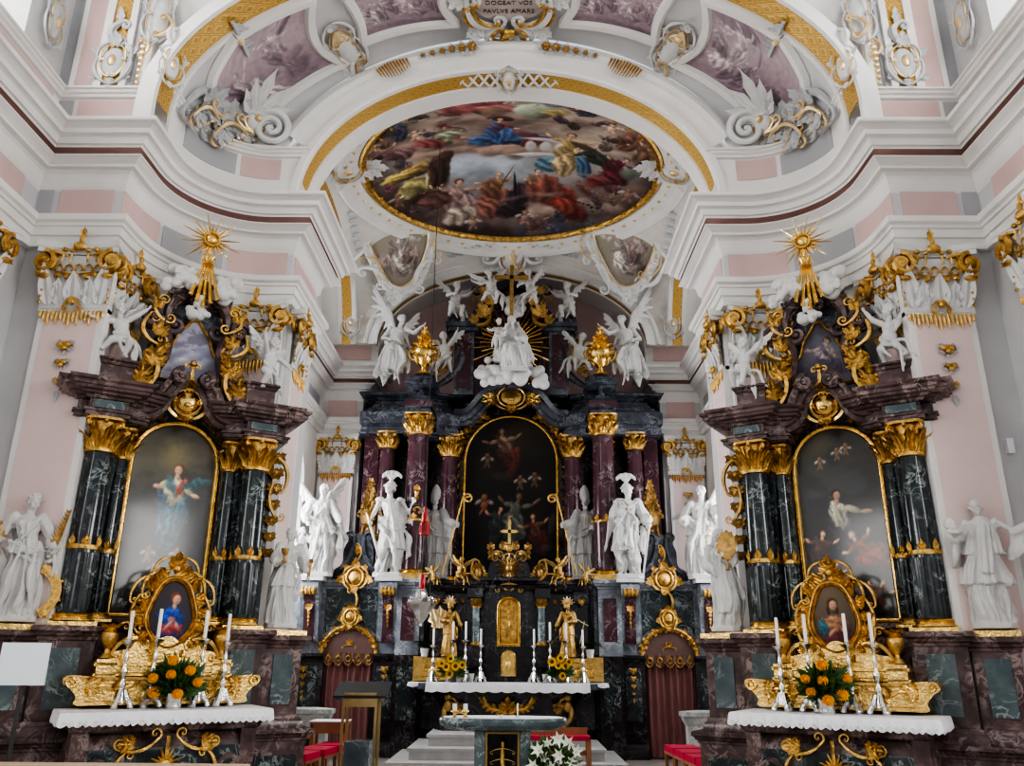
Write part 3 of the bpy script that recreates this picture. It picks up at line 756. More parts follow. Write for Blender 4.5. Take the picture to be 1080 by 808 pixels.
    p.blob(-.7, -.3, .15, .13, 30, (.60, .54, .30), 1, .25, .45); p.blob(-.58, -.22, .05, .15, -12, (.66, .62, .42), 1, .3, .3); p.blob(-.5, -.12, .09, .26, -14, (.28, .18, .14), 1, .25, .35); p.blob(-.44, .06, .06, .08, 0, (.34, .22, .16), 1, .3)
    p.fig(-.55, -.42, .26, (.30, .20, .16), (.26, .17, .14), lean=-20, sit=.3); p.putto(-.82, -.42, .2, (.48, .34, .28)); p.blob(-.66, -.46, .1, .08, 0, (.2, .14, .12), 1, .4)
    # foreground figures
    p.fig(-.42, -.52, .5, (.66, .52, .46), (.64, .50, .48), lean=10, sit=.5, arms=((-.6, .2), (1.1, .35)), hair=(.4, .2, .14), tilt=.5); p.blob(-.4, -.72, .13, .14, 0, (.62, .54, .48), 1, .25, .5, 8, 10)
    p.blob(-.56, -.5, .12, .1, 15, (.40, .24, .22), 1, .3, .35); p.fig(-.12, -.44, .46, (.60, .42, .24), (.54, .32, .24), lean=8, sit=.4, arms=((-.8, -.2), (.3, .6)), hair=(.55, .5, .46)); p.blob(-.18, -.66, .12, .15, 25, (.52, .30, .24), 1, .25, .45)
    p.limb(-.12, -.5, .03, -.1, .006, (.35, .28, .2)); p.blob(.05, -.52, .1, .17, -12, (.24, .15, .2), 1, .25, .35); p.blob(.0, -.7, .14, .09, 15, (.20, .13, .16), 1, .3, .3); p.limb(.02, -.2, .03, -.62, .012, (.16, .1, .1))
    p.fig(.17, -.38, .44, (.62, .46, .30), (.40, .26, .24), lean=6, sit=.4, arms=((-.3, -.3), (.8, -.3))); p.blob(.34, -.5, .2, .14, -35, (.54, .17, .13), 1, .2, .45, 9, 30, shade=.7); p.blob(.24, -.44, .12, .2, -20, (.52, .26, .20), 1, .25, .4)
    p.blob(.46, -.66, .14, .1, -30, (.44, .14, .12), 1, .25, .4); p.blob(.4, -.6, .09, .1, 0, (.6, .22, .16), 1, .3, .4); p.limb(.3, -.48, .74, -.6, .007, (.16, .12, .12)); p.limb(.56, -.5, .62, -.66, .006, (.16, .12, .12))
    # temple and figure in yellow
    for k in range(4): p.blob(.13 + .1 * k, .14, .045, .09, 0, (.78, .75, .73), .9, .3, shade=.2)
    p.blob(.25, .24, .2, .03, -4, (.82, .79, .76), .9, .3, shade=.2); p.blob(.2, .03, .24, .03, 4, (.80, .78, .76), .9, .3, shade=.2)
    p.blob(.28, -.1, .1, .1, 40, (.30, .44, .52), 1, .25, .4); p.fig(.38, .12, .5, (.72, .60, .34), (.72, .60, .36), lean=4, arms=((-.7, .5), (.8, .3)), hair=(.45, .32, .2)); p.blob(.37, -.1, .08, .16, 4, (.70, .58, .38), 1, .25, .4)
    p.blob(.5, -.08, .06, .17, 12, (.22, .36, .50), 1, .25, .4); p.fig(.57, .06, .36, (.18, .24, .18), (.22, .27, .20), lean=-50, sit=.3, arms=((-.9, .6), (.9, .2))); p.blob(.5, .18, .04, .14, 60, (.3, .24, .2), .9, .4)
    p.fig(.72, -.02, .34, (.42, .13, .15), (.40, .12, .15), lean=25, sit=.5); p.blob(.72, -.16, .13, .1, 10, (.38, .11, .14), 1, .25, .45); p.blob(.62, -.24, .1, .08, 30, (.48, .16, .15), 1, .3, .4); p.blob(.82, -.06, .07, .1, -20, (.34, .40, .34), .9, .4)
    for k in range(9): a = rr.uniform(0, 6.28); p.blob(.6 * math.cos(a), .55 * math.sin(a), .2, .035, rr.uniform(-25, 25), (.60, .50, .45), .5, .8)
    p.fig(.76, .42, .36, (.62, .36, .30), (.52, .34, .24), lean=30, sit=.4); p.fig(.88, .3, .3, (.50, .34, .28), (.48, .30, .2), lean=-20, sit=.4); p.blob(.9, .2, .1, .14, -20, (.46, .32, .22), 1, .3, .4); p.putto(.64, .52, .18); p.putto(.84, -.34, .2, (.56, .40, .33)); p.putto(.1, -.78, .2, (.62, .46, .4)); p.putto(-.3, -.82, .18, (.6, .44, .38))
    g_ = p.C.mean(1, keepdims=True); p.C = g_ + (p.C - g_) * .72
    p.C *= (1.08 + .25 * (p.n2[:, None] - .5) + .2 * (p.n1[:, None] - .5))
    pos = np.stack([X, Y, Z], 1)
    return painted('vault_fresco', pos, p.C, nu, nv, 'fresco')
o = ceiling_picture(); tag(o, 'large oval ceiling painting of saints and angels on clouds above the choir', 'painting')
def oval(k, dz, n=96): 
    return [((2.75 * k) * math.cos(2 * PI * i / n), 13.4 - 2.4 * k * math.sin(2 * PI * i / n)) for i in range(n)]
def vpt(x, y, off=0): return (x, y, vz(x, y) - off)
def oval_ring(mb, prof):
    """moulding on the vault around the oval; prof (scale, drop below the vault)"""
    mb.rings([[vpt(2.75 * k * math.cos(2 * PI * i / 96), 13.4 - 2.4 * k * math.sin(2 * PI * i / 96), d) for k, d in prof] for i in range(96)], False, False, True)
m = MB(); oval_ring(m, [(.985, .03), (.985, .07), (1.0, .10), (1.015, .10), (1.03, .06), (1.035, .01)])
for i in range(44):
    a = 2 * PI * i / 44; x, y = 2.72 * math.cos(a), 13.4 - 2.37 * math.sin(a); p = Vector(vpt(x, y, .10)); q = Vector((-math.cos(a), math.sin(a), 0))
    if i % 2: m.ell(p + q * .03, (.035, .035, .03), 6, 4)
    else: m.tube([p + q * .0, p + q * .06 + Vector((.03, .0, -.02)), p + q * .10, p + q * .06 - Vector((.03, 0, .02)), p], .012, 4)
part('gilt_rim', m, 'gold', o, 'gilded rim with small gold buds')
m = MB(); oval_ring(m, [(1.035, .01), (1.04, .06), (1.09, .05), (1.13, .05), (1.14, .09), (1.17, .10), (1.19, .05), (1.20, .0)]); m.k = 1
for i in range(60):
    a = 2 * PI * (i + .5) / 60; x, y = 2.75 * 1.085 * math.cos(a), 13.4 - 2.4 * 1.085 * math.sin(a); p = Vector(vpt(x, y, .06)); m.ell(p, (.05, .035, .02), 6, 4); m.ell(p + Vector((.0, 0, -.02)), .018, 5, 4)
part('stucco_border', m, ['plaster_white', 'gold_pale'], o, 'white stucco border', ang=30)

# ---------------------------------------------------------------- grisaille panels in the cove
def cove_panel(name, side, which, seed):
    nu, nv = 110, 90
    uu, vv = np.meshgrid(np.linspace(0, 1, nu + 1), np.linspace(0, 1, nv + 1)); pos = np.zeros((nv + 1, nu + 1, 3)); n = nu + 1
    for i in range(nv + 1):
        for j in range(n):
            u, v_ = uu[i, j], vv[i, j]
            if which == 'low':
                s = .0 + .70 * v_; L = float(np.interp(s, [0, .05, .12, .2, .3, .45, .6, .7], [148, 152, 158.5, 162.5, 163.5, 162, 159, 156])); R = 128.5 + 3 * math.sin(PI * v_)
            else:
                s = .02 + .50 * v_ - .03 * math.sin(PI * u); L = 122 - 1.5 * math.sin(PI * v_); R = 101 + 2 * math.sin(PI * v_)
            th = L + (R - L) * u; th = th if side < 0 else 180 - th
            pos[i, j] = cove(s, th, .02)
    U = uu.ravel() * 1.5; V = 1 - vv.ravel()
    if side > 0: U = 1.5 - U
    p = Paint(U, V, (.66, .58, .60)); dk = (.42, .34, .39); mdk = (.53, .45, .49); lt = (.74, .67, .68); vl = (.80, .74, .74)
    p.grad(V + .3 * (p.n1 - .5), [(0, (.50, .42, .45)), (.3, (.60, .52, .55)), (.7, (.68, .60, .62)), (1, (.66, .58, .60))])
    G = lambda *a, **k: p.fig(*a, skin=lt, hair=mdk, **k)
    if which == 'low' and side < 0:
        p.blob(.75, .12, .7, .12, 12, mdk, 1, .4); p.blob(1.1, .3, .3, .12, 25, dk, .9, .4); G(1.0, .62, .62, lt, mdk, lean=-6, arms=((-1, .2), (.9, -.1)), sit=.3); p.blob(1.14, .92, .06, .2, -15, dk, 1, .3, .4)
        G(.5, .38, .6, lt, vl, lean=-10, sit=.8, arms=((-.6, .1), (.8, .8))); p.blob(.6, .2, .28, .12, -25, lt, 1, .25, .5); p.blob(.3, .45, .12, .2, 20, dk, .9, .3, .4); p.blob(.36, .16, .2, .1, -30, mdk, 1, .3, .5); p.blob(.85, .4, .1, .07, 0, mdk, .9, .4)
        p.blob(1.2, .5, .2, .08, 20, mdk, .9, .3); p.limb(.95, .2, 1.05, .4, .03, dk)
    elif which == 'low':
        p.blob(.42, .9, .35, .16, -12, mdk, 1, .2); p.limb(.1, .82, .75, .7, .02, vl); p.limb(.65, .9, .72, .45, .02, mdk); G(.42, .62, .6, lt, vl, lean=5, arms=((-.7, .2), (.7, .5))); G(.2, .6, .5, lt, mdk, lean=-8); p.blob(.3, .36, .22, .1, -20, lt, 1, .3, .5)
        for x, z in ((.5, .3), (.72, .24), (.9, .3), (.64, .4)): G(x, z, .34, mdk, dk, lean=20, sit=.5)
        p.blob(1.15, .4, .25, .22, -15, mdk, .9, .25, .2, 14, 90); p.blob(.75, .1, .6, .08, 8, dk, .9, .4); p.blob(1.2, .22, .2, .1, 0, dk, .8, .4, .4)
    else:
        p.blob(.75, .1, .8, .12, 3, dk, 1, .4)
        for k in range(6): G(.2 + .22 * k, .45 + .05 * ((k * 7) % 3), .5, lt if k % 2 else mdk, mdk if k % 3 else vl, lean=(k * 37 % 50) - 25, sit=.4)
        p.blob(1.0, .35, .3, .1, 10, mdk, .8, .3, .4); p.blob(.5, .22, .35, .08, -6, mdk, .9, .4)
    p.C *= (.92 + .25 * (p.n2[:, None] - .5)); p.C = np.clip(p.C * np.array([1.0, .975, .99]) * .85 + .20, 0, 1)
    o = painted('vault_painting', pos, p.C, nu, nv, 'fresco')
    # white raised frame along the edge
    e = [pos[0, j] for j in range(n)] + [pos[i, nu] for i in range(1, nv + 1)] + [pos[nv, j] for j in range(nu - 1, -1, -1)] + [pos[i, 0] for i in range(nv - 1, 0, -1)]
    f = MB(); f.tube([tuple(q) for q in e[::4]] + [tuple(e[0])], .075, 6); part('stucco_frame', f, 'plaster_white', o, 'white stucco frame')
    return o
for sd, nm in ((-1, 'left'), (1, 'right')):
    o = cove_panel('p', sd, 'low', 1); tag(o, 'violet monochrome vault painting of ' + ('an angel bending over a kneeling figure, above the left scroll' if sd < 0 else 'figures before a temple front, above the right scroll'), 'painting', 'monochrome paintings in the cove')
    o = cove_panel('p', sd, 'up', 2); tag(o, 'violet monochrome vault painting cut by the top edge, %s of the inscription' % nm, 'painting', 'monochrome paintings in the cove')
# ================================================================ stucco work and pilasters
def place(mbs, P, nrm, up=(0, 0, 1), sc=1.0):
    """local frame: x to the right, z up, -y towards the viewer along nrm"""
    n = Vector(nrm).normalized(); u = Vector(up); u = (u - n * u.dot(n)).normalized(); x = u.cross(n) * -1
    x = (-n).cross(u) * 1.0
    M = Matrix(((x.x, -n.x, u.x, P[0]), (x.y, -n.y, u.y, P[1]), (x.z, -n.z, u.z, P[2]), (0, 0, 0, 1))) @ Matrix.Scale(sc, 4)
    for m in mbs: m.X = M
def unplace(mbs):
    for m in mbs: m.X = Matrix.Identity(4)
def drop(W, G, x, z, n=3, s=.09, k=1.0):
    """flowers on leaves hanging below one another"""
    for i in range(n):
        r = s * (1 - .18 * i); zz = z - i * s * 2.4 * k
        for a in (200, 340, 160, 20, 270): W.acan(x, zz, a, r * 1.5, r * .5, .15, -.005, 2)
        for q in ((-.45, .1), (.45, .1), (0, -.4)): G.ell((x + q[0] * r, -.03, zz + q[1] * r), (r * .5, r * .35, r * .4), 7, 5)
        G.tube([(x - r, -.02, zz), (x, -.05, zz + r * .2), (x + r, -.02, zz)], r * .18, 4)
    zz = z - n * s * 2.4 * k
    W.acan(x, zz + s, 270, s * 1.6, s * .4, .1)
def capital(W, G, w, h=.84):
    """broad pilaster capital: white leaf field, gilded corner volutes, gold centre and fringe; top at z=0"""
    W.sweep([(-w / 2 - .02, 0), (w / 2 + .02, 0)], [(0, -h), (.02, -h), (.035, -h + .02), (.02, -h + .045), (0.02, -h + .05), (.04, -.2), (.07, -.16), (0, -.16)], caps=False)
    pts = []
    for i in range(13):
        t = i / 12; pts.append((-w / 2 - .10 + (w + .2) * t, -.16 + .10 * math.sin(PI * t) + .0))
    W.prism(pts + [(w / 2 + .05, .05), (-w / 2 - .05, .05)], -.07, 0.0); W.prism([(x * .97, y + .015) for x, y in pts] + [(w / 2, .05), (-w / 2, .05)], -.13, -.07)
    for sg in (-1, 1):
        x = sg * (w / 2 + .01)
        G.spiral(x, -.24, .125, 1.6, rad(90), sg, .042, -.10, taper=.5); G.ell((x, -.10, -.24), (.075, .05, .075), 8, 6)
        G.spiral(x + sg * .03, -.24, .10, 1.3, rad(90), -sg, .035, -.02)
        G.leaf((x, -.08, -.33), (sg * .2, 0, -1), (0, -1, 0), .15, .06, .5); G.ell((x - sg * .02, -.10, -.42), (.07, .04, .035), 7, 5)
        G.tube([(x - sg * .05, -.1, -.13), (x - sg * .12, -.09, -.12), (x - sg * .24, -.07, -.16)], [.035, .03, .015], 5)
        W.leaf((sg * w * .38, -.03, -h + .1), (sg * .15, 0, 1), (0, -1, 0), .5, .10, .3, 4); W.leaf((sg * w * .22, -.02, -h + .1), (sg * .05, 0, 1), (0, -1, 0), .32, .09, .35, 3)
        for k in range(4): G.ell((x, -.05, -.5 - .075 * k), .02, 5, 4)
    W.leaf((0, -.02, -h + .08), (0, 0, 1), (0, -1, 0), .42, .12, .35, 4)
    # gold centre
    G.ell((0, -.12, -.06), (.075, .05, .055), 8, 6); G.ell((0, -.11, .04), (.03, .03, .05), 6, 5); G.acan(0, .05, 90, .16, .04, .1, -.08, 2)
    for k in (-2, -1, 1, 2): G.ell((k * .09, -.09, -.11 + .012 * abs(k)), (.035, .03, .03), 6, 4); G.tube([(k * .09, -.09, -.14), (k * .10, -.085, -.24)], .012, 4)
    for k in range(5):
        x = (k - 2) * w * .15; G.cscroll(x - .05, -.32, x + .05, -.32, .05, .014, .018, -.06, .8, 7, 4); G.ell((x, -.07, -.40 - .02 * (k % 2)), (.045, .03, .03), 6, 4)
    G.tube([(-w * .34, -.06, -.36), (0, -.08, -.40), (w * .34, -.06, -.36)], .016, 4)
    # fringe under the neck
    G.cscroll(-.10, -h + .06, .10, -h + .06, .10, .022, .03, -.06); G.ell((0, -.08, -h + .11), .04, 7, 5)
    n = int(w / .045)
    for k in range(n):
        x = -w / 2 + .02 + (w - .04) * k / (n - 1); L = .07 + .10 * ((k * 7) % 5) / 5 + .05 * (1 - abs(2 * k / (n - 1) - 1))
        G.tube([(x, -.03, -h + .02), (x, -.04, -h - L * .6), (x + .006, -.035, -h - L)], [.016, .018, .004], 4)
PIL = 40
def pilaster(P, ang, w, label_, z0=.0, drops=True):
    """P = face centre, ang = direction it looks (0 = towards the viewer, +90 = to the right)"""
    global PIL
    root = link('trim_%d' % PIL, None, None, (P[0], P[1], 0), (0, 0, rad(ang))); root['kind'] = 'structure'; PIL += 1
    s = MB(); s.box(-w / 2, w / 2, -.10, .03, z0, 5.35); s.box(-w / 2, w / 2, -.06, .03, 5.30, 6.0)
    part('shaft', s, 'plaster_white', root); p = MB(); p.box(-w / 2 + .07, w / 2 - .07, -.105, -.05, z0 + .3, 5.22); part('panel', p, 'plaster_palepink', root)
    W, G = MB(), MB(); W.X = G.X = Matrix.Translation((0, -.08, 6.12)); capital(W, G, w); unplace((W, G)); c = part('capital', W, 'stucco', root); part('capital_gilding', G, 'gold', c, 'gilded volutes and fringe')
    if drops:
        W, G = MB(), MB(); W.X = G.X = Matrix.Translation((0, -.11, 4.88)); drop(W, G, 0, 0, 3, .085); unplace((W, G)); d = part('flower_drop', W, 'stucco_grey', root, 'grey leaves with gilded flowers'); part('gilt_flowers', G, 'gold', d)
    return root
for sd in (-1, 1):
    pilaster((sd * 4.83, 8.49), 0, .74, ''); pilaster((sd * 5.57, 7.55), 90 * -sd, .8, ''); pilaster((sd * 3.32, 10.06), 0, .68, '', drops=False)
    pilaster((sd * 2.96, 10.55), -90 * sd * 1, .62, '', drops=False); pilaster((sd * 3.66, 16.89), 0, .72, ''); pilaster((sd * 4.56, 8.88), -75 * sd, .5, '', drops=False)

# ---- cartouches and scrolls of the vault
def cartouche(W, G, w, h, field=None):
    """rocaille frame of scrolls round an oval field, about w wide and h high"""
    for sg in (-1, 1):
        W.cscroll(sg * w * .12, h * .5, sg * w * .46, h * .10, sg * h * .10, w * .055, w * .09)
        W.cscroll(sg * w * .46, h * .08, sg * w * .10, -h * .5, sg * h * .12, w * .06, w * .10)
        G.cscroll(sg * w * .10, h * .40, sg * w * .34, h * .05, sg * h * .07, w * .028, w * .05, -.03); G.cscroll(sg * w * .33, h * .03, sg * w * .1, -h * .36, sg * h * .07, w * .028, w * .05, -.03)
        W.spray(sg * w * .42, h * .2, 90 - sg * 55, w * .32, 3, 70, .3); W.spray(sg * w * .36, -h * .3, 90 - sg * 130, w * .3, 3, 70, .3)
    W.spray(0, h * .42, 90, w * .42, 5, 110, .28, -.02); W.spray(0, -h * .44, 270, w * .34, 3, 80, .3)
def boss(W, G, w, h):
    W.ell((0, 0, 0), (w * .30, .05, h * .36), 14, 8); cartouche(W, G, w, h); G.ell((0, -.05, 0), (w * .12, .03, h * .14), 8, 6)
def stucco_thing(name, label, W, G, cat='stucco', group=None, wm='stucco', gm='gold_pale'):
    o = part(name, W, wm, None); tag(o, label, cat, group)
    if G and G.V: part('gilding', G, gm, o, 'gilded details')
    return o
def cove_frame(s, th):
    p = cove(s, th); a = cove(s + .01, th) - p; b = cove(s, th + .5) - p; n = a.cross(b).normalized()
    if n.y > 0 or (abs(n.y) < .2 and n.z > 0): n = -n
    return p, n, -a.normalized()
for sd, nm in ((-1, 'left'), (1, 'right')):
    T = (lambda t: t) if sd < 0 else (lambda t: 180 - t)
    def cf(s, th): return cove_frame(s, T(th))
    # large scroll standing on the attic
    W, G = MB(), MB(); place((W, G), (sd * 3.28, 9.62, 8.58), (-sd * .15, -1, -.12))
    W.spiral(0, 0, .27, 2.1, rad(200 if sd < 0 else -20), sd, .05, -.04, 44, .7, 7); W.spiral(0, 0, .24, 2.0, rad(200 if sd < 0 else -20), sd, .03, -.0, 44, .7, 7)
    W.tube([(-.27, 0, -.05), (-.24, 0, .20), (-.08, 0, .33), (.12, 0, .33)] if sd < 0 else [(.27, 0, -.05), (.24, 0, .20), (.08, 0, .33), (-.12, 0, .33)], [.06, .06, .055, .03], 7); W.ell((0, .08, 0), (.30, .05, .30), 16, 8)
    W.box(-.32, .32, -.06, .1, -.33, -.27)
    G.box(min(-sd * .30, -sd * .48), max(-sd * .30, -sd * .48), .02, .05, .12, .42) if False else None
    unplace((W, G)); stucco_thing('stucco_scroll', 'large white stucco volute on the attic at the %s foot of the inner arch' % nm, W, G, 'scroll')
    # bed of leaves with gilt C-scrolls between scroll and outer arch
    W, G = MB(), MB()
    for (s, th, sc, kk) in ((.50, 164, 1.3, 0), (.24, 166.5, 1.15, 1), (.70, 160, .9, 2)):
        p, n, up = cf(s, th); place((W, G), p + n * .05, n, (0, 0, 1), sc)
        W.ell((0, .03, 0), (.26, .05, .24), 12, 6)
        W.cscroll(-.3 * -sd, -.2, .12 * -sd, .22, -.14 * sd, .045, .09); G.cscroll(-.2 * -sd, -.24, .18 * -sd, -.02, -.14 * sd, .028, .06, -.06); G.cscroll(.0, .06, .22 * -sd, .20, .10 * sd, .024, .05, -.06)
        W.spray(0, 0, 90, .36, 7, 220, .26, -.02); W.spray(.1 * sd, -.1, 250, .26, 4, 120, .3, -.04)
        for q in range(4): G.ell((.06 - .04 * q, -.08, -.1 - .05 * q), .02, 5, 4)
    unplace((W, G)); stucco_thing('stucco_foliage', 'bed of grey stucco leaves with gilded scrolls left of the %s' % 'left scroll' if sd < 0 else 'bed of grey stucco leaves with gilded scrolls right of the right scroll', W, G, wm='stucco_grey')
    # plume of leaves
    W, G = MB(), MB(); p, n, up = cf(.60, 157); place((W, G), p + n * .08, n, (0, 0, 1), 1.45)
    for a, L in ((100, .52), (125, .40), (72, .42), (150, .34), (40, .36), (170, .26), (15, .26)): W.acan(0, 0, a if sd < 0 else 180 - a, L, .055, .5, -.03, 2)
    W.ell((0, -.02, -.05), (.09, .06, .10), 8, 6); G.ell((0, -.07, -.02), .04, 6, 5); G.cscroll(-.1, -.1, .1, -.1, -.06, .02, .04, -.04)
    unplace((W, G)); stucco_thing('stucco_plume', 'white stucco palm plume overlapping the lower edge of the %s violet painting' % nm, W, G)
    # consoles riding between the painted panels
    W, G = MB(), MB(); p, n, up = cf(.50, 126); place((W, G), p + n * .05, n, up); cartouche(W, G, .42, .9); W.ell((0, 0, 0), (.13, .05, .34), 10, 6); W.cscroll(0, -.2, .0, -.75, .14 * sd, .06, .10)
    W.spray(0, -.55, 270, .3, 5, 140, .3); G.cscroll(.06, -.25, .04, -.68, .12 * sd, .03, .07, -.06); G.ell((0, -.08, .28), (.08, .05, .10), 7, 5); G.cscroll(-.12, .22, .12, .22, .12, .028, .05, -.08)
    unplace((W, G)); stucco_thing('stucco_console', 'scrolled stucco console between the two violet paintings, %s haunch' % nm, W, G)
    # small leaf spray on the white rib
    W, G = MB(), MB(); p, n, up = cf(.02, 147); place((W, G), p + n * .05, n, (-sd * .7, 0, .7))
    for k in range(7): W.acan(-.24 + .08 * k, 0, 90 + (k - 3) * 9, .13 + .05 * (k % 2), .035, .3); 
    W.tube([(-.3, 0, 0), (.3, 0, 0)], .03, 5); G.ell((0, -.05, -.02), (.05, .04, .05), 6, 5)
    unplace((W, G)); stucco_thing('stucco_leaf_spray', 'small comb of stucco leaves above the %s violet painting' % nm, W, G, wm='stucco_grey')
    # ornaments where the nave bands start
    W, G = MB(), MB(); place((W, G), (sd * 4.91, 8.37, 8.66), (0, -1, 0)); boss(W, G, .46, .62); W.cscroll(0, .28, .02, .62, .10, .05, .07); W.acan(.0, .60, 95, .26, .05, .2)
    unplace((W, G)); stucco_thing('stucco_cartouche', 'grey stucco cartouche at the foot of the gold band, %s side' % nm, W, G, wm='stucco_grey')
    W, G = MB(), MB(); place((W, G), (sd * 4.40, 8.30, 9.30), (0, -1, 0)); cartouche(W, G, .36, .8); W.cscroll(.02, .40, .0, .85, .14 * sd, .05, .08); W.ell((0, .04, 0), (.13, .05, .36), 8, 6); G.cscroll(-sd * .12, -.02, -sd * .05, -.34, .14, .03, .05, -.05)
    for k in range(7): G.ell((sd * .1, -.05, -.50 - .09 * k), (.05 - .004 * k, .035, .045 - .003 * k), 6, 5)
    G.cscroll(sd * .14, -.36, sd * .10, -.62, .08, .025, .04, -.03)
    unplace((W, G)); stucco_thing('stucco_cartouche', 'slender grey stucco cartouche with a gold drop beside the outer arch, %s side' % nm, W, G, wm='stucco_grey')
    W, G = MB(), MB(); t = 178 if sd < 0 else 2; c, q = math.cos(rad(168 if sd < 0 else 12)), math.sin(rad(168))
    place((W, G), (OA * c + .0, 8.12, OZ + OB * q), (-c, -.8, 0)); boss(W, G, .30, .55); W.cscroll(0, .25, .0, .55, .10 * -sd, .04, .08); unplace((W, G)); stucco_thing('stucco_cartouche', 'white scrolled cartouche on the %s foot of the broad gold lattice arch' % nm, W, G)
    # little leaf spray in the panel at the side wall
    W, G = MB(), MB(); place((W, G), (sd * 5.50, 8.0, 8.95), (-sd, 0, 0)); boss(W, G, .34, .7); unplace((W, G)); stucco_thing('stucco_cartouche', 'grey stucco leaf ornament near the upper window, %s nave wall' % nm, W, G, wm='stucco_grey')
    # foot of the gold lattice band of the wall arch in the choir
    W, G = MB(), MB(); place((W, G), (sd * 3.46, 16.30, 8.48), (0, -1, 0)); boss(W, G, .40, .60); W.cscroll(0, .25, -.02, .62, .1, .045, .07); W.acan(0, .55, 90, .28, .05, .2); unplace((W, G))
    stucco_thing('stucco_cartouche', 'grey stucco cartouche at the foot of the gold lattice band above the %s choir window' % nm, W, G, wm='stucco_grey')
    # winged ornament clasping the oval rim to the side arch
    W, G = MB(), MB(); x, y = sd * 3.0, 13.0; place((W, G), vpt(x, y, .06), (-sd * .5, -.3, -1), (sd, 0, .2)); boss(W, G, .55, .7); W.spray(0, -.3, 270, .5, 5, 120, .25); G.cscroll(-.2, .1, .2, .1, .14, .03, .06, -.05); unplace((W, G))
    stucco_thing('stucco_cartouche', 'stucco clasp with gilded scrolls at the %s end of the oval painting' % nm, W, G)

# ---- inscription cartouche at the crown of the cove
W, G = MB(), MB(); p, n, up = cove_frame(.27, 90); up = Vector((0, -1, .0)); fr = (p + n * .06, n, up)
place((W, G), *fr); W.ell((0, .05, 0), (.62, .05, .42), 20, 8); root = None
F_ = MB(); place((F_,), *fr); F_.ell((0, .02, .0), (.50, .05, .34), 24, 10); unplace((F_,))
for sg in (-1, 1):
    W.cscroll(sg * .20, .50, sg * .58, .05, sg * .12, .06, .10); W.cscroll(sg * .58, .02, sg * .16, -.45, sg * .16, .07, .11); G.cscroll(sg * .18, -.42, sg * .50, -.05, -sg * .10, .03, .05, -.05); G.cscroll(sg * .62, -.1, sg * .42, -.42, sg * .09, .03, .06, -.05)
    W.spray(sg * .62, .05, 90 - sg * 90, .3, 4, 110, .3); W.spray(sg * .4, -.42, 270 + sg * 40, .34, 4, 90, .3); W.cscroll(sg * .16, -.5, sg * .3, -.78, sg * .1, .05, .08); G.cscroll(sg * .12, -.5, sg * .2, -.72, sg * .08, .03, .05, -.04)
W.spray(0, -.62, 270, .36, 5, 120, .3, -.03); G.ell((0, -.08, -.50), (.09, .06, .07), 8, 6); G.spiral(0, -.72, .13, 1.4, rad(90), 1, .035, -.08); W.cscroll(0, -.55, 0, -1.05, .16, .06, .1)
unplace((W, G)); root = stucco_thing('inscription_cartouche', 'scrolled stucco cartouche reading DOCEAT VOS PAVLVS AMARE at the top centre of the arch', W, G, 'cartouche', gm='gold')
part('inscription_field', F_, 'plaque_purple', root, 'violet field')
def text(name, s, size, M, mat, parent, ex=.006):
    cu = bpy.data.curves.new(name, 'FONT'); cu.body = s; cu.size = size; cu.align_x = 'CENTER'; cu.align_y = 'CENTER'; cu.extrude = ex; cu.space_character = 1.05
    t_ = bpy.data.objects.new('t', cu); COL.objects.link(t_); dg = bpy.context.evaluated_depsgraph_get(); dg.update(); me = bpy.data.meshes.new_from_object(t_.evaluated_get(dg)); bpy.data.objects.remove(t_)
    me.transform(M); me.materials.clear(); me.materials.append(mt(mat)); me.name = name
    return link(name, me, parent)
_m = MB(); place((_m,), fr[0] + fr[1] * .045, fr[1], fr[2]); TB = _m.X @ Matrix.Rotation(rad(90), 4, 'X')
for k, s_ in enumerate(('DOCEAT VOS', 'PAVLVS AMARE')): text('lettering', s_,   .102, TB @ Matrix.Translation((0, .03 - .155 * k, 0)), 'lettering', root)

# ---- gilded flowers and tassels on the face ring of the triumphal arch
def ringpt(t, n_): a, b = AA + n_, AB + n_; return (a * math.cos(rad(t)), 9.60, AZ + b * math.sin(rad(t)))
for sg in (-1, 1):
    G, W = MB(), MB()
    for k in range(6):
        t = 90 - sg * (9.5 + 2.6 * k); r = .085 - .009 * k; p = ringpt(t, .38); place((G, W), p, (0, -1, -.4), (math.cos(rad(t)), 0, math.sin(rad(t)))); G.rosette(0, 0, r, -.02, 6)
        for a in (0, 60, 120, 180, 240, 300): W.acan(0, 0, a + 30, r * 1.6, r * .4, .2, 0, 2)
    for k in range(11):
        t = 90 - sg * (27 + .85 * k); p = ringpt(t, .36); place((G, W), p, (0, -1, -.4), (math.cos(rad(t)), 0, math.sin(rad(t)))); L = .16 * (.5 + .5 * math.sin(PI * (k + 1) / 12)); G.tube([(0, -.02, L * .4), (0, -.03, -L)], [.018, .006], 4); G.ell((0, -.03, -L * .5), (.016, .015, .025), 5, 4)
    unplace((G, W)); o = part('arch_garland', W, 'stucco_grey'); tag(o, 'row of gilded flowers and tassels on the inner arch, %s of its crown' % ('left' if sg < 0 else 'right'), 'stucco'); part('gilding', G, 'gold_old', o)
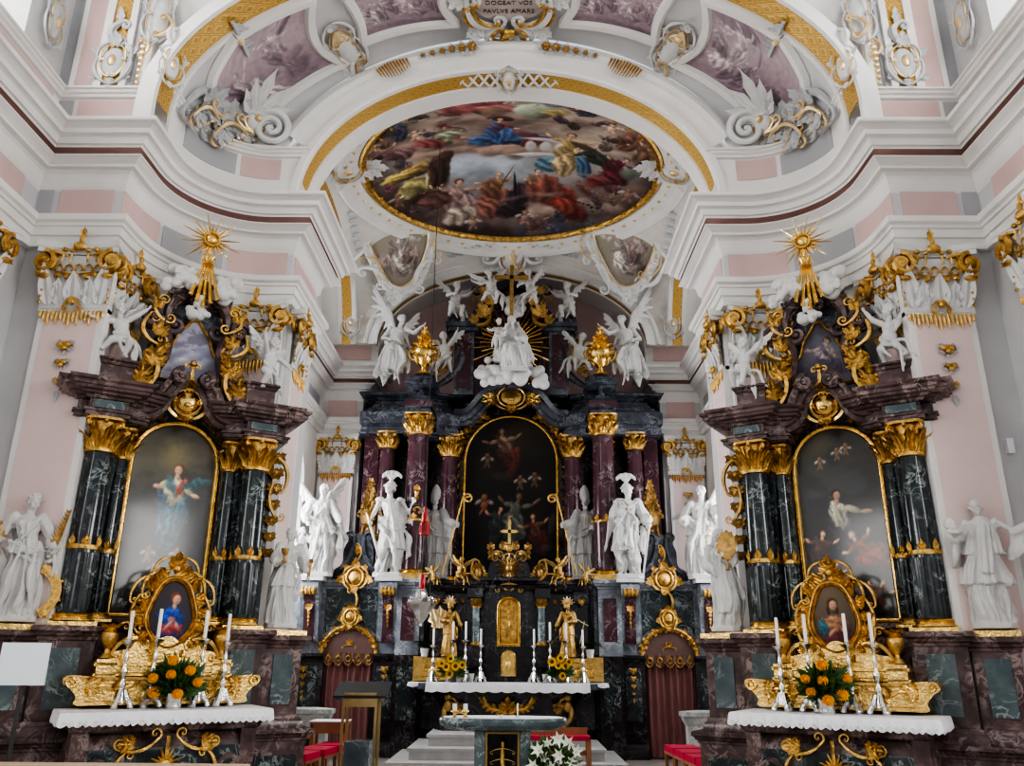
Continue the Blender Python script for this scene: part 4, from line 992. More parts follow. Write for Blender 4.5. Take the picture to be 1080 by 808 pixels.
# tracery of white ribbons on the gold soffit at the crown
W, G = MB(), MB(); place((W, G), (0, 9.86, AZ + AB - .02), (0, -.15, -1), (0, -1, 0))
for sg in (-1, 1):
    for k in range(4): W.tube([(sg * (.12 + .16 * k), 0, .12), (sg * (.2 + .16 * k), -.02, 0), (sg * (.28 + .16 * k), 0, -.12)], .02, 5); W.tube([(sg * (.12 + .16 * k), 0, -.12), (sg * (.2 + .16 * k), -.02, 0), (sg * (.28 + .16 * k), 0, .12)], .02, 5)
boss(W, G, .34, .5); unplace((W, G)); stucco_thing('stucco_clasp', 'white stucco clasp and ribbon tracery at the crown of the inner gold band', W, G)

# ---- choir: pendentive cartouches with monochrome reliefs, crown cartouche over the high altar arch
def vframe(x, y):
    p = Vector(vpt(x, y)); a = Vector(vpt(x + .01, y)) - p; b = Vector(vpt(x, y + .01)) - p; n = a.cross(b).normalized()
    if n.z > 0: n = -n
    return p, n
for sd, nm in ((-1, 'left'), (1, 'right')):
    x, y = sd * 2.40, 15.55; p, n = vframe(x, y); n = (n + Vector((0, -.75, .15))).normalized(); KS = 1.42
    nu = nv = 60; g = np.zeros((nv + 1, nu + 1, 3)); M_ = MB(); place((M_,), p + n * .14, n, (0, 0, 1), KS); X = M_.X
    uu, vv = np.meshgrid(np.linspace(0, 1, nv + 1), np.linspace(-PI, PI, nu + 1), indexing='ij')
    R_ = .50 * (1 + .10 * np.cos(3 * vv + .5 * sd) + .05 * np.sin(2 * vv)); lx = R_ * uu * np.sin(vv) * .86; lz = -R_ * uu * np.cos(vv) * 1.12
    for i in range(nv + 1):
        for j in range(nu + 1): g[i, j] = X @ Vector((lx[i, j], .02 - .05 * (1 - uu[i, j] ** 2), lz[i, j]))
    pt = Paint(lx.ravel(), lz.ravel(), (.62, .60, .54)); lt, md, dk = (.76, .73, .69), (.60, .54, .52), (.44, .36, .36)
    pt.grad(lz.ravel(), [(-.5, (.58, .54, .50)), (.5, (.64, .63, .55))]); pt.blob(.05 * sd, -.3, .3, .16, 10 * sd, md, 1, .3, .4); pt.fig(-.02 * sd, -.04, .8, lt, md, skin=lt, hair=md, lean=-12 * sd, sit=.9, arms=((-.7, .3), (.8, .1))); pt.blob(-.08 * sd, -.25, .14, .2, 25, lt, 1, .3, .5); pt.blob(.12, -.2, .1, .13, -20, dk, .8, .4, .4); pt.blob(-.12, .28, .1, .12, 0, lt, .7, .4)
    W, G = MB(), MB(); place((W, G), p + n * .12, n, (0, 0, 1), KS)
    def rim(k): return [(.50 * k * (1 + .10 * math.cos(3 * t + .5 * sd) + .05 * math.sin(2 * t)) * math.sin(t) * .86, 0, -.50 * k * (1 + .10 * math.cos(3 * t + .5 * sd) + .05 * math.sin(2 * t)) * math.cos(t) * 1.12) for t in [2 * PI * i / 48 for i in range(49)]]
    W.tube(rim(1.03), .035, 6); W.tube(rim(1.22), .04, 6); W.tube(rim(1.12), .05, 6, .5); G.tube([(a, b - .03, c) for a, b, c in rim(1.0)], .016, 4)
    for k in range(22):
        t = 2 * PI * k / 22; a, b, c = rim(1.12)[int(k * 48 / 22)]; W.acan(a * .96, c * .96, math.degrees(math.atan2(c, a)), .12, .04, .3, -.03, 1); G.ell((a, -.06, c), .016, 5, 4)
    W.spray(-sd * .28, .52, 90 + sd * 10, .40, 5, 120, .28, -.03); W.cscroll(-sd * .1, .62, -sd * .45, .50, .1, .04, .07); W.cscroll(sd * .5, .35, sd * .62, -.3, -.1 * sd, .045, .1); W.cscroll(-sd * .52, -.1, -sd * .30, -.62, .08 * sd, .045, .08); W.spray(0, -.66, 270, .3, 5, 110, .3); W.cscroll(sd * .15, -.62, sd * .5, -.42, -.1, .04, .07); G.cscroll(sd * .2, -.5, sd * .52, -.25, -.1, .02, .05, -.03); G.cscroll(-sd * .56, .3, -sd * .58, -.1, -.07, .02, .05, -.03)
    unplace((W, G)); o = stucco_thing('pendentive_cartouche', 'heart-shaped stucco cartouche with a seated figure under the %s end of the oval painting' % nm, W, G, 'cartouche'); q = painted('relief_picture', g, pt.C, nu, nv, 'fresco', o); q['label'] = 'monochrome seated figure'
    # white lace-like leaf bands over the pendentives
    W = MB()
    for k in range(7):
        xx, yy = sd * (1.35 - .16 * k), 16.08 - .01 * k; p, n = vframe(xx, yy); place((W,), p + n * .02, n, (0, -1, .3)); W.acan(0, -.1, 90, .26, .06, .25, 0, 2); W.acan(.05, -.1, 60, .16, .04, .25, 0, 2)
    unplace((W,)); stucco_thing('stucco_leaf_band', 'band of flat stucco leaves below the oval painting, %s of its middle' % nm, W, None, wm='stucco_grey'); W = MB()
    for k in range(6):
        xx, yy = sd * 3.18, 14.3 + .2 * k; p, n = vframe(xx, yy); place((W,), p + n * .02, n, (-sd, 0, .3)); W.acan(0, -.1, 90, .22, .06, .25, 0, 2)
    unplace((W,)); stucco_thing('stucco_leaf_band', 'band of flat stucco leaves outside the %s heart-shaped cartouche' % nm, W, None, wm='stucco_grey')
    W = MB(); G = MB()
    for k in range(14):
        t = 90 - sd * (4 + 1.0 * k); a, b = 2.92 + .36, 1.76 + .36; place((G,), (a * math.cos(rad(t)), 16.36, 8.06 + b * math.sin(rad(t))), (0, -1, -.3), (math.cos(rad(t)), 0, math.sin(rad(t)))); L = .1 * (.6 + .4 * math.sin(k)); G.tube([(0, 0, .05), (0, -.01, -L)], [.016, .006], 4)
    unplace((G,)); o = part('arch_fringe', G, 'stucco_grey'); tag(o, 'short row of stucco drops on the arch above the high altar, %s of the crown' % nm, 'stucco')
W, G = MB(), MB(); place((W, G), (0, 16.22, 10.02), (0, -1, -.35)); W.cscroll(.06, .30, -.02, -.20, .16, .07, .12); boss(W, G, .62, .75); G.cscroll(.14, .32, .12, -.28, -.12, .035, .07, -.06); W.spray(-.05, .38, 100, .48, 7, 170, .22, -.04, .6); W.cscroll(-.3, .05, -.6, -.10, .1, .05, .08); W.cscroll(.3, .05, .6, -.10, -.1, .05, .08); W.spray(0, -.3, 270, .26, 5, 140, .3)
unplace((W, G)); stucco_thing('stucco_cartouche', 'white stucco cartouche with leaf plume topping the arch over the high altar', W, G)
# ================================================================ carved figures
def lerp(a, b, t): return Vector(a) * (1 - t) + Vector(b) * t
def hand(m, w, d, pn, curl=.5, s=1.0, side=1):
    """w wrist, d direction of the hand, pn palm normal; five separate fingers bent towards the palm"""
    d = Vector(d).normalized(); pn = Vector(pn); pn = (pn - d * pn.dot(d)).normalized(); a = d.cross(pn) * side; w = Vector(w)
    pc = w + d * .045 * s; rot = Matrix((a, pn, d)).transposed()
    m.ell(pc, (.040 * s, .017 * s, .052 * s), 10, 6, rot)
    for i, (o, L) in enumerate(((-.030, .066), (-.010, .078), (.011, .074), (.030, .058))):
        b = w + d * .082 * s + a * o * s; t1 = (d * math.cos(curl) + pn * math.sin(curl)).normalized(); t2 = (d * math.cos(curl * 2.3) + pn * math.sin(curl * 2.3)).normalized()
        k = b + t1 * L * .5 * s + a * o * .12; e = k + t2 * L * .5 * s
        m.cap(b - d * .02 * s, k, .0115 * s, .0105 * s, 7); m.cap(k, e, .0105 * s, .009 * s, 7)
    b = w + d * .03 * s - a * .034 * s; k = b + (d * .7 - a * .7 + pn * .3).normalized() * .035 * s; e = k + (d * .9 - a * .1 + pn * .6 * curl).normalized() * .032 * s
    m.cap(b, k, .014 * s, .012 * s, 7); m.cap(k, e, .012 * s, .010 * s, 7)
def head_(m, c, yaw=0, pitch=0, tilt=0, s=1.0, hair='curly', beard=False, seed=1, child=False):
    """head about .25 tall at s=1 facing -y; hair: curly, long, short, cap"""
    R = Matrix.Rotation(rad(yaw), 3, 'Z') @ Matrix.Rotation(rad(tilt), 3, 'Y') @ Matrix.Rotation(rad(pitch), 3, 'X'); c = Vector(c); r = random.Random(seed)
    def p(x, y, z): return c + R @ (Vector((x, y, z)) * s)
    def e(x, y, z, rx, ry, rz, sg=10, rg=7): m.ell(p(x, y, z), (rx * s, ry * s, rz * s), sg, rg, R)
    e(0, .012, .03, .080, .098, .096, 14, 10); e(0, -.022, -.035, .062, .072, .082, 12, 8); e(0, -.062, -.093, .026, .022, .022)
    m.cap(p(0, -.090, .018), p(0, -.112, -.030), .010 * s, .017 * s, 8); e(0, -.094, -.066, .024, .013, .007); e(0, -.091, -.079, .019, .013, .007)
    for k in (-1, 1):
        m.cap(p(k * .012, -.088, .034), p(k * .050, -.074, .030), .012 * s, .010 * s, 7); e(k * .031, -.080, .010, .015, .011, .010); e(k * .042, -.066, -.035, .024, .024, .026); e(k * .080, .008, -.005, .012, .022, .032)
    if child:
        for k in (-1, 1): e(k * .042, -.060, -.045, .036, .034, .038)
    if hair != 'none':
        n = {'curly': 46, 'short': 26, 'long': 54, 'cap': 20}[hair]
        for i in range(n):
            a = r.uniform(-PI, PI); u = r.uniform(-.1 if hair != 'long' else -.45, 1); 
            y = math.sin(a) * .098; x = math.cos(a) * .085; q = math.sqrt(max(.05, 1 - max(u, 0) ** 2))
            if math.sin(a) < -.45 and u < .62: continue
            z = .03 + u * .105
            if hair == 'long' and u < 0: e(x * 1.0, y + .02, z - .02, .026, .026, .05)
            else: e(x * q * 1.02, .018 + y * q, z, .026, .026, .024)
    if beard:
        for i in range(14): e(r.uniform(-.05, .05), -.07 + r.uniform(-.01, .02), -.10 - r.uniform(0, .07), .018, .018, .026)
def robe(m, rows, k=11, amp=.16, tw=.6, seed=0, seg=56, y0=0):
    """pleated skirt or tunic: rows of (z, x, y, rx, ry, fold strength)"""
    r = random.Random(seed); ph = [r.uniform(0, 6.28) for _ in range(4)]; R = []
    ex = []
    for i in range(len(rows) - 1):
        for t in (0, .34, .67): ex.append([rows[i][q] * (1 - t) + rows[i + 1][q] * t for q in range(6)])
    ex.append(rows[-1]); z0 = ex[0][0]; H = abs(ex[-1][0] - z0) + 1e-6
    for z, x, y, rx, ry, f in ex:
        u = abs(z - z0) / H; ring = []
        for j in range(seg):
            a = 2 * PI * j / seg; w = math.sin(k * a + ph[0] + tw * u * 3 + .5 * math.sin(3 * a + ph[3])); w2 = math.sin((k * .5 + 2) * a // 1 * 0 + (k - 4) * a + ph[1] - tw * u * 2); g = amp * f * (.62 * (abs(w) * 2 - 1) + .38 * w2)
            ring.append((x + rx * (1 + g) * math.cos(a), y + ry * (1 + g) * math.sin(a), z))
        R.append(ring)
    m.rings(R)
def fold(m, pts, r0, r1=None, n=10):
    """one rounded ridge of cloth through a few points"""
    P = [Vector(p) for p in pts]; out = []; rr = []
    for i in range(n + 1):
        t = i / n * (len(P) - 1); a = min(int(t), len(P) - 2); f = t - a
        p0 = P[max(a - 1, 0)]; p1 = P[a]; p2 = P[a + 1]; p3 = P[min(a + 2, len(P) - 1)]
        out.append(.5 * ((2 * p1) + (p2 - p0) * f + (2 * p0 - 5 * p1 + 4 * p2 - p3) * f * f + (3 * p1 - p0 - 3 * p2 + p3) * f ** 3)); u = i / n
        rr.append((r0 * (1 - u) + (r1 if r1 is not None else r0) * u) * (.55 + .45 * math.sin(PI * min(1, max(0, u * .94 + .03)))))
    m.tube(out, rr, 8)
def sash(m, a, b, sag, n=6, w=.16, r=.026, bulge=.1, up=(0, 0, 1)):
    """bundle of parallel folds from a to b, spread by w along up, pushed outwards to -y"""
    a, b, u = Vector(a), Vector(b), Vector(up); q = random.Random(int(1e4 * (abs(a.x) + abs(b.z) + r)) + n); bulge *= .82; r *= .86
    a = a + u * .05; b = b - u * .06
    for i in range(n):
        o = u * (w * (i / (n - 1) - .5)); J = lambda k: Vector((q.uniform(-k, k), q.uniform(-k, k) * .6, q.uniform(-k, k))); mid = (a + b) / 2 + o * 1.7 + Vector((0, -bulge, -sag * (.3 + 1.3 * i / n))) + J(.045)
        e0, e1 = (0, 5) if i % 3 else (0, 4)
        P = [a + o * .5, (a + o * .7 + mid) / 2 + Vector((0, -bulge * .4, -sag * .2)) + J(.03), mid, (b + o + mid) / 2 + Vector((0, -bulge * .4, -sag * .2)) + J(.03), b + o * 1.1 + J(.03)]
        fold(m, P[e0:e1], r * q.uniform(.65, 1.3), r * q.uniform(.5, 1.1))
    for i in range(3):   # loose ends falling from the gathered side
        c = b + J(.03); fold(m, [c, c + Vector((.03 + .02 * i, -.04, -.14)), c + Vector((.0 + .03 * i, -.03, -.30 - .05 * i)), c + Vector((.05, -.02, -.42 - .06 * i))], r * 1.0, r * 1.2)
def cloak(m, tops, bots, n=9, th=.028, back=.12, seed=0, sway=.03):
    """hanging cloth made of vertical folds between a top line and a bottom line"""
    r = random.Random(seed)
    for i in range(n):
        t = i / (n - 1); a = lerp(tops[0], tops[1], t); b = lerp(bots[0], bots[1], t); d = Vector((r.uniform(-sway, sway), r.uniform(-.5, 1) * sway, 0)); q = Vector((0, back * math.sin(PI * t), 0))
        fold(m, [a + q * .4, lerp(a, b, .33) + q + d, lerp(a, b, .68) + q * 1.2 - d * .6, b + q + d * 1.4], th * (.8 + .5 * (i % 2)), th * 1.15)
def wing(m, root, tip, spread, L=1.0, n=11, sec=None, th=.022):
    """feathered wing: leading edge root->tip, feathers hang along spread"""
    root, tip, sp = Vector(root), Vector(tip), Vector(spread); d = tip - root
    mid = root + d * .5 - sp * .14 * L
    for i in range(9):
        a = lerp(root, mid, i / 9) if i < 5 else lerp(mid, tip, (i - 5) / 4); 
    m.cap(root, mid, .05, .045); m.cap(mid, tip, .045, .02)
    for layer, (k, nn) in enumerate(((1.0, n), (.62, n - 1), (.34, n - 2))):
        for i in range(nn):
            t = i / (nn - 1); b = root + d * t - sp * (.14 * L * (1 - abs(2 * t - 1))); ln = L * k * (.38 + .62 * t ** 1.2) * (.72 if t < .1 else 1)
            dr = (sp * (1 - .75 * t ** 1.5) + d.normalized() * (.15 + .95 * t ** 1.5)).normalized(); e = b + dr * ln * .62
            w = .055 * (1 - .12 * layer); c = (b + e) / 2 + Vector((0, -.014 * layer, 0)); nrm = d.normalized().cross(sp).normalized(); sx = dr.cross(nrm)
            m.ell(c, (w, th, ln * .36), 8, 7, Matrix((sx, nrm, dr)).transposed())
JD = dict(hip=(0, .02, .96), chest=(0, .0, 1.30), neck=(0, .0, 1.50), head=(0, -.035, 1.655), sL=(-.185, .01, 1.43), sR=(.185, .01, 1.43), eL=(-.30, -.02, 1.16), wL=(-.25, -.18, 1.0), eR=(.30, -.02, 1.16), wR=(.25, -.18, 1.0),
          hL=(-.095, .02, .93), hR=(.095, .02, .93), kL=(-.12, -.07, .50), aL=(-.12, .03, .08), kR=(.12, -.03, .50), aR=(.13, .0, .08), tL=None, tR=None)
def body(m, J, yaw=0, pitch=0, tilt=0, hair='curly', beard=False, arms=True, legs=True, hdL=None, hdR=None, curl=(.6, .6), seed=1, fem=False, sleeve=0.0, child=False, hs=1.0):
    j = dict(JD); j.update(J); V = {k: (Vector(v) if v is not None else None) for k, v in j.items()}
    hp, ch, nk = V['hip'], V['chest'], V['neck']
    m.ell(hp, (.165, .125, .15), 14, 9); m.cap(hp + Vector((0, 0, .04)), ch, .135 if not fem else .115, .155); m.ell(ch, (.175, .125, .16), 14, 9); m.ell(lerp(ch, nk, .45), (.165, .095, .09), 12, 7)
    for k in (-1, 1): m.ell(ch + Vector((k * .075, -.085, .03)), (.072, .05 if not fem else .065, .062), 10, 6)
    m.cap(lerp(ch, nk, .6), V['head'] + Vector((0, .02, -.05)), .062, .052); head_(m, V['head'], yaw, pitch, tilt, hs, hair, beard, seed, child)
    if arms:
        for s_, (a, b, c, hd, cu) in enumerate((('sL', 'eL', 'wL', hdL, curl[0]), ('sR', 'eR', 'wR', hdR, curl[1]))):
            a, b, c = V[a], V[b], V[c]; m.ell(a, .072, 10, 7); m.cap(a, b, .062, .050); m.cap(b, c, .050, .031); m.cap(lerp(b, c, .2), lerp(b, c, .5), .050, .042)
            d = (c - b).normalized() if hd is None else Vector(hd[0]); pn = Vector((1 if s_ == 0 else -1, 0, -.2)) if hd is None else Vector(hd[1]); hand(m, c, d, pn, cu, 1.08, 1 if s_ == 0 else -1)
            if sleeve:
                m.cap(a, b, .085 + .02 * sleeve, .085 + .03 * sleeve); m.cap(b, lerp(b, c, .7), .075 + .02 * sleeve, .085 + .05 * sleeve)
                for q in range(4): fold(m, [lerp(a, b, .2 + .2 * q) + Vector((0, -.07, .05)), lerp(a, b, .5 + .15 * q) + Vector((0, -.08, -.05)), lerp(a, b, .6 + .13 * q) + Vector((0, .0, -.12 - .04 * sleeve))], .022)
    if legs:
        for h, k, a, t in (('hL', 'kL', 'aL', 'tL'), ('hR', 'kR', 'aR', 'tR')):
            h, k, a = V[h], V[k], V[a]; m.cap(h, k, .095, .062); m.cap(k, a, .060, .038); m.ell(lerp(k, a, .3) + Vector((0, .018, 0)), (.056, .062, .12), 10, 7)
            tt = V[t] if V[t] is not None else a + Vector((.03 if a.x > 0 else -.03, -.15, -.055)); m.cap(a + Vector((0, .02, -.04)), tt, .042, .032); m.ell(a + Vector((0, .03, -.045)), (.04, .05, .035))
    return V
def plinth(m, w=.28, d=.20, h=.06, ch=.10):
    m.prism([(-w, -d + ch), (-w + ch, -d), (w - ch, -d), (w, -d + ch), (w, d), (-w, d)], .016 - h, .04)
STAT = []
def crumple(me, seed, sway, amp, zr):
    """weight shift of the whole figure and small slanting creases in the cloth"""
    n = len(me.vertices); co = np.empty(n * 3, np.float32); no = np.empty(n * 3, np.float32); me.vertices.foreach_get('co', co); me.vertices.foreach_get('normal', no); co = co.reshape(-1, 3); no = no.reshape(-1, 3)
    z = co[:, 2]; a = np.arctan2(co[:, 1], co[:, 0]); rr = np.hypot(co[:, 0], co[:, 1])
    msk = np.clip((z - zr[0]) / .12, 0, 1) * np.clip((zr[1] - z) / .12, 0, 1)
    f = vnoise(a * 1.9 + z * 1.1 + 9, z * .75 - a * .25 + 9, 1.0, 1, seed); f = 1 - np.abs(f * 2 - 1); f2 = vnoise(a * 2.4 - z * 2.0 + 9, z * 1.3 + a * .5 + 9, 1.0, 1, seed + 3); f2 = 1 - np.abs(f2 * 2 - 1)
    co += no * ((f ** 2 - .5) * amp + (f2 ** 3 - .3) * amp * .8)[:, None] * msk[:, None]
    co[:, 0] += sway * np.sin(PI * np.clip(z, 0, 1.9) / 1.0) * np.clip(z / .4, 0, 1); co[:, 1] -= .02 * np.sin(PI * np.clip(z, 0, 1.9) / 1.9)
    me.vertices.foreach_set('co', co.ravel()); me.update()
def statue(name, label, cat, draw, P, rz, H, voxel=.0105, mat='statue_white', group=None, it=2, parts=(), sway=None, amp=.044, zr=(.02, 1.42)):
    m = MB(); draw(m); me = remesh(m, voxel, it, .5, True, name, mat)
    sd = len(STAT) + 5; crumple(me, sd, (.045 if sd % 2 else -.045) if sway is None else sway, amp, zr)
    o = link(name, me, None, P, (0, 0, rz)); o.scale = (H / 1.8,) * 3; tag(o, label, cat, group); STAT.append(o)
    for pn, pm, mats, lb in parts: part(pn, pm, mats, o, lb)
    return o

# ---- draped saints ---------------------------------------------------------------------
def d_palm_saint(m):      # young woman saint, sword held down in one hand, palm in the other, one leg forward
    V = body(m, dict(hip=(.02, .02, .96), head=(.03, -.03, 1.655), eL=(-.33, .02, 1.18), wL=(-.36, -.14, 1.10), eR=(.33, .02, 1.17), wR=(.36, -.10, 1.00), kL=(-.17, -.16, .52), aL=(-.18, -.02, .08)), yaw=28, tilt=6, fem=True, curl=(1.1, 1.0), seed=3, sleeve=.25)
    robe(m, [(.05, -.02, .02, .30, .21, 1.2), (.30, -.01, .01, .27, .19, 1.1), (.62, .0, .0, .23, .17, .9), (.92, .02, .01, .20, .15, .6), (1.10, .01, .0, .165, .125, .4)], 13, .17, .5, 3)
    fold(m, [(-.05, -.16, 1.0), (-.14, -.26, .62), (-.17, -.22, .35), (-.22, -.2, .08)], .05, .05); fold(m, [(.02, -.17, .95), (.0, -.22, .5), (.04, -.2, .08)], .035); fold(m, [(.12, -.16, .95), (.12, -.2, .5), (.2, -.16, .08)], .04)
    sash(m, (-.28, -.04, 1.03), (.34, -.04, .98), .12, 6, .18, .03, .16); sash(m, (.18, -.06, 1.42), (-.16, -.10, 1.06), .03, 4, .1, .02, .08)
    cloak(m, ((.32, .02, 1.12), (.45, .0, 1.02)), ((.22, .04, .55), (.36, .02, .48)), 5, .035, .03, 2); cloak(m, ((-.16, .1, 1.42), (.16, .1, 1.42)), ((-.30, .14, .08), (.26, .14, .06)), 9, .04, .05, 4)
    sash(m, (-.18, .0, 1.44), (-.34, .02, 1.06), .02, 4, .1, .026, .02); plinth(m, .30, .22)
def d_barbara(m):         # young woman seen half from the side, a chalice before her
    V = body(m, dict(eL=(-.27, -.10, 1.16), wL=(-.12, -.26, 1.14), eR=(.30, .0, 1.16), wR=(.40, -.06, .96)), yaw=-40, pitch=6, fem=True, seed=9, sleeve=.2, hair='long', curl=(1.1, .7))
    robe(m, [(.05, .0, .02, .27, .22, 1.2), (.4, .0, .02, .22, .19, 1.0), (.75, .0, .01, .18, .16, .8), (1.06, .0, .0, .15, .12, .4)], 14, .18, .3, 5)
    robe(m, [(.70, .0, .02, .235, .19, 1.0), (.88, .0, .01, .20, .165, .8), (1.08, 0, 0, .155, .125, .3)], 12, .14, .2, 6)
    sash(m, (-.18, -.02, 1.42), (.2, -.06, 1.05), .05, 4, .1, .022, .08); cloak(m, ((-.15, .1, 1.4), (.16, .1, 1.4)), ((-.2, .2, .08), (.24, .2, .06)), 7, .04, .06, 8); plinth(m, .27, .22)
def d_nun(m):             # veiled figure holding a round reliquary at the shoulder
    V = body(m, dict(eL=(-.27, -.02, 1.14), wL=(-.16, -.22, 1.02), eR=(.24, -.12, 1.18), wR=(.12, -.24, 1.28)), yaw=-20, pitch=8, tilt=-6, fem=True, hair='cap', seed=4, sleeve=.6, curl=(1.0, 1.1))
    m.ell((0, .03, 1.68), (.11, .115, .13), 14, 9); cloak(m, ((-.11, .06, 1.70), (.11, .06, 1.70)), ((-.2, .12, 1.05), (.2, .12, 1.05)), 7, .04, .06, 1)
    robe(m, [(.05, .0, .02, .25, .20, 1.2), (.4, .0, .01, .20, .17, 1.1), (.8, .0, .0, .17, .145, .9), (1.2, .0, .0, .17, .13, .5), (1.42, 0, 0, .16, .10, .2)], 12, .16, .15, 12)
    cloak(m, ((-.07, -.13, 1.38), (.07, -.13, 1.38)), ((-.09, -.2, .28), (.09, -.2, .28)), 4, .032, -.02, 3, .01); cloak(m, ((-.2, .06, 1.42), (.2, .06, 1.42)), ((-.27, .1, .1), (.27, .1, .08)), 9, .045, .08, 5); plinth(m, .26, .22)
def d_priest(m):          # bald priest in a cape and knee-long surplice, skull on one hand, other arm flung wide
    V = body(m, dict(head=(-.02, -.05, 1.655), eL=(-.34, -.06, 1.20), wL=(-.36, -.30, 1.24), eR=(.42, .0, 1.28), wR=(.62, -.10, 1.36), kL=(-.1, -.14, .5)), yaw=-18, pitch=4, tilt=-5, hair='none', seed=7, hdL=((0, -1, .2), (0, .2, 1)), hdR=((.9, -.25, .02), (0, -.3, 1)), curl=(.35, .2))
    for k in range(9): a = k * PI / 8; m.ell((-.02 + .088 * math.cos(a), .03 + .07 * abs(math.sin(a)), 1.665), .026)
    robe(m, [(.05, .02, .02, .28, .22, 1.1), (.35, .01, .01, .25, .20, 1.0), (.70, .0, .0, .22, .18, .8), (1.0, .0, .0, .19, .14, .4)], 12, .15, .4, 2)
    robe(m, [(.56, .02, .01, .34, .25, 1.25), (.66, .01, .01, .30, .23, 1.1), (.95, .0, .0, .22, .18, .8), (1.25, 0, 0, .19, .15, .4)], 17, .15, .3, 21)
    robe(m, [(.98, .0, .01, .285, .20, 1.0), (1.18, .0, .01, .265, .18, .8), (1.36, 0, .01, .22, .14, .4), (1.46, 0, .01, .13, .09, .1), (1.52, 0, 0, .085, .08, 0)], 11, .12, .2, 23)
    cloak(m, ((-.03, -.15, 1.42), (.08, -.15, 1.42)), ((-.05, -.23, .72), (.10, -.24, .70)), 3, .035, -.02, 3, .01)
    cloak(m, ((.34, -.0, 1.26), (.55, -.06, 1.34)), ((.36, .04, .88), (.53, -.02, .98)), 6, .042, .02, 6); cloak(m, ((-.30, -.04, 1.2), (-.35, -.22, 1.2)), ((-.33, .0, .78), (-.36, -.14, .82)), 5, .045, .01, 6)
    m.cap((.40, 0, 1.28), (.56, -.07, 1.33), .08, .09); m.cap((-.33, -.05, 1.2), (-.355, -.2, 1.22), .08, .09); plinth(m, .28, .22)
def d_skull(m):
    m.ell((0, .01, .05), (.075, .095, .08), 16, 11); m.ell((0, -.05, -.005), (.05, .05, .05)); m.cap((-.03, -.065, -.055), (.03, -.065, -.055), .026, .026)
    for k in (-1, 1): m.ell((k * .055, -.05, .005), (.02, .03, .018)); m.cap((k * .045, .0, -.03), (k * .035, -.055, -.06), .016, .016)
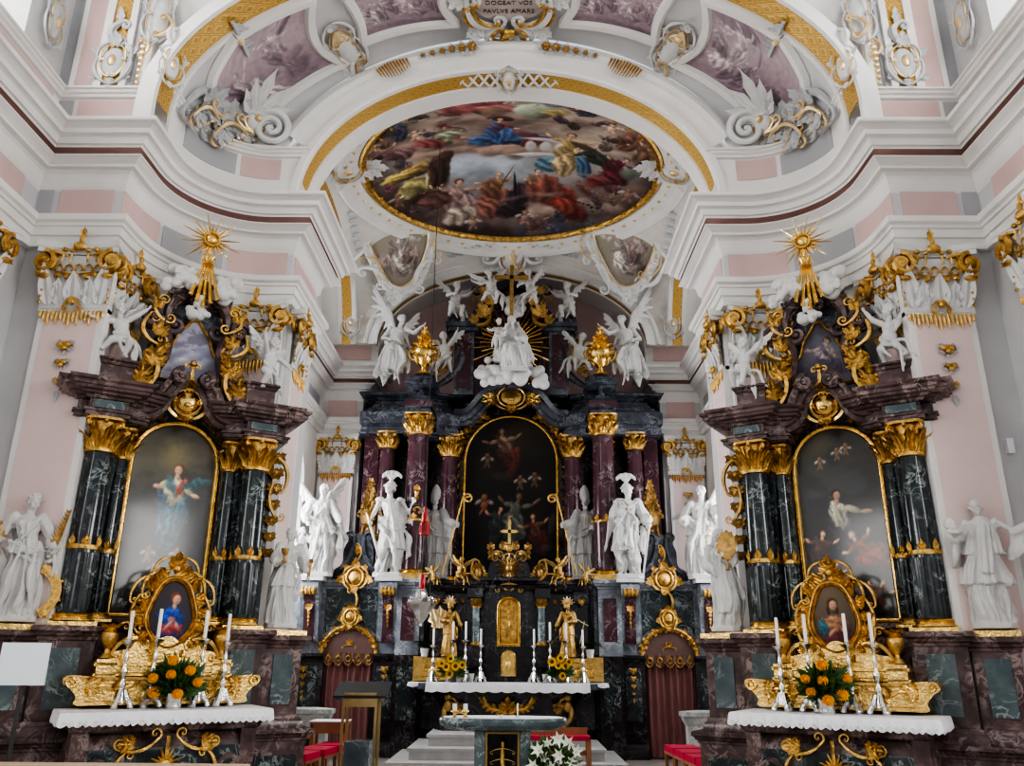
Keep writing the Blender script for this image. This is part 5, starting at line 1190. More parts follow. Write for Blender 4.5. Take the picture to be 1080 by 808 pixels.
def d_soldier(m, sg=1):   # helmeted knight in mail: sg=1 left one (sword arm at picture left, other arm raised), sg=-1 right one
    if sg > 0:
        V = body(m, dict(hip=(.02, .02, .98), head=(-.02, -.04, 1.66), eL=(-.30, .0, 1.20), wL=(-.40, -.12, 1.02), eR=(.36, .0, 1.22), wR=(.44, -.14, 1.36), kL=(-.16, -.15, .53), aL=(-.22, -.02, .08), kR=(.12, -.02, .5), aR=(.14, .04, .08)), yaw=-30, tilt=-4, hair='long', beard=False, seed=5, curl=(1.2, 1.1), hdR=((.25, -.3, .9), (-.5, -.7, 0)))
    else:
        V = body(m, dict(hip=(-.02, .02, .98), head=(.0, -.04, 1.66), eL=(-.26, -.05, 1.19), wL=(-.02, -.20, 1.24), eR=(.32, .0, 1.18), wR=(.42, -.12, 1.0), kL=(-.12, -.10, .52), aL=(-.14, .03, .08), kR=(.14, -.12, .5), aR=(.2, -.02, .08)), yaw=15, pitch=5, hair='long', beard=True, seed=6, curl=(.8, 1.2), sleeve=.2)
    hx = -.02 if sg > 0 else 0; hy = -.04
    m.ell((hx, hy + .04, 1.72), (.10, .115, .10), 14, 9); m.lathe([(.03, -.02), (.135, -.01), (.14, .01), (.10, .03)], (hx, hy + .03, 1.71), 18); m.ell((hx, hy, 1.80), (.03, .09, .05))
    for i in range(9):   # plume of feathers
        a = rad(20 + 17.5 * i); fold(m, [(hx, hy + .02, 1.82), (hx + .09 * math.cos(a), hy + .02, 1.90 + .07 * math.sin(a)), (hx + .17 * math.cos(a), hy - .01 + .02 * (i % 2), 1.89 + .10 * math.sin(a)), (hx + .19 * math.cos(a) + .01, hy - .02, 1.82 + .11 * math.sin(a))], .04, .03, 8)
    robe(m, [(.48, .0, .0, .265, .20, 1.1), (.7, .0, .0, .225, .18, .9), (.95, .0, .0, .185, .15, .5), (1.1, .0, .0, .15, .125, .3)], 13, .15, .3, 8 + sg)
    m.lathe([(.02, -.02), (.178, -.02), (.186, 0), (.178, .02), (.02, .02)], (0, 0, 1.05), 20, sy=.78)
    for k in range(9): a = PI + PI * k / 8; m.cap((.17 * math.cos(a), .135 * math.sin(a), 1.02), (.20 * math.cos(a), .165 * math.sin(a), .86), .03, .026, 8)
    for s_ in (-1, 1): m.ell((s_ * .2, .0, 1.43), (.09, .085, .06)); fold(m, [(s_ * .2, -.05, 1.44), (s_ * .1, -.12, 1.36), (0, -.14, 1.30)], .018)
    if sg > 0:
        sash(m, (-.24, .0, 1.04), (.26, -.02, .92), .14, 6, .16, .03, .17); cloak(m, ((.1, .0, 1.44), (.36, .02, 1.24)), ((.20, .06, .86), (.44, .02, .80)), 7, .04, .05, 3, .04); cloak(m, ((-.05, .12, 1.4), (.2, .12, 1.4)), ((-.24, .16, .06), (.28, .14, .05)), 9, .045, .05, 12)
        fold(m, [(-.2, -.1, .92), (-.1, -.24, .7), (.05, -.25, .4), (.1, -.2, .15)], .05, .04)
    else:
        sash(m, (-.26, .0, 1.15), (.28, -.02, 1.0), .16, 7, .22, .032, .17); cloak(m, ((-.26, .02, 1.38), (-.1, .08, 1.42)), ((-.40, .04, .32), (-.2, .14, .05)), 8, .048, .05, 3, .03); cloak(m, ((-.05, .12, 1.4), (.2, .12, 1.4)), ((-.24, .16, .06), (.26, .14, .05)), 8, .045, .05, 12); cloak(m, ((-.1, -.16, .98), (.1, -.16, .95)), ((-.16, -.2, .58), (.1, -.2, .52)), 6, .035, -.02, 4)
        sash(m, (-.2, -.02, 1.42), (.14, -.1, 1.2), .03, 4, .12, .026, .09); fold(m, [(-.12, -.12, 1.44), (-.05, -.2, 1.3), (0, -.18, 1.22)], .03)
    for s_ in ('L', 'R'): k = Vector(V['k' + s_]); a = Vector(V['a' + s_]); m.cap(lerp(k, a, .1), lerp(k, a, .85), .072, .055); m.lathe([(.02, -.02), (.078, -.02), (.08, .02), (.02, .02)], tuple(lerp(k, a, .12)), 12)
    plinth(m, .30, .22)
def d_bishop(m, sg=1):    # bishop in mitre and cope, arm stretched towards the middle holding the crozier
    V = body(m, dict(eR=(.30, -.10, 1.20), wR=(.50, -.16, 1.10), eL=(-.27, -.02, 1.12), wL=(-.10, -.2, 1.02)), yaw=30, beard=True, hair='short', seed=8, sleeve=.5, curl=(.7, 1.2), hdR=((.9, -.3, .3), (-.2, -1, .2)))
    pts = [];
    for z, w, d in ((1.72, .10, .11), (1.80, .118, .10), (1.90, .11, .085), (1.99, .075, .06), (2.06, .02, .03)): pts.append([(w * math.cos(2 * PI * i / 16) , -.02 + d * math.sin(2 * PI * i / 16), z) for i in range(16)])
    m.rings(pts)
    robe(m, [(.05, .0, .02, .25, .21, 1.2), (.4, .0, .01, .215, .18, 1.1), (.8, .0, .0, .19, .15, .8), (1.15, .0, .0, .18, .14, .4)], 13, .16, .2, 31)
    robe(m, [(.50, .0, .0, .25, .20, 1.1), (.8, .0, .0, .215, .175, .8), (1.2, 0, 0, .185, .145, .3)], 11, .13, .2, 33)
    cloak(m, ((-.2, .04, 1.44), (.16, .08, 1.44)), ((-.32, .08, .10), (.24, .16, .06)), 10, .048, .08, 7); cloak(m, ((.24, -.08, 1.26), (.42, -.12, 1.16)), ((.26, -.04, .76), (.38, -.08, .84)), 6, .042, .02, 2); sash(m, (-.26, -.02, 1.2), (.30, -.1, .95), .12, 6, .16, .028, .12); m.ell((.30, -.1, 1.19), (.09, .09, .1)); plinth(m, .27, .22)
def d_angel(m, sg=1):     # winged guardian; sg=1 wing raised towards picture left
    V = body(m, dict(hip=(.02, .02, .96), head=(.03, -.04, 1.66), eL=(-.32, .02, 1.20), wL=(-.30, -.16, 1.02), eR=(.30, -.06, 1.18), wR=(.34, -.20, 1.36 if sg < 0 else 1.05), kL=(-.14, -.15, .52), aL=(-.16, .0, .08), kR=(.13, .0, .5)), yaw=-25 if sg > 0 else -35, tilt=-6, pitch=8, fem=True, seed=11, sleeve=.15, curl=(.9, .7))
    robe(m, [(.05, .0, .03, .27, .21, 1.2), (.35, .0, .01, .24, .19, 1.1), (.7, .0, .0, .21, .165, .8), (1.02, .01, .0, .165, .13, .5), (1.14, .01, .0, .15, .12, .3)], 13, .17, .6, 40 + sg)
    robe(m, [(.80, .01, .0, .245, .19, 1.1), (.95, .01, .0, .21, .17, .8), (1.12, 0, 0, .16, .13, .3)], 11, .15, .3, 44)
    sash(m, (-.26, -.02, 1.10), (.28, -.04, .92), .10, 6, .15, .028, .15); fold(m, [(-.04, -.15, .95), (-.14, -.25, .58), (-.2, -.2, .1)], .05, .045); fold(m, [(.08, -.16, .9), (.06, -.2, .5), (.1, -.18, .08)], .035); cloak(m, ((.1, .1, 1.42), (.28, .02, 1.2)), ((.28, .12, .6), (.42, .06, .72)), 6, .042, .04, 5, .04); cloak(m, ((-.15, .1, 1.4), (.15, .1, 1.4)), ((-.26, .15, .08), (.26, .15, .06)), 8, .042, .05, 15); sash(m, (.16, -.05, 1.42), (-.14, -.1, 1.16), .02, 4, .1, .022, .07)
    if sg > 0: wing(m, (-.12, .14, 1.42), (-.72, .22, 1.98), (.1, .05, -1), .62, 10); wing(m, (.10, .14, 1.42), (.26, .2, 1.78), (.35, .05, -1), .45, 8)
    else: wing(m, (-.10, .14, 1.40), (-.38, .22, 1.30), (.1, .1, -1), .42, 8); wing(m, (.14, .14, 1.42), (.62, .24, 2.0), (-.05, .05, -1), .8, 11)
    plinth(m, .28, .22)
def d_child(m):           # small standing child, for the guardian's side
    body(m, dict(head=(0, -.04, 1.60), eL=(-.26, -.02, 1.18), wL=(-.2, -.2, 1.05), eR=(.28, -.06, 1.25), wR=(.36, -.12, 1.45)), yaw=20, pitch=-14, child=True, hs=1.25, seed=14, sleeve=.2)
    robe(m, [(.35, .0, .0, .26, .21, 1.1), (.7, .0, .0, .22, .18, .8), (1.1, .0, .0, .17, .14, .4)], 11, .15, .3, 50); sash(m, (-.24, 0, 1.1), (.24, -.02, .95), .08, 4, .12, .03, .12); plinth(m, .26, .2)
def d_demon(m):           # tangled heap of small writhing figures under the angel
    r = random.Random(5)
    for k in range(3):
        c = Vector((-.10 + .12 * k, -.03 * k, .25 + .33 * k)); m.ell(c, (.17, .13, .22), 12, 8); head_(m, c + Vector((.10, -.10, .26)), r.uniform(-60, 60), -20, r.uniform(-20, 20), .9, 'curly', False, 60 + k, True)
        for s_ in (-1, 1):
            e = c + Vector((s_ * .26, -.08, .08)); w = e + Vector((s_ * .02, -.12, .18)); m.cap(c + Vector((s_ * .14, 0, .12)), e, .06, .05); m.cap(e, w, .05, .03); hand(m, w, (0, -.3, 1), (-s_, 0, 0), .5, 1.0, s_)
            q = c + Vector((s_ * .2, -.12, -.22)); m.cap(c + Vector((s_ * .08, 0, -.12)), q, .085, .06); m.cap(q, q + Vector((s_ * .03, .08, -.18)), .06, .04)
    for i in range(7): a = i * .9; fold(m, [(-.2 + .3 * math.sin(a), -.05, .05), (.1 * math.cos(a), -.2, .3), (.2 * math.sin(a * 2), -.12, .6), (.15 * math.cos(a), -.1, 1.0)], .045, .03)
    m.ell((0, .02, .08), (.3, .22, .12)); plinth(m, .28, .2)
def d_topangel(m):        # large angel seated on the cornice, tall wing lifted on the picture-left side
    body(m, dict(hip=(0, .05, .80), chest=(.04, .0, 1.14), neck=(.08, -.02, 1.33), head=(.12, -.06, 1.48), sL=(-.13, .02, 1.28), sR=(.24, -.02, 1.26), eL=(-.28, -.02, 1.04), wL=(-.16, -.22, .96), eR=(.42, -.10, 1.16), wR=(.56, -.2, 1.28), hL=(-.09, .03, .78), hR=(.1, .03, .78), kL=(-.10, -.26, .62), aL=(-.16, -.16, .16), kR=(.18, -.24, .58), aR=(.02, -.12, .10)), yaw=30, pitch=10, seed=16, fem=True, hdR=((.8, -.3, .4), (-.3, -.5, .6)), curl=(.6, .4))
    robe(m, [(.22, -.04, -.10, .22, .20, 1.1), (.5, .0, -.08, .25, .22, 1.0), (.75, .0, .0, .22, .19, .8), (1.0, .03, .0, .15, .13, .3)], 11, .18, .7, 61)
    sash(m, (-.24, 0, .92), (.26, -.05, .82), .10, 6, .18, .03, .2); cloak(m, ((-.2, .02, .9), (.0, .1, .9)), ((-.42, .0, .20), (-.2, .1, -.05)), 7, .045, .04, 8, .05); fold(m, [(.1, -.2, .8), (.22, -.3, .5), (.1, -.26, .2), (.14, -.2, -.1)], .05, .03); fold(m, [(.2, .0, 1.2), (.3, .1, .9), (.46, .08, .7), (.4, .02, .5)], .06, .04)
    wing(m, (-.02, .14, 1.22), (-.34, .2, 2.02), (-.15, .1, -1), .86, 11); wing(m, (.16, .14, 1.2), (.34, .26, 1.62), (.3, .1, -1), .5, 8)
def d_madonna(m):         # seated mother with the child standing on her knee at picture left
    body(m, dict(hip=(0, .06, .62), chest=(.0, .0, .96), neck=(-.01, -.02, 1.16), head=(-.02, -.06, 1.32), sL=(-.17, .0, 1.10), sR=(.17, .0, 1.10), eL=(-.26, -.10, .90), wL=(-.20, -.28, .92), eR=(.30, -.06, .86), wR=(.16, -.26, .80), hL=(-.1, .0, .60), hR=(.1, .0, .60), kL=(-.14, -.34, .58), aL=(-.10, -.30, .10), kR=(.20, -.34, .54), aR=(.24, -.28, .08)), yaw=-20, pitch=12, tilt=-8, hair='long', seed=17, fem=True, sleeve=.3)
    robe(m, [(.02, .06, -.22, .30, .20, 1.2), (.3, .04, -.20, .28, .22, 1.0), (.58, .02, -.12, .27, .26, .8), (.8, .0, .0, .20, .16, .4)], 12, .16, .5, 71); m.ell((0, -.15, .6), (.26, .25, .12))
    sash(m, (-.25, -.1, .70), (.32, -.1, .62), .10, 6, .16, .032, .22); fold(m, [(-.02, -.36, .6), (.0, -.42, .35), (.05, -.38, .0)], .05, .05); fold(m, [(.2, -.36, .56), (.26, -.42, .3), (.3, -.34, .02)], .055, .05); cloak(m, ((-.1, .08, 1.36), (.12, .08, 1.36)), ((-.3, .14, .3), (.4, .12, .2)), 8, .045, .08, 9); m.ell((-.02, .0, 1.38), (.105, .11, .10)); cloak(m, ((.3, .0, .9), (.42, .0, .7)), ((.3, -.1, .3), (.52, -.05, .25)), 5, .05, .02, 3)
    # child
    c = Vector((-.34, -.20, .66)); s = .62
    def q(x, y, z): return c + Vector((x, y, z)) * s
    m.ell(q(0, 0, .52), (.095, .08, .12)); m.ell(q(0, 0, .36), (.09, .08, .08)); head_(m, q(.02, -.03, .92), 25, 5, 5, .72, 'curly', False, 18, True)
    for s_ in (-1, 1):
        e = q(s_ * .24, -.06, .56); w = q(s_ * .34 - .04, -.18, .62 + .1 * s_); m.cap(q(s_ * .13, 0, .66), e, .04, .034); m.cap(e, w, .034, .022); hand(m, w, (s_ * .3, -.7, .3), (0, 0, -1), .4, .62, s_); k = q(s_ * .09, -.08, .14); m.cap(q(s_ * .07, 0, .3), k, .056, .042); m.cap(k, q(s_ * .08, .0, -.18), .042, .028); m.cap(q(s_ * .08, .0, -.2), q(s_ * .1, -.12, -.22), .026, .022)
    fold(m, [q(-.14, -.1, .4), q(0, -.16, .3), q(.16, -.08, .36)], .03); fold(m, [q(-.12, -.08, .36), q(-.2, -.06, .1), q(-.24, -.02, -.15)], .03)
def d_putto(m, pose=0):   # winged child of about .9 height, several poses
    P = [dict(a=((-.30, -.10, .92), (-.42, -.15, 1.1)), b=((.28, -.12, .74), (.34, -.25, .62)), l=((-.12, -.16, .30), (-.16, -.02, .05)), r=((.18, -.06, .30), (.30, .05, .12)), lean=8, yaw=-20),
         dict(a=((-.32, -.02, .78), (-.50, -.06, .86)), b=((.30, -.08, .90), (.48, -.12, 1.02)), l=((-.22, -.18, .34), (-.34, -.08, .14)), r=((.10, -.22, .36), (.06, -.10, .08)), lean=-14, yaw=25),
         dict(a=((-.26, -.12, .70), (-.16, -.26, .72)), b=((.30, -.04, .86), (.44, -.02, 1.02)), l=((-.14, -.26, .44), (-.18, -.14, .14)), r=((.16, -.24, .40), (.10, -.30, .10)), lean=4, yaw=10)][pose % 3]
    R = Matrix.Rotation(rad(P['lean']), 3, 'Y'); c0 = Vector((0, 0, .45))
    def t(p): return c0 + R @ (Vector(p) - c0)
    m.ell(t((0, 0, .46)), (.15, .135, .14)); m.ell(t((0, -.02, .56)), (.145, .13, .13)); m.ell(t((0, 0, .72)), (.155, .12, .15)); m.cap(t((0, 0, .8)), t((0, -.02, .98)), .06, .06); head_(m, t((0, -.04, 1.06)), P['yaw'], 4, P['lean'] * .6, 1.05, 'curly', False, 20 + pose, True)
    for key, s_ in (('a', -1), ('b', 1)):
        e, w = (Vector(x) for x in P[key]); e, w = t(e), t(w); m.cap(t((s_ * .14, 0, .82)), e, .065, .055); m.cap(e, w, .055, .036); hand(m, w, w - e, (-s_, -.3, 0), .4, .85, -s_)
    for key, s_ in (('l', -1), ('r', 1)):
        k, a = (Vector(x) for x in P[key]); m.cap(t((s_ * .08, 0, .42)), k, .095, .07); m.cap(k, a, .068, .045); m.cap(a, a + Vector((s_ * .02, -.11, -.03)), .042, .032)
    sash(m, t((-.18, -.02, .52)), t((.2, -.04, .42)), .06, 4, .10, .03, .14); fold(m, [t((.16, 0, .46)), (.32, .04, .38), (.40, .0, .16), (.5, .02, .0)], .05, .03); fold(m, [t((-.1, -.1, .44)), (-.05, -.16, .26), (.06, -.12, .1)], .04, .03)
    wing(m, t((-.08, .10, .84)), t((-.36, .16, 1.12)), (-.1, .05, -1), .42, 7, th=.02); wing(m, t((.08, .10, .84)), t((.36, .16, 1.10)), (.1, .05, -1), .42, 7, th=.02)
def cloud(m, r, w, h, n, R0=.12, d=.2, tri=True):
    for i in range(n):
        z = r.random(); ww = w * (1 - (.7 * z if tri else .2 * z)); x = r.uniform(-ww, ww); k = R0 * r.uniform(.7, 1.25); m.ell((x, r.uniform(-d, d * .3), z * h), (k, k * .8, k * .92), 10, 7)
# ================================================================ altar parts
def corinth(G, r, h):
    """gilded leafy capital, base ring at z=0, abacus at z=h"""
    G.lathe([(r * 1.0, 0), (r * 1.14, .01), (r * 1.14, .04 * h / .35), (r * 1.0, .06), (r * .86, h * .3), (r * .88, h * .65), (r * 1.05, h * .9)], seg=16)
    for row, (z, L, n, o) in enumerate(((.05, .46, 8, 0), (.12, .66, 8, .5), (.30, .58, 8, .25))):
        for i in range(n):
            a = 2 * PI * (i + o) / n; d = Vector((math.cos(a), math.sin(a), 0)); G.leaf(d * r * (1.02 if z < .2 else .94) + Vector((0, 0, z * h)), (d.x * .12, d.y * .12, 1), d, h * L, r * .34, .6, 2, 6)
    for i in range(4):
        a = PI / 4 + i * PI / 2; d = Vector((math.cos(a), math.sin(a), 0)); t = Vector((-d.y, d.x, 0)); c = d * r * 1.5 + Vector((0, 0, h * .80)); pts = []; rr = []
        pts.append(d * r * 1.0 + Vector((0, 0, h * .45))); rr.append(r * .09)
        for k in range(13): q = k / 12; aa = PI * .9 - q * 2 * PI * 1.2; R = r * .30 * (1 - q * .8); pts.append(c + d * (R * math.cos(aa)) + Vector((0, 0, R * math.sin(aa)))); rr.append(r * .13)
        G.tube(pts, rr, 5); G.ell(c, (r * .17,) * 3, 6, 5)
        a2 = i * PI / 2; d2 = Vector((math.cos(a2), math.sin(a2), 0)); G.ell(d2 * r * 1.25 + Vector((0, 0, h * .9)), (r * .2, r * .2, r * .2), 6, 5); G.leaf(d2 * r * 1.2 + Vector((0, 0, h * .86)), (0, 0, 1), d2, r * .5, r * .2, .5, 1, 4)
    R = []
    for z, k in ((.90, 1.30), (.93, 1.42), (1.0, 1.46)):
        R.append([(r * k * (1 if True else 0) * math.cos(t) * (1 + .22 * abs(math.cos(2 * (t - PI / 4))) ** 3), r * k * math.sin(t) * (1 + .22 * abs(math.cos(2 * (t - PI / 4))) ** 3), h * z) for t in [2 * PI * i / 32 for i in range(32)]])
    G.rings(R)
def colbase(G, r, h):
    G.box(-r * 1.42, r * 1.42, -r * 1.42, r * 1.42, 0, h * .3); G.lathe([(r * 1.3, h * .3), (r * 1.42, h * .4), (r * 1.38, h * .52), (r * 1.2, h * .56), (r * 1.14, h * .68), (r * 1.22, h * .74), (r * 1.26, h * .84), (r * 1.18, h * .94), (r * 1.02, h)], seg=24)
def crownband(G, r, h):
    G.lathe([(r, 0), (r * 1.08, .005), (r * 1.1, .03), (r * 1.06, .05), (r, .055)], seg=24)
    for i in range(8):
        a = 2 * PI * i / 8; d = Vector((math.cos(a), math.sin(a), 0)); t = Vector((-d.y, d.x, 0))
        G.leaf(d * r * 1.04 + Vector((0, 0, .05)), (0, 0, 1), d, h, r * .22, .2, 1, 5)
        for s_ in (-1, 1): G.leaf(d * r * 1.04 + Vector((0, 0, .05)), t * s_ * .6 + Vector((0, 0, 1)), d, h * .6, r * .15, .2, 1, 4)
        G.ell(d * r * 1.1 + Vector((0, 0, .03)), r * .1, 5, 4)
def column(root, x, y, z0, z1, z2, r, mat, band=None, flute=False, bh=.13, gold='gold', dropm=False, seg=28):
    s = MB(); zb = z0 + bh
    prof = [(r, zb), (r * 1.01, zb + (z1 - zb) * .33), (r * .96, zb + (z1 - zb) * .66), (r * .86, z1)]
    if flute:
        zm = band
        s.lathe([(r, zb), (r * 1.0, zb + .03)], seg=48); s.lathe([(r, zb + .03), (r * 1.01, zm - .03)], seg=96, fl=20, fa=.03); s.lathe([(r * 1.01, zm - .03), (r * 1.0, zm + .03), (r * .96, zb + (z1 - zb) * .66), (r * .86, z1)], seg=seg)
    else: s.lathe(prof, seg=seg)
    c = part('column', s, mat, root, loc=(x, y, 0))
    G = MB(); colbase(G, r, bh); part('base', G, gold + '_bright' if gold == 'gold' else gold, c, 'gilded column base', loc=(0, 0, z0))
    G = MB(); corinth(G, r * .9, z2 - z1); part('capital', G, gold, c, 'gilded leafy capital', loc=(0, 0, z1))
    if band: G = MB(); crownband(G, r, .12); part('crown_band', G, gold, c, 'gilded crown of leaves', loc=(0, 0, band))
    return c
CAPM = lambda z, k=1.0: [(0, z - .16 * k), (.015, z - .15 * k), (.02, z - .12 * k), (.05 * k, z - .10 * k), (.055 * k, z - .085 * k), (.08 * k, z - .06 * k), (.09 * k, z - .055 * k), (.09 * k, z - .015), (.075 * k, z), (-.3, z)]
BASM = lambda z, k=1.0: [(.07 * k, z), (.07 * k, z + .07 * k), (.06 * k, z + .09 * k), (.035 * k, z + .11 * k), (.02 * k, z + .15 * k), (0, z + .16 * k)]
def pedestal(S, x0, x1, y0, y1, z0, z1, k=1.0):
    P = [(x0, y0), (x0, y1), (x1, y1), (x1, y0)]
    S.box(x0, x1, y0, y1, z0, z1 - .01); S.sweep(P, CAPM(z1, k), True, -1); S.sweep(P, BASM(z0, k), True, -1); S.prism(P[::-1], z1 - .02, z1)
def xz_sweep(S, pts, prof, y0):
    """moulding along a curve in the x,z plane; prof (up-normal, towards viewer)"""
    R = []; n = len(pts)
    for i, p in enumerate(pts):
        a = Vector(pts[max(i - 1, 0)]); b = Vector(pts[min(i + 1, n - 1)]); t = (b - a).normalized(); nn = Vector((-t.y, t.x))
        R.append([(p[0] + nn.x * u, y0 - d, p[1] + nn.y * u) for u, d in prof])
    S.rings(R, True, True)
def smoothpts(P, n=8):
    out = []
    for i in range(len(P) - 1):
        p0 = Vector(P[max(i - 1, 0)]); p1 = Vector(P[i]); p2 = Vector(P[i + 1]); p3 = Vector(P[min(i + 2, len(P) - 1)])
        for k in range(n):
            f = k / n; out.append(tuple(.5 * ((2 * p1) + (p2 - p0) * f + (2 * p0 - 5 * p1 + 4 * p2 - p3) * f * f + (3 * p1 - p0 - 3 * p2 + p3) * f ** 3)))
    return out + [tuple(P[-1])]
def arched(w, z0, zs, n=20, rise=None):
    rise = rise or w; return [(-w, z0)] + [(-w * math.cos(PI * i / n), zs + rise * math.sin(PI * i / n)) for i in range(n + 1)] + [(w, z0)]
def frame(G, out, y, th=.045, dep=.05):
    """moulded gilt frame along a closed outline"""
    n = len(out); R = []
    for i in range(n):
        a, p, b = Vector(out[i - 1]), Vector(out[i]), Vector(out[(i + 1) % n]); d1 = (p - a).normalized(); d2 = (b - p).normalized(); n1 = Vector((-d1.y, d1.x)); n2 = Vector((-d2.y, d2.x)); m = n1 + n2; m = m / max(m.dot(n1), .4)
        R.append([(p.x + m.x * u * th, y - v_ * dep, p.y + m.y * u * th) for u, v_ in ((-.15, 0), (-.15, .3), (.1, .55), (.3, .4), (.55, 1), (.8, .9), (1.1, .3), (1.1, 0))])
    G.rings(R, True, False, True)
def canvas(name, out_fn, z0, w, y, painter, parent, mat, nu=90, nv=150, lab=None):
    """painted panel; out_fn(x) gives its top edge, z0 may be a function too"""
    uu, vv = np.meshgrid(np.linspace(-1, 1, nu + 1), np.linspace(0, 1, nv + 1)); X = uu * w
    top = np.vectorize(out_fn)(X); bot = np.vectorize(z0)(X) if callable(z0) else np.full_like(X, z0); Z = bot + (top - bot) * vv
    pos = np.stack([X, np.full_like(X, y), Z], -1); zb, zt = Z.min(), Z.max(); p = Paint((X / w).ravel(), ((Z - zb) / (zt - zb) * (zt - zb) / w).ravel(), (.1, .1, .1)); painter(p, (zt - zb) / w); p.C = np.clip(p.C * 1.22, 0, 1) if mat == 'canvas' else p.C
    o = painted(name, pos, p.C, nu, nv, mat, parent)
    if lab: o['label'] = lab
    return o
# ---- pictures (x -1..1, z 0..H with H = height / half width)
def pic_left(p, H):
    p.grad(p.Z / H, [(0, (.07, .07, .08)), (.3, (.12, .12, .14)), (.55, (.20, .20, .20)), (.78, (.34, .32, .24)), (1, (.17, .14, .09))]); p.cloud(1.6, .45, .7, (.14, .13, .12), 31, k=.7); p.blob(0, H * .82, .5, .5, 0, (.50, .45, .30), .8, .9, shade=.1); p.blob(.4, H * .62, .4, .3, 20, (.26, .33, .34), .6, .6)
    p.fig(.05, H * .58, 1.75, (.72, .66, .52), (.22, .36, .44), lean=4, arms=((-.5, -.2), (.7, -.4)), hair=(.35, .22, .12), tilt=-.6); p.blob(.22, H * .66, .1, .24, -25, (.62, .25, .20), 1, .3, .3); p.blob(.0, H * .44, .22, .55, 5, (.20, .33, .40), 1, .25, .5, 8, 8); p.blob(.5, H * .68, .34, .16, 20, (.18, .35, .38), .9, .4, .4)
    for x, z in ((-.15, .22), (.05, .17), (.42, .24), (.3, .3), (-.3, .3)): p.putto(x, H * z, .42, (.52, .38, .28))
    p.fig(.5, H * .16, .8, (.55, .22, .18), (.5, .5, .52), lean=-20, sit=.5); p.blob(.1, H * .12, .5, .2, 0, (.09, .08, .08), .8, .4)
def pic_right(p, H):
    p.grad(p.Z / H, [(0, (.06, .05, .05)), (.3, (.12, .12, .14)), (.6, (.20, .21, .23)), (.85, (.20, .19, .15)), (1, (.10, .09, .07))]); p.cloud(1.6, .45, .7, (.12, .11, .11), 33, k=.7); p.blob(-.3, H * .9, .4, .3, 0, (.34, .29, .18), .7, .8, shade=.1)
    p.fig(-.05, H * .48, 1.6, (.58, .56, .48), (.17, .17, .20), lean=-4, arms=((.2, -.5), (1.1, -.3)), hair=(.1, .07, .05), skin=(.62, .46, .36), tilt=.6); p.blob(-.14, H * .54, .1, .34, 8, (.60, .58, .50), 1, .3, .3)
    p.fig(.42, H * .33, 1.15, (.48, .26, .16), (.40, .2, .14), lean=-35, sit=.6, hair=(.5, .46, .4)); p.blob(.5, H * .30, .3, .16, 12, (.5, .2, .15), .9, .4, .4); p.fig(-.55, H * .34, 1.05, (.3, .2, .18), (.26, .18, .16), lean=10); p.fig(.5, H * .12, .8, (.36, .26, .2), (.28, .14, .11), lean=30, sit=.6)
    for x, z in ((.25, .86), (.05, .84), (-.35, .8)): p.putto(x, H * z, .34, (.42, .32, .22))
    p.fig(-.35, H * .22, .7, (.26, .2, .16), (.2, .15, .12), sit=.5, lean=20); p.blob(.2, H * .05, .8, .2, 0, (.05, .05, .05), .8, .5)
def pic_high(p, H):
    p.grad(p.Z / H, [(0, (.05, .045, .04)), (.4, (.075, .06, .05)), (.75, (.13, .10, .075)), (1, (.16, .13, .09))]); p.cloud(1.8, .45, .7, (.07, .055, .045), 35, k=.8); p.blob(0, H * .85, .5, .4, 0, (.24, .19, .12), .8, .9, shade=.1)
    p.fig(-.12, H * .77, 1.0, (.52, .44, .36), (.36, .16, .12), lean=-12, sit=.5, arms=((-1.1, .2), (1.0, .2)), skin=(.58, .44, .33)); p.blob(.05, H * .66, .14, .3, -35, (.30, .13, .09), .9, .4, .4); p.blob(-.2, H * .6, .3, .12, -10, (.22, .17, .13), .8, .5)
    p.fig(.1, H * .34, 1.1, (.42, .40, .36), (.36, .38, .36), lean=8, arms=((-.9, .4), (1.0, .6)), skin=(.5, .38, .3)); p.blob(.05, H * .28, .26, .34, 10, (.38, .40, .36), .9, .35, .5); p.putto(-.55, H * .42, .5, (.55, .32, .22)); p.putto(.5, H * .58, .36, (.4, .3, .22)); p.putto(.2, H * .56, .36, (.44, .33, .24)); p.putto(-.5, H * .7, .36, (.4, .3, .22))
    p.fig(.52, H * .24, .9, (.46, .30, .22), (.36, .12, .09), lean=-10, sit=.4); p.fig(-.3, H * .3, .8, (.24, .26, .26), (.18, .2, .2), lean=15); p.blob(.85, H * .3, .1, .35, -10, (.3, .31, .28), .7, .5); p.blob(.75, H * .16, .15, .1, 0, (.32, .29, .26), .7, .5); p.blob(-.5, H * .08, .6, .3, 0, (.04, .035, .03), .8, .5)
def pic_sky(p, H):
    p.grad(p.Z / H, [(0, (.46, .46, .54)), (.5, (.60, .60, .70)), (1, (.50, .51, .60))]); p.cloud(1.4, .4, .62, (.78, .78, .84), 41, k=.9); p.cloud(2.6, .55, .7, (.42, .40, .48), 43, k=.6)
    for q in range(5): p.blob(-.3 + .2 * q, H * (.3 + .07 * (q % 3)), .25, .2, 0, (.72, .72, .76), .7, .6)
    p.blob(-.2, H * .34, .14, .12, 0, (.80, .76, .76), .9, .5)
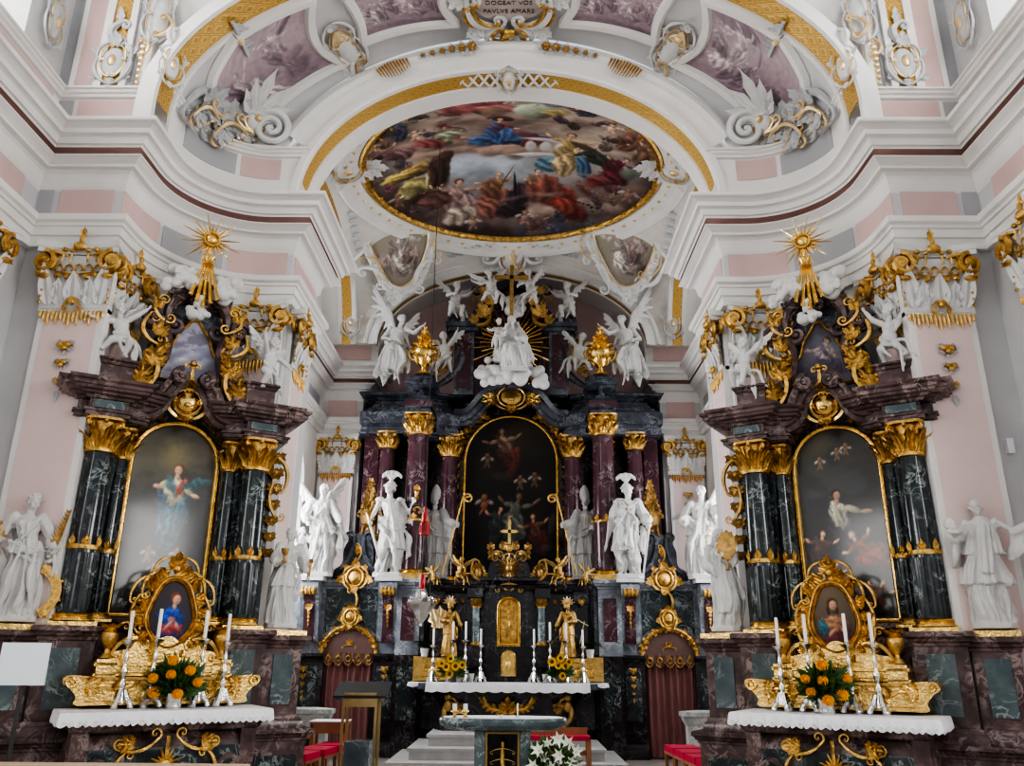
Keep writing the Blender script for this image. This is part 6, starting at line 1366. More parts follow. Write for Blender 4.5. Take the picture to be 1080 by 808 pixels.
def pic_saint(p, H):
    p.grad(p.Z / H, [(0, (.26, .24, .28)), (.5, (.40, .39, .44)), (1, (.34, .34, .40))]); p.cloud(1.4, .45, .65, (.48, .47, .52), 45, k=.6); p.fig(.05, H * .4, 1.5, (.46, .43, .47), (.32, .29, .38), lean=12, sit=.5, arms=((-1.1, -.1), (.4, -.5)), skin=(.66, .58, .54), tilt=-.5); p.blob(.1, H * .5, .34, .34, 0, (.62, .56, .54), .9, .4); p.fig(.1, H * .42, 1.3, (.62, .56, .54), (.34, .30, .38), lean=12, arms=((-1.1, -.1), (.4, -.5)), skin=(.66, .58, .54), tilt=-.6)
def pic_mary(p, H):
    p.grad(p.Z / H, [(0, (.2, .19, .24)), (1, (.26, .24, .27))]); p.blob(.05, H * .06, .85, .55, 0, (.10, .16, .42), 1, .2, .4, 9, 10); p.blob(.05, H * .42, .55, .45, 0, (.12, .26, .62), 1, .2, .4, 8, 60); p.blob(.05, H * .22, .62, .26, 0, (.62, .22, .28), 1, .25, .4, 7, 40); p.blob(.05, H * .36, .22, .22, 0, (.70, .45, .45), .9, .4)
    p.blob(.1, H * .6, .1, .18, 0, (.78, .62, .52), 1, .4); p.head(.12, H * .72, .26, (.80, .64, .54), (.45, .22, .12), .7); p.limb(-.25, H * .2, .1, H * .36, .08, (.76, .58, .5)); p.limb(.4, H * .2, .22, H * .34, .07, (.76, .58, .5))
def pic_heart(p, H):
    p.grad(p.Z / H, [(0, (.3, .24, .2)), (1, (.46, .40, .32))]); p.blob(.0, H * .16, .9, .6, 0, (.34, .12, .15), 1, .2, .4, 9, 20); p.blob(.05, H * .38, .5, .42, 0, (.58, .42, .30), 1, .25, .3, 8, 70); p.blob(-.5, H * .3, .28, .4, 15, (.16, .36, .42), 1, .25, .4); p.blob(.06, H * .28, .12, .12, 0, (.72, .40, .25), .9, .4)
    p.head(-.02, H * .7, .25, (.74, .57, .46), (.26, .15, .09), .5); p.blob(-.22, H * .6, .1, .24, 10, (.24, .14, .09), .9, .4); p.blob(.16, H * .6, .09, .2, -10, (.24, .14, .09), .9, .4); p.blob(0, H * .58, .14, .07, 0, (.3, .18, .11), .8, .5); p.limb(-.3, H * .18, .0, H * .3, .09, (.72, .54, .44)); p.limb(.5, H * .22, .28, H * .3, .08, (.70, .52, .42))

# ================================================================ side altar
def gilt_cart(G, w, h, y=0):
    """gilded shell cartouche with leaves to both sides"""
    G.ell((0, y - .03, 0), (w * .28, .06, h * .32), 14, 8); G.tube([(w * .34 * math.cos(2 * PI * i / 18), y - .05, h * .40 * math.sin(2 * PI * i / 18)) for i in range(19)], .022, 6)
    for sg in (-1, 1):
        G.cscroll(sg * w * .08, h * .5, sg * w * .5, h * .06, sg * h * .12, .026, .05, y - .02); G.cscroll(sg * w * .48, h * .02, sg * w * .1, -h * .5, sg * h * .14, .03, .06, y - .02); G.spray(sg * w * .42, -h * .05, 90 - sg * 110, w * .4, 5, 120, .3, y - .02); G.spray(sg * w * .3, h * .35, 90 - sg * 45, w * .3, 4, 80, .3, y - .02)
    G.spray(0, h * .4, 90, h * .45, 5, 110, .3, y - .03); G.spray(0, -h * .36, 270, h * .4, 5, 120, .3, y - .05); G.ell((0, y - .1, -h * .12), (w * .1, .03, h * .08), 8, 6)
def leafrun(G, pts, s, y, step=2):
    for i in range(0, len(pts) - 1, step):
        a, b = Vector(pts[i]), Vector(pts[min(i + step, len(pts) - 1)]); an = math.degrees(math.atan2(b.y - a.y, b.x - a.x)); k = s * (.8 + .4 * ((i * 7) % 5) / 4)
        for d in (-45, 40, 150): G.acan(a.x, a.y, an + d, k, k * .3, .45, y, 2)
        G.ell((a.x, y - .04, a.y), (k * .25, k * .2, k * .25), 6, 5)
ART = arched(.50, 2.04, 3.78)
def build_side_altar():
    root = thing('side_altar', 'x', 'altar', (0, 0, 0), 0, 'side altars')
    S = MB()                                              # podium with pedestals
    S.box(-1.62, 1.62, -.02, .75, -.3, .84); S.sweep([(-1.62, -.02), (1.62, -.02)], BASM(-.3, 1.4), False, 1); S.sweep([(-1.62, .7), (-1.62, -.02), (1.62, -.02), (1.62, .7)], CAPM(.92, .8), False, 1); S.box(-1.60, 1.60, -.0, .74, .8, .92)
    S.box(-.64, .64, .41, .75, .9, 2.0); S.sweep([(-.64, .40), (.64, .40)], CAPM(2.03, .8), False, 1)
    p = part('podium', S, 'marble_brown', root, ang=30)
    for sg in (-1, 1):
        S = MB(); pedestal(S, sg * .85 - .25, sg * .85 + .25, -.02, .5, .92, 1.93, .9); q = part('column_pedestal', S, 'marble_brown', root, ang=30)
        S = MB(); S.plate([(sg * .85 - .13, 1.16), (sg * .85 - .13, 1.72), (sg * .85 + .13, 1.72), (sg * .85 + .13, 1.16)], -.035, 0); S.box(sg * .85 - .17, sg * .85 + .17, -.2, -.015, -.15, .70) if False else None; part('panel', S, 'marble_green', q, 'grey-green marble panel')
        S = MB(); x = sg * 1.32; pedestal(S, x - .2, x + .2, .06, .6, .92, 1.88, .9); q = part('statue_pedestal', S, 'marble_brown', root, ang=30); S = MB(); S.plate([(x - .11, 1.16), (x - .11, 1.68), (x + .11, 1.68), (x + .11, 1.16)], .045, .08); part('panel', S, 'marble_green', q, 'grey-green marble panel')
        S = MB(); S.box(x - .24, x + .24, .03, .6, 1.88, 1.935); part('gilt_plinth', S, 'gold_bright', q, 'gilded plinth strip')
        S = MB(); S.box(sg * 1.30 - .22, sg * 1.30 + .22, -.06, .0, -.16, .66); part('podium_panel', S, 'marble_black', p)
        # pilasters behind the columns
        S = MB(); S.box(min(sg * .62, sg * 1.08), max(sg * .62, sg * 1.08), .34, .72, 1.93, 4.08); part('pilaster', S, 'marble_black', root)
        S = MB(); S.box(sg * .57 - .06, sg * .57 + .06, .42, .7, 1.95, 4.08); part('inner_pilaster', S, 'marble_slate', root)
        column(root, sg * .83, .20, 1.93, 3.70, 4.08, .155, 'marble_black', 2.68, True)
        column(root, sg * .60, .42, 1.98, 3.70, 4.06, .105, 'marble_black', 2.68, True, .10)
        # entablature block over the columns
        S = MB(); P = [(sg * 1.12, .72), (sg * 1.12, .12), (sg * 1.02, .12), (sg * 1.02, .02), (sg * .64, .02), (sg * .64, .14), (sg * .44, .22), (sg * .44, .7)]; sd_ = 1 if sg < 0 else -1
        S.sweep(P, [(0, 4.08), (.03, 4.08), (.03, 4.12), (.05, 4.125), (.05, 4.15), (0, 4.16), (0, 4.26), (.03, 4.265), (.05, 4.29), (.10, 4.30), (.11, 4.32), (.17, 4.33), (.18, 4.36), (.20, 4.365), (.20, 4.40), (.23, 4.42), (.24, 4.45), (-.1, 4.47)], False, sd_)
        S.prism(P if sg > 0 else P[::-1], 4.07, 4.085); S.prism(P if sg > 0 else P[::-1], 4.44, 4.462); e = part('entablature', S, 'marble_brown', root, ang=25)
        S = MB(); S.box(sg * .83 - .15, sg * .83 + .15, -.005, .1, 4.165, 4.255); S.box(min(sg * 1.03, sg * 1.125), max(sg * 1.03, sg * 1.125), .14, .6, 4.165, 4.255); part('frieze_panel', S, 'marble_green', e, 'grey-green marble panel')
        # S-curved half of the broken pediment
        S = MB(); C = smoothpts([(sg * .60, 4.36), (sg * .44, 4.34), (sg * .36, 4.40), (sg * .30, 4.54), (sg * .20, 4.70), (sg * .10, 4.75)], 6); C = C[::-1] if sg > 0 else C
        xz_sweep(S, C, [(-.16, 0), (-.16, .28), (-.11, .30), (-.10, .36), (-.05, .38), (-.03, .44), (0, .45), (.03, .47), (.03, 0)], .55)
        for dy in (.09, .16): S.spiral(sg * .13, 4.69, .085, 1.5, rad(90), -sg, .05, dy)
        part('pediment', S, 'marble_brown', root, 'S-curved broken pediment')
        # putto block, scroll and foliage of the upper storey
        S = MB(); pedestal(S, sg * .80 - .17, sg * .80 + .17, .2, .55, 4.46, 4.80, .5); part('block', S, 'marble_brown', root)
        S = MB(); x = sg * .46; S.cscroll(sg * .74, 4.56, sg * .36, 5.42, sg * .20, .085, .12, .42, 1.3, 14, 7); S.cscroll(sg * .34, 5.40, sg * .10, 5.86, -sg * .10, .07, .10, .42, 1.3, 12, 7); S.spiral(sg * .5, 5.46, .12, 1.5, 0, sg, .05, .36); part('scroll', S, 'marble_brown', root, 'brown marble scroll')
        G = MB()
        G.cscroll(sg * .40, 5.10, sg * .54, 5.46, -sg * .13, .034, .07, .34, 1.3); G.cscroll(sg * .34, 5.40, sg * .46, 5.70, -sg * .10, .03, .06, .34, 1.3); G.spray(sg * .44, 5.22, 90 + sg * 30, .22, 4, 110, .24, .32); G.spray(sg * .44, 5.56, 90 - sg * 40, .17, 3, 90, .26, .32)
        G.cscroll(sg * .52, 4.50, sg * .44, 4.98, sg * .10, .04, .06, .30, 1.0); G.spray(sg * .55, 4.60, 90, .30, 5, 120, .24, .28); G.spray(sg * .46, 4.84, 90 + sg * 25, .28, 5, 130, .24, .28); G.spray(sg * .40, 5.02, 90 + sg * 50, .18, 3, 90, .26, .30); part('gilt_foliage', G, 'gold', root, 'gilded acanthus foliage')
        # gilded drops on the outer edge
        G = MB()
        for k in range(7):
            z = 3.95 - .19 * k; kk = 1 - .06 * k; G.rosette(sg * 1.10, z, .07 * kk, .32, 5)
            for a in (250, 290, 200, 340, 20, 160): G.acan(sg * 1.10, z, a, .13 * kk, .035, .4, .32, 2)
        G.cscroll(sg * 1.06, 3.98, sg * 1.22, 3.55, sg * .10, .03, .06, .32); G.cscroll(sg * 1.08, 3.6, sg * 1.18, 3.2, -sg * .07, .026, .05, .32); part('gilt_drop', G, 'gold_old', root, 'hanging gilded leafwork')
    # back wall and arched surround
    S = MB(); S.plate(arched(.80, 1.95, 3.85, rise=.62), .62, .74); part('back_panel', S, 'marble_slate', root); S = MB()
    a, b = arched(.64, 2.0, 3.80), arched(.568, 2.0, 3.79); S.rings([[(p[0], .62, p[1]), (p[0], .56, p[1]), (q[0], .56, q[1]), (q[0], .62, q[1])] for p, q in zip(a, b)]); part('arch_surround', S, 'marble_slate', root)
    G = MB(); L = [(.60 * math.cos(t), 3.80 + .58 * math.sin(t)) for t in np.linspace(PI, 0, 19)]; leafrun(G, L[:8], .13, .50, 1); leafrun(G, L[::-1][:8], .13, .50, 1); leafrun(G, [(-.62, 3.75), (-.62, 3.5), (-.61, 3.3)], .12, .5, 1); leafrun(G, [(.62, 3.75), (.62, 3.5), (.61, 3.3)], .12, .5, 1); part('gilt_garland', G, 'gold', root, 'gilded leaf garland')
    G = MB(); G.X = Matrix.Translation((0, .36, 4.46)); gilt_cart(G, .46, .40); unplace((G,)); part('gilt_cartouche', G, 'gold_bright', root, 'gilded shell cartouche')
    G = MB(); G.cscroll(-.16, 4.68, -.02, 4.90, -.10, .024, .04, .28); G.cscroll(.16, 4.68, .02, 4.90, .10, .024, .04, .28); G.ell((0, .26, 4.92), .04, 6, 5); part('gilt_loop', G, 'gold', root)
    # upper storey slab
    out = smoothpts([(-.50, 4.44), (-.54, 4.80), (-.50, 5.15), (-.36, 5.36), (-.30, 5.62), (-.16, 5.86), (0, 5.94), (.16, 5.86), (.30, 5.62), (.36, 5.36), (.50, 5.15), (.54, 4.80), (.50, 4.44)], 4); S = MB(); S.plate(out, .55, .74); part('upper_slab', S, 'marble_slate', root)
    S = MB(); xz_sweep(S, smoothpts([(-.36, 5.76), (-.2, 5.80), (0, 5.96), (.2, 5.80), (.36, 5.76)], 6), [(-.06, 0), (-.06, .2), (0, .28), (.05, .32), (.08, .32), (.08, 0)], .66); part('upper_pediment', S, 'marble_brown', root)
    # clouds and sunburst
    for sg in (-1, 1):
        W = MB(); W.X = Matrix.Translation((sg * .28, .30, 5.80)); cloud(W, random.Random(3 + sg), .16, .28, 12, .075, .08, False)
        for k in range(2): head_(W, (sg * .05, -.1, .06 + .16 * k), sg * 30, 0, 10, .55, 'curly', False, 70 + k, True)
        unplace((W,)); part('cloud', remesh(W, .014, 1, .5, True, 'cloud', 'statue_white'), None, root, 'white cloud with cherub heads')
    W = MB(); W.X = Matrix.Translation((-.04, .26, 5.50)); cloud(W, random.Random(8), .13, .26, 9, .06, .06, False); unplace((W,)); part('cloud', remesh(W, .014, 1, .5, True, 'cloud', 'statue_white'), None, root, 'small white cloud hanging over the picture frame')
    G = MB()
    for k in range(5): G.tube([(-.05 + .025 * k, .24, 6.20), (-.16 + .08 * k, .18, 5.62 + .06 * abs(k - 2))], [.014, .026], 4)
    G.lathe([(.02, 0), (.07, .02), (.05, .06), (.08, .12), (.03, .16)], (0, .24, 6.18), 12); part('gilt_rays', G, 'gold_bright', root, 'gilded rays falling from the sunburst')
    G = MB(); r = random.Random(2)
    for k in range(24):
        a = 2 * PI * k / 24; L = .36 if k % 2 else .24; y = r.uniform(-.05, .05); G.tube([(0, .22, 6.53), (math.cos(a) * L * .5, .22 + y * .5, 6.53 + math.sin(a) * L * .5), (math.cos(a) * L, .22 + y, 6.53 + math.sin(a) * L)], [.016, .013, .003], 4)
    G.ell((0, .20, 6.53), (.075, .05, .075), 12, 8); G.tube([(.09 * math.cos(2 * PI * i / 14), .18, 6.53 + .09 * math.sin(2 * PI * i / 14)) for i in range(15)], .015, 5); G.cap((0, .22, 6.3), (0, .22, 6.5), .02, .02); part('sunburst', G, 'gold_bright', root, 'gilded sunburst')
    return root
SA_POS = ((-3.53, 8.83, 0), (3.53, 8.83, 0)); SA_ROT = (rad(32), rad(-32))
sa = build_side_altar(); sa.location = SA_POS[0]; sa.rotation_euler = (0, 0, SA_ROT[0]); sa['label'] = 'tall dark marble side altar on the left, picture of a woman above it'
sb = dup(sa, SA_POS[1], SA_ROT[1], 'tall dark marble side altar on the right, picture of a bearded man above it')
def altar_pt(i, x, y, z):
    c, s = math.cos(SA_ROT[i]), math.sin(SA_ROT[i]); p = SA_POS[i]; return (p[0] + x * c - y * s, p[1] + x * s + y * c, z)
def toptop(x): return 3.78 + math.sqrt(max(0, .25 - x * x))
UP = smoothpts([(-.34, 4.74), (-.40, 4.98), (-.38, 5.10), (-.27, 5.16), (-.20, 5.36), (-.11, 5.48), (-.06, 5.56), (0, 5.58), (.06, 5.56), (.11, 5.48), (.20, 5.36), (.27, 5.16), (.38, 5.10), (.40, 4.98), (.34, 4.74)], 4)
MED = [(.20 * (1 + .10 * math.cos(3 * t)) * math.sin(t), 2.07 + .29 * math.cos(t) * (1 + .05 * math.cos(2 * t))) for t in [2 * PI * i / 40 for i in range(40)]]
def shape_fill(out, painter, w, z0, z1, y, name, parent, mat, n=70):
    """painted panel filling a star-shaped closed outline"""
    cx = 0; cz = (z0 + z1) / 2; ang = [math.atan2(p[1] - cz, p[0] - cx) for p in out]; m = len(out); rr = np.linspace(.0, 1, n + 1); pos = np.zeros((n + 1, m + 1, 3))
    for i, r_ in enumerate(rr):
        for j in range(m + 1): p = out[j % m]; pos[i, j] = (cx + (p[0] - cx) * r_, y, cz + (p[1] - cz) * r_)
    p = Paint((pos[..., 0] / w).ravel(), ((pos[..., 2] - z0) / w).ravel(), (.2, .2, .2)); painter(p, (z1 - z0) / w); return painted(name, pos, p.C, m, n, mat, parent)
def dense(out, k=4):
    o = []
    for a, b in zip(out, out[1:] + out[:1]):
        for i in range(k): o.append((a[0] + (b[0] - a[0]) * i / k, a[1] + (b[1] - a[1]) * i / k))
    return o
def build_shrine():
    root = thing('shrine', 'x', 'shrine', group=None); B = MB()
    B.box(-.615, .615, -.293, .0, 1.465, 1.585); B.sweep([(-.62, 0), (-.62, -.30), (.62, -.30), (.62, 0)], [(0, 1.46), (.02, 1.47), (.02, 1.49), (0, 1.5), (0, 1.55), (.02, 1.56), (.02, 1.59), (-.1, 1.59)], False, 1)
    for sg in (-1, 1): B.box(min(sg * .44, sg * .62), max(sg * .44, sg * .62), -.32, -.05, 1.46, 1.62)
    part('base', B, 'gold_bright', root)
    G = MB(); out = smoothpts([(-.56, 1.58), (-.50, 1.68), (-.34, 1.72), (-.28, 1.80), (-.16, 1.84), (0, 1.86), (.16, 1.84), (.28, 1.80), (.34, 1.72), (.50, 1.68), (.56, 1.58)], 4); G.plate(out, -.22, -.10)
    G.plate(arched(.12, 1.58, 1.72, 12), -.26, -.2); G.cscroll(-.5, 1.66, -.2, 1.80, .08, .03, .05, -.22); G.cscroll(.5, 1.66, .2, 1.80, -.08, .03, .05, -.22)
    for sg in (-1, 1): G.plate(smoothpts([(sg * .18, 1.58), (sg * .20, 1.70), (sg * .32, 1.71), (sg * .40, 1.58)], 4), -.25, -.2); G.spray(sg * .3, 1.72, 90 - sg * 20, .16, 4, 100, .3, -.2)
    part('stepped_front', G, 'gold_bright', root)
    G = MB(); frame(G, MED, -.22, .05, .06); 
    B_ = [(p[0] * 1.42, 2.08 + (p[1] - 2.07) * 1.30) for p in MED]
    r = random.Random(4)
    for i in range(0, 40, 2):
        x, z = B_[i]; a = math.degrees(math.atan2(z - 2.07, x)); G.acan(x * .9, 2.07 + (z - 2.07) * .9, a + r.uniform(-40, 40), .15, .04, .5, -.2, 2); G.acan(x * .85, 2.07 + (z - 2.07) * .87, a + r.uniform(-60, 60), .12, .035, .6, -.22, 2)
    for sg in (-1, 1):
        G.cscroll(sg * .10, 2.50, sg * .30, 2.24, sg * .07, .022, .045, -.2); G.cscroll(sg * .32, 2.22, sg * .30, 1.88, sg * .06, .022, .045, -.2); G.cscroll(sg * .36, 2.0, sg * .18, 1.78, sg * .08, .024, .05, -.2); G.cscroll(sg * .06, 2.62, sg * .22, 2.44, sg * .05, .018, .035, -.2); G.cscroll(sg * .26, 2.42, sg * .40, 2.18, sg * .05, .018, .035, -.2); G.cscroll(sg * .42, 1.96, sg * .50, 1.74, sg * .05, .022, .04, -.2)
    G.spray(0, 2.5, 90, .2, 5, 120, .28, -.2); G.ell((0, -.22, 2.50), .04, 6, 5); G.plate([(p[0] * 1.12, 2.07 + (p[1] - 2.07) * 1.12) for p in MED], -.2, -.15)
    part('openwork_frame', G, 'gold', root, 'gilded openwork frame of scrolls')
    for sg in (-1, 1):
        v = MB(); v.lathe([(.03, 0), (.07, .01), (.06, .03), (.03, .06), (.025, .09), (.06, .14), (.085, .20), (.08, .24), (.05, .26), (.07, .29), (.03, .31)], (sg * .53, -.20, 1.62), 14)
        for k in range(8): a = 2 * PI * k / 8; v.leaf((sg * .53 + .04 * math.cos(a), -.2 + .04 * math.sin(a), 1.90), (math.cos(a) * .7, math.sin(a) * .7, 1), (math.cos(a), math.sin(a), 0), .12, .03, .6, 1, 4)
        part('vase', v, 'gold', root)
    return root
sh = build_shrine(); shr = [sh, dup(sh)]
for i in (0, 1):
    sg = -1 if i == 0 else 1
    # altarpiece
    o = thing('altarpiece', ('arched dark painting of a woman in white and blue in the sky, gold frame' if i == 0 else 'arched dark painting of a bearded man in white shirt among the sick, gold frame'), 'painting', SA_POS[i], SA_ROT[i])
    G = MB(); frame(G, ART[::-1], .60, .055, .05); part('frame', G, 'gold_bright', o, 'carved gilt frame'); canvas('canvas', toptop, 2.05, .50, .595, pic_left if i == 0 else pic_right, o, 'canvas')
    o = thing('upper_picture', ('small shield-shaped picture of pale clouds high on the left side altar' if i == 0 else 'small shield-shaped picture of a praying half-nude saint high on the right side altar'), 'painting', SA_POS[i], SA_ROT[i])
    G = MB(); frame(G, UP[::-1], .54, .035, .05); part('frame', G, 'gold', o, 'thin gilt frame'); c = shape_fill(dense(UP, 2), pic_sky if i == 0 else pic_saint, .40, 4.74, 5.58, .535, 'canvas', o, 'canvas_matt')
    s = shr[i]; s.location = altar_pt(i, -sg * .02, -.12, 0); s.rotation_euler = (0, 0, SA_ROT[i]); s['label'] = 'gilded openwork shrine with an oval picture of a woman in blue' if i == 0 else 'gilded openwork shrine with an oval picture of a man baring his heart'
    c = shape_fill(dense(MED, 2), pic_mary if i == 0 else pic_heart, .22, 1.78, 2.36, -.225, 'picture', s, 'canvas_matt', 40); c['label'] = 'woman in a blue cloak, hands folded' if i == 0 else 'bearded man in a red robe'
# gilded shelf, altar table, cloth
def build_gradine():
    root = thing('altar_shelf', 'x', 'shelf', group='gilded shelves on the side altars'); G = MB(); w = .84
    G.box(-w + .105, w - .105, -.392, -.12, 1.205, 1.455); G.sweep([(-w + .1, -.12), (-w + .1, -.40), (w - .1, -.40), (w - .1, -.12)], [(0, 1.205), (.03, 1.21), (.03, 1.24), (0, 1.25), (0, 1.42), (.02, 1.43), (.03, 1.46), (-.1, 1.465)], False, 1); part('board', G, 'gold_bright', root, ang=30)
    for sg in (-1, 1):
        S = MB(); S.plate([(sg * x, z) for x, z in smoothpts([(w - .16, 1.205), (w - .05, 1.22), (w - .06, 1.28), (w + .0, 1.36), (w + .06, 1.40), (w + .05, 1.47), (w - .1, 1.47), (w - .16, 1.46)], 3)], -.42, -.14); S.spiral(sg * (w + .0), 1.42, .05, 1.3, 0, sg, .02, -.43); S.spray(sg * (w - .14), 1.38, 90 + sg * 90, .18, 5, 120, .3, -.42); part('scrolled_end', S, 'gold_bright', root, 'gilded scrolled end')
    G = MB()
    for x in (-.42, .42, 0): G.spray(x, 1.40, 270, .12, 5, 150, .3, -.41); G.cscroll(x - .16, 1.40, x + .16, 1.40, -.06, .016, .03, -.41)
    part('carving', G, 'gold', root); return root
def build_mensa():
    root = thing('altar_table', 'x', 'altar', group='marble tables of the side altars'); S = MB(); S.box(-.86, .86, -.88, -.13, 1.09, 1.17); S.sweep([(-.86, -.13), (-.86, -.88), (.86, -.88), (.86, -.13)], [(-.05, 1.0), (-.03, 1.02), (-.02, 1.05), (0, 1.07), (0, 1.1)], False, 1); part('tabletop', S, 'marble_brown', root, ang=30)
    S = MB(); prof = [(.60, -.3), (.60, -.1), (.56, -.02), (.60, .2), (.70, .45), (.76, .66), (.74, .86), (.66, .98), (.70, 1.03)]
    R = [[(-x * 1.08, -.14, z), (-x * 1.08, -.55 - (x - .6) * 1.0, z), (-x * .96, -.66 - (x - .6) * 1.1, z), (x * .96, -.66 - (x - .6) * 1.1, z), (x * 1.08, -.55 - (x - .6) * 1.0, z), (x * 1.08, -.14, z)] for x, z in prof]; S.rings(R); part('belly', S, 'marble_brown', root, ang=35)
    S = MB(); S.rings([[(-.34 + .0, -.67 - (x - .6) * 1.1 - .015, z), (.34, -.67 - (x - .6) * 1.1 - .015, z)] for x, z in prof[3:7]], False, False); S.rings([[(-.66, -.67 - (x - .6) * 1.1 - .01, z), (-.42, -.67 - (x - .6) * 1.1 - .01, z)] for x, z in prof[3:7]], False, False); S.rings([[(.42, -.67 - (x - .6) * 1.1 - .01, z), (.66, -.67 - (x - .6) * 1.1 - .01, z)] for x, z in prof[3:7]], False, False); part('front_panel', S, 'marble_black', root, 'dark green marble panels')
    S = MB()
    for sg in (-1, 1): S.spiral(sg * .60, .62, .15, 1.6, rad(90), sg, .04, -.82); S.spiral(sg * .60, .62, .12, 1.4, rad(90), -sg, .04, -.82); S.box(min(sg * .66, sg * .80), max(sg * .66, sg * .80), -.84, -.5, .70, 1.0)
    part('scroll', S, 'marble_brown', root)
    G = MB(); y = -.88
    for k in range(16):
        a = 2 * PI * k / 16; L = .14 if k % 2 else .10; G.tube([(0, y, .72), (L * math.cos(a), y, .72 + L * math.sin(a))], [.018, .006], 4)
    G.ell((0, y - .02, .72), (.05, .03, .05), 10, 6); G.tube([(-.30, y, .66), (.30, y, .66)], .018, 6); G.tube([(0, y, .52), (0, y, .96)], .018, 6)
    for sg in (-1, 1): G.cscroll(sg * .08, .95, sg * .42, .86, -sg * .06, .022, .05, y); G.cscroll(sg * .34, .84, sg * .40, .58, sg * .06, .02, .04, y); G.spray(sg * .30, .90, 90 - sg * 90, .16, 5, 140, .3, y); G.spray(sg * .32, .62, 270, .14, 4, 120, .3, y)
    part('gilt_emblem', G, 'gold', root, 'gilded starburst emblem with scrolls'); return root
def lace_cloth(x0, x1, y0, y1, z, dropf, drops, name, label, loc, rz, scal=.062, hole=True):
    """cloth on a table top with a scalloped, pierced hem on front and sides"""
    m = MB(); path = [(x0, y1), (x0, y0), (x1, y0), (x1, y1)]; L = []; pts = []
    for a, b in zip(path, path[1:]):
        n = max(4, int(math.hypot(b[0] - a[0], b[1] - a[1]) / scal) * 6)
        for i in range(n): pts.append((a[0] + (b[0] - a[0]) * i / n, a[1] + (b[1] - a[1]) * i / n, i / 6.0))
    pts.append((x1, y1, 0)); R = [[], [], [], []]
    for x, y, t in pts:
        w = .006 * math.sin(t * 2 * PI / 2.3 + x * 9); sc = .022 * abs(math.sin(PI * t)); cx = 1 if x > (x0 + x1) / 2 else -1
        ox = (x - (x0 + x1) / 2) / (x1 - x0) * .02; oy = -.01 if y < y1 - .01 else 0
        for k, (dz, f) in enumerate(((0, 0), (.012, .6), (dropf * .5, 1), (dropf - .02 + sc, 1.4))): R[k].append((x + ox * f + w * f, y + oy * f + w * f, z - dz + (.003 if k == 0 else 0)))
    m.rings(R, False, False); m.add([(x0, y0, z + .003), (x1, y0, z + .003), (x1, y1, z + .003), (x0, y1, z + .003)], [(0, 1, 2, 3)])
    o = part(name, m, 'linen', None, None, ang=50, loc=loc, rot=(0, 0, rz)); tag(o, label, 'altar cloth', None)
    if hole:
        gs_ = [MB(), MB(), MB()]
        for (x, y, t) in pts[3::6]:
            if y == y1 or (abs(y - y0) > 1e-6 and y < y0 + .07): continue
            g = gs_[0] if abs(y - y0) < 1e-6 else gs_[1 if x < 0 else 2]
            fr_ = abs(y - y0) < 1e-6; oy = -.016 if fr_ else 0; ox = 0 if fr_ else (.014 if x > 0 else -.014); c = Vector((x + ox, y + oy, z - dropf + .03)); ring = []
            for i in range(9): a = 2 * PI * i / 8; d = Vector((math.cos(a), 0, math.sin(a))) if fr_ else Vector((0, math.cos(a), math.sin(a))); ring.append(c + d * .020)
            g.tube(ring, .006, 4); g.ell(c, .007, 5, 4)
        for g in gs_: part('lace_edge', g, 'linen', o, 'white lace edging')
    return o
gd = build_gradine(); ms = build_mensa(); GDS = [gd, dup(gd)]; MSS = [ms, dup(ms)]
for i in (0, 1):
    sg = -1 if i == 0 else 1; nm = 'left' if i == 0 else 'right'
    for o, lb in ((GDS[i], 'long gilded shelf with scrolled ends under the shrine of the %s side altar' % nm), (MSS[i], 'dark marble altar table with gilded starburst, under the lace cloth of the %s side altar' % nm)):
        o.location = altar_pt(i, -sg * .05, 0, 0); o.rotation_euler = (0, 0, SA_ROT[i]); o['label'] = lb
    lace_cloth(-.92, .92, -.92, -.13, 1.172, .115, .1, 'altar_cloth', 'white altar cloth with scalloped lace hem on the %s side altar' % nm, altar_pt(i, -sg * .05, 0, 0), SA_ROT[i])
# statues standing on the side altars
G = MB(); G.cap((-.30, -.36, 1.18), (-.30, -.36, .1), .0, .0) if False else None
def stat_at(i, x, y, z): return altar_pt(i, x, y, z)
sw = MB(); sw.tube([(-.37, -.18, 1.06), (-.36, -.22, .10)], [.022, .012], 6)
sh_ = MB(); sh_.tube([(-.37, -.16, 1.0), (-.37, -.16, 1.30)], .022, 6); sh_.cap((-.47, -.17, 1.14), (-.27, -.17, 1.14), .018, .018); sh_.ell((-.37, -.16, 1.32), .035, 8, 6); sh_.tube([(-.37 + .07 * math.cos(a), -.2, 1.18 + .07 * math.sin(a)) for a in np.linspace(0, 2 * PI, 13)], .016, 5)
pf = MB()
for k in range(10):
    for s_ in (-1, 1): pf.leaf((.37 + .012 * k, -.14, 1.02 + .055 * k), (s_ * .6, -.1, 1), (0, -1, 0), .16 - .009 * k, .018, .2, 1, 5)
pf.tube([(.36, -.12, .86), (.40, -.14, 1.2), (.50, -.14, 1.56)], [.014, .012, .006], 5)
wh = MB(); c0 = Vector((.44, -.06, .28))
R = []
for k in range(13):
    a = rad(-60 + 130 * k / 12); R.append([tuple(c0 + Vector((-.30 + .42 * math.cos(a), dy, .10 + .42 * math.sin(a)))) if rr == 1 else tuple(c0 + Vector((-.30 + .29 * math.cos(a), dy, .10 + .29 * math.sin(a)))) for rr, dy in ((1, -.06), (1, .06), (0, .06), (0, -.06))])
wh.rings(R)
for k in range(4): a = rad(-50 + 36 * k); p = c0 + Vector((-.30 + .42 * math.cos(a), 0, .10 + .42 * math.sin(a))); wh.tube([p, p + Vector((math.cos(a) * .09, 0, math.sin(a) * .09))], [.03, .004], 5)
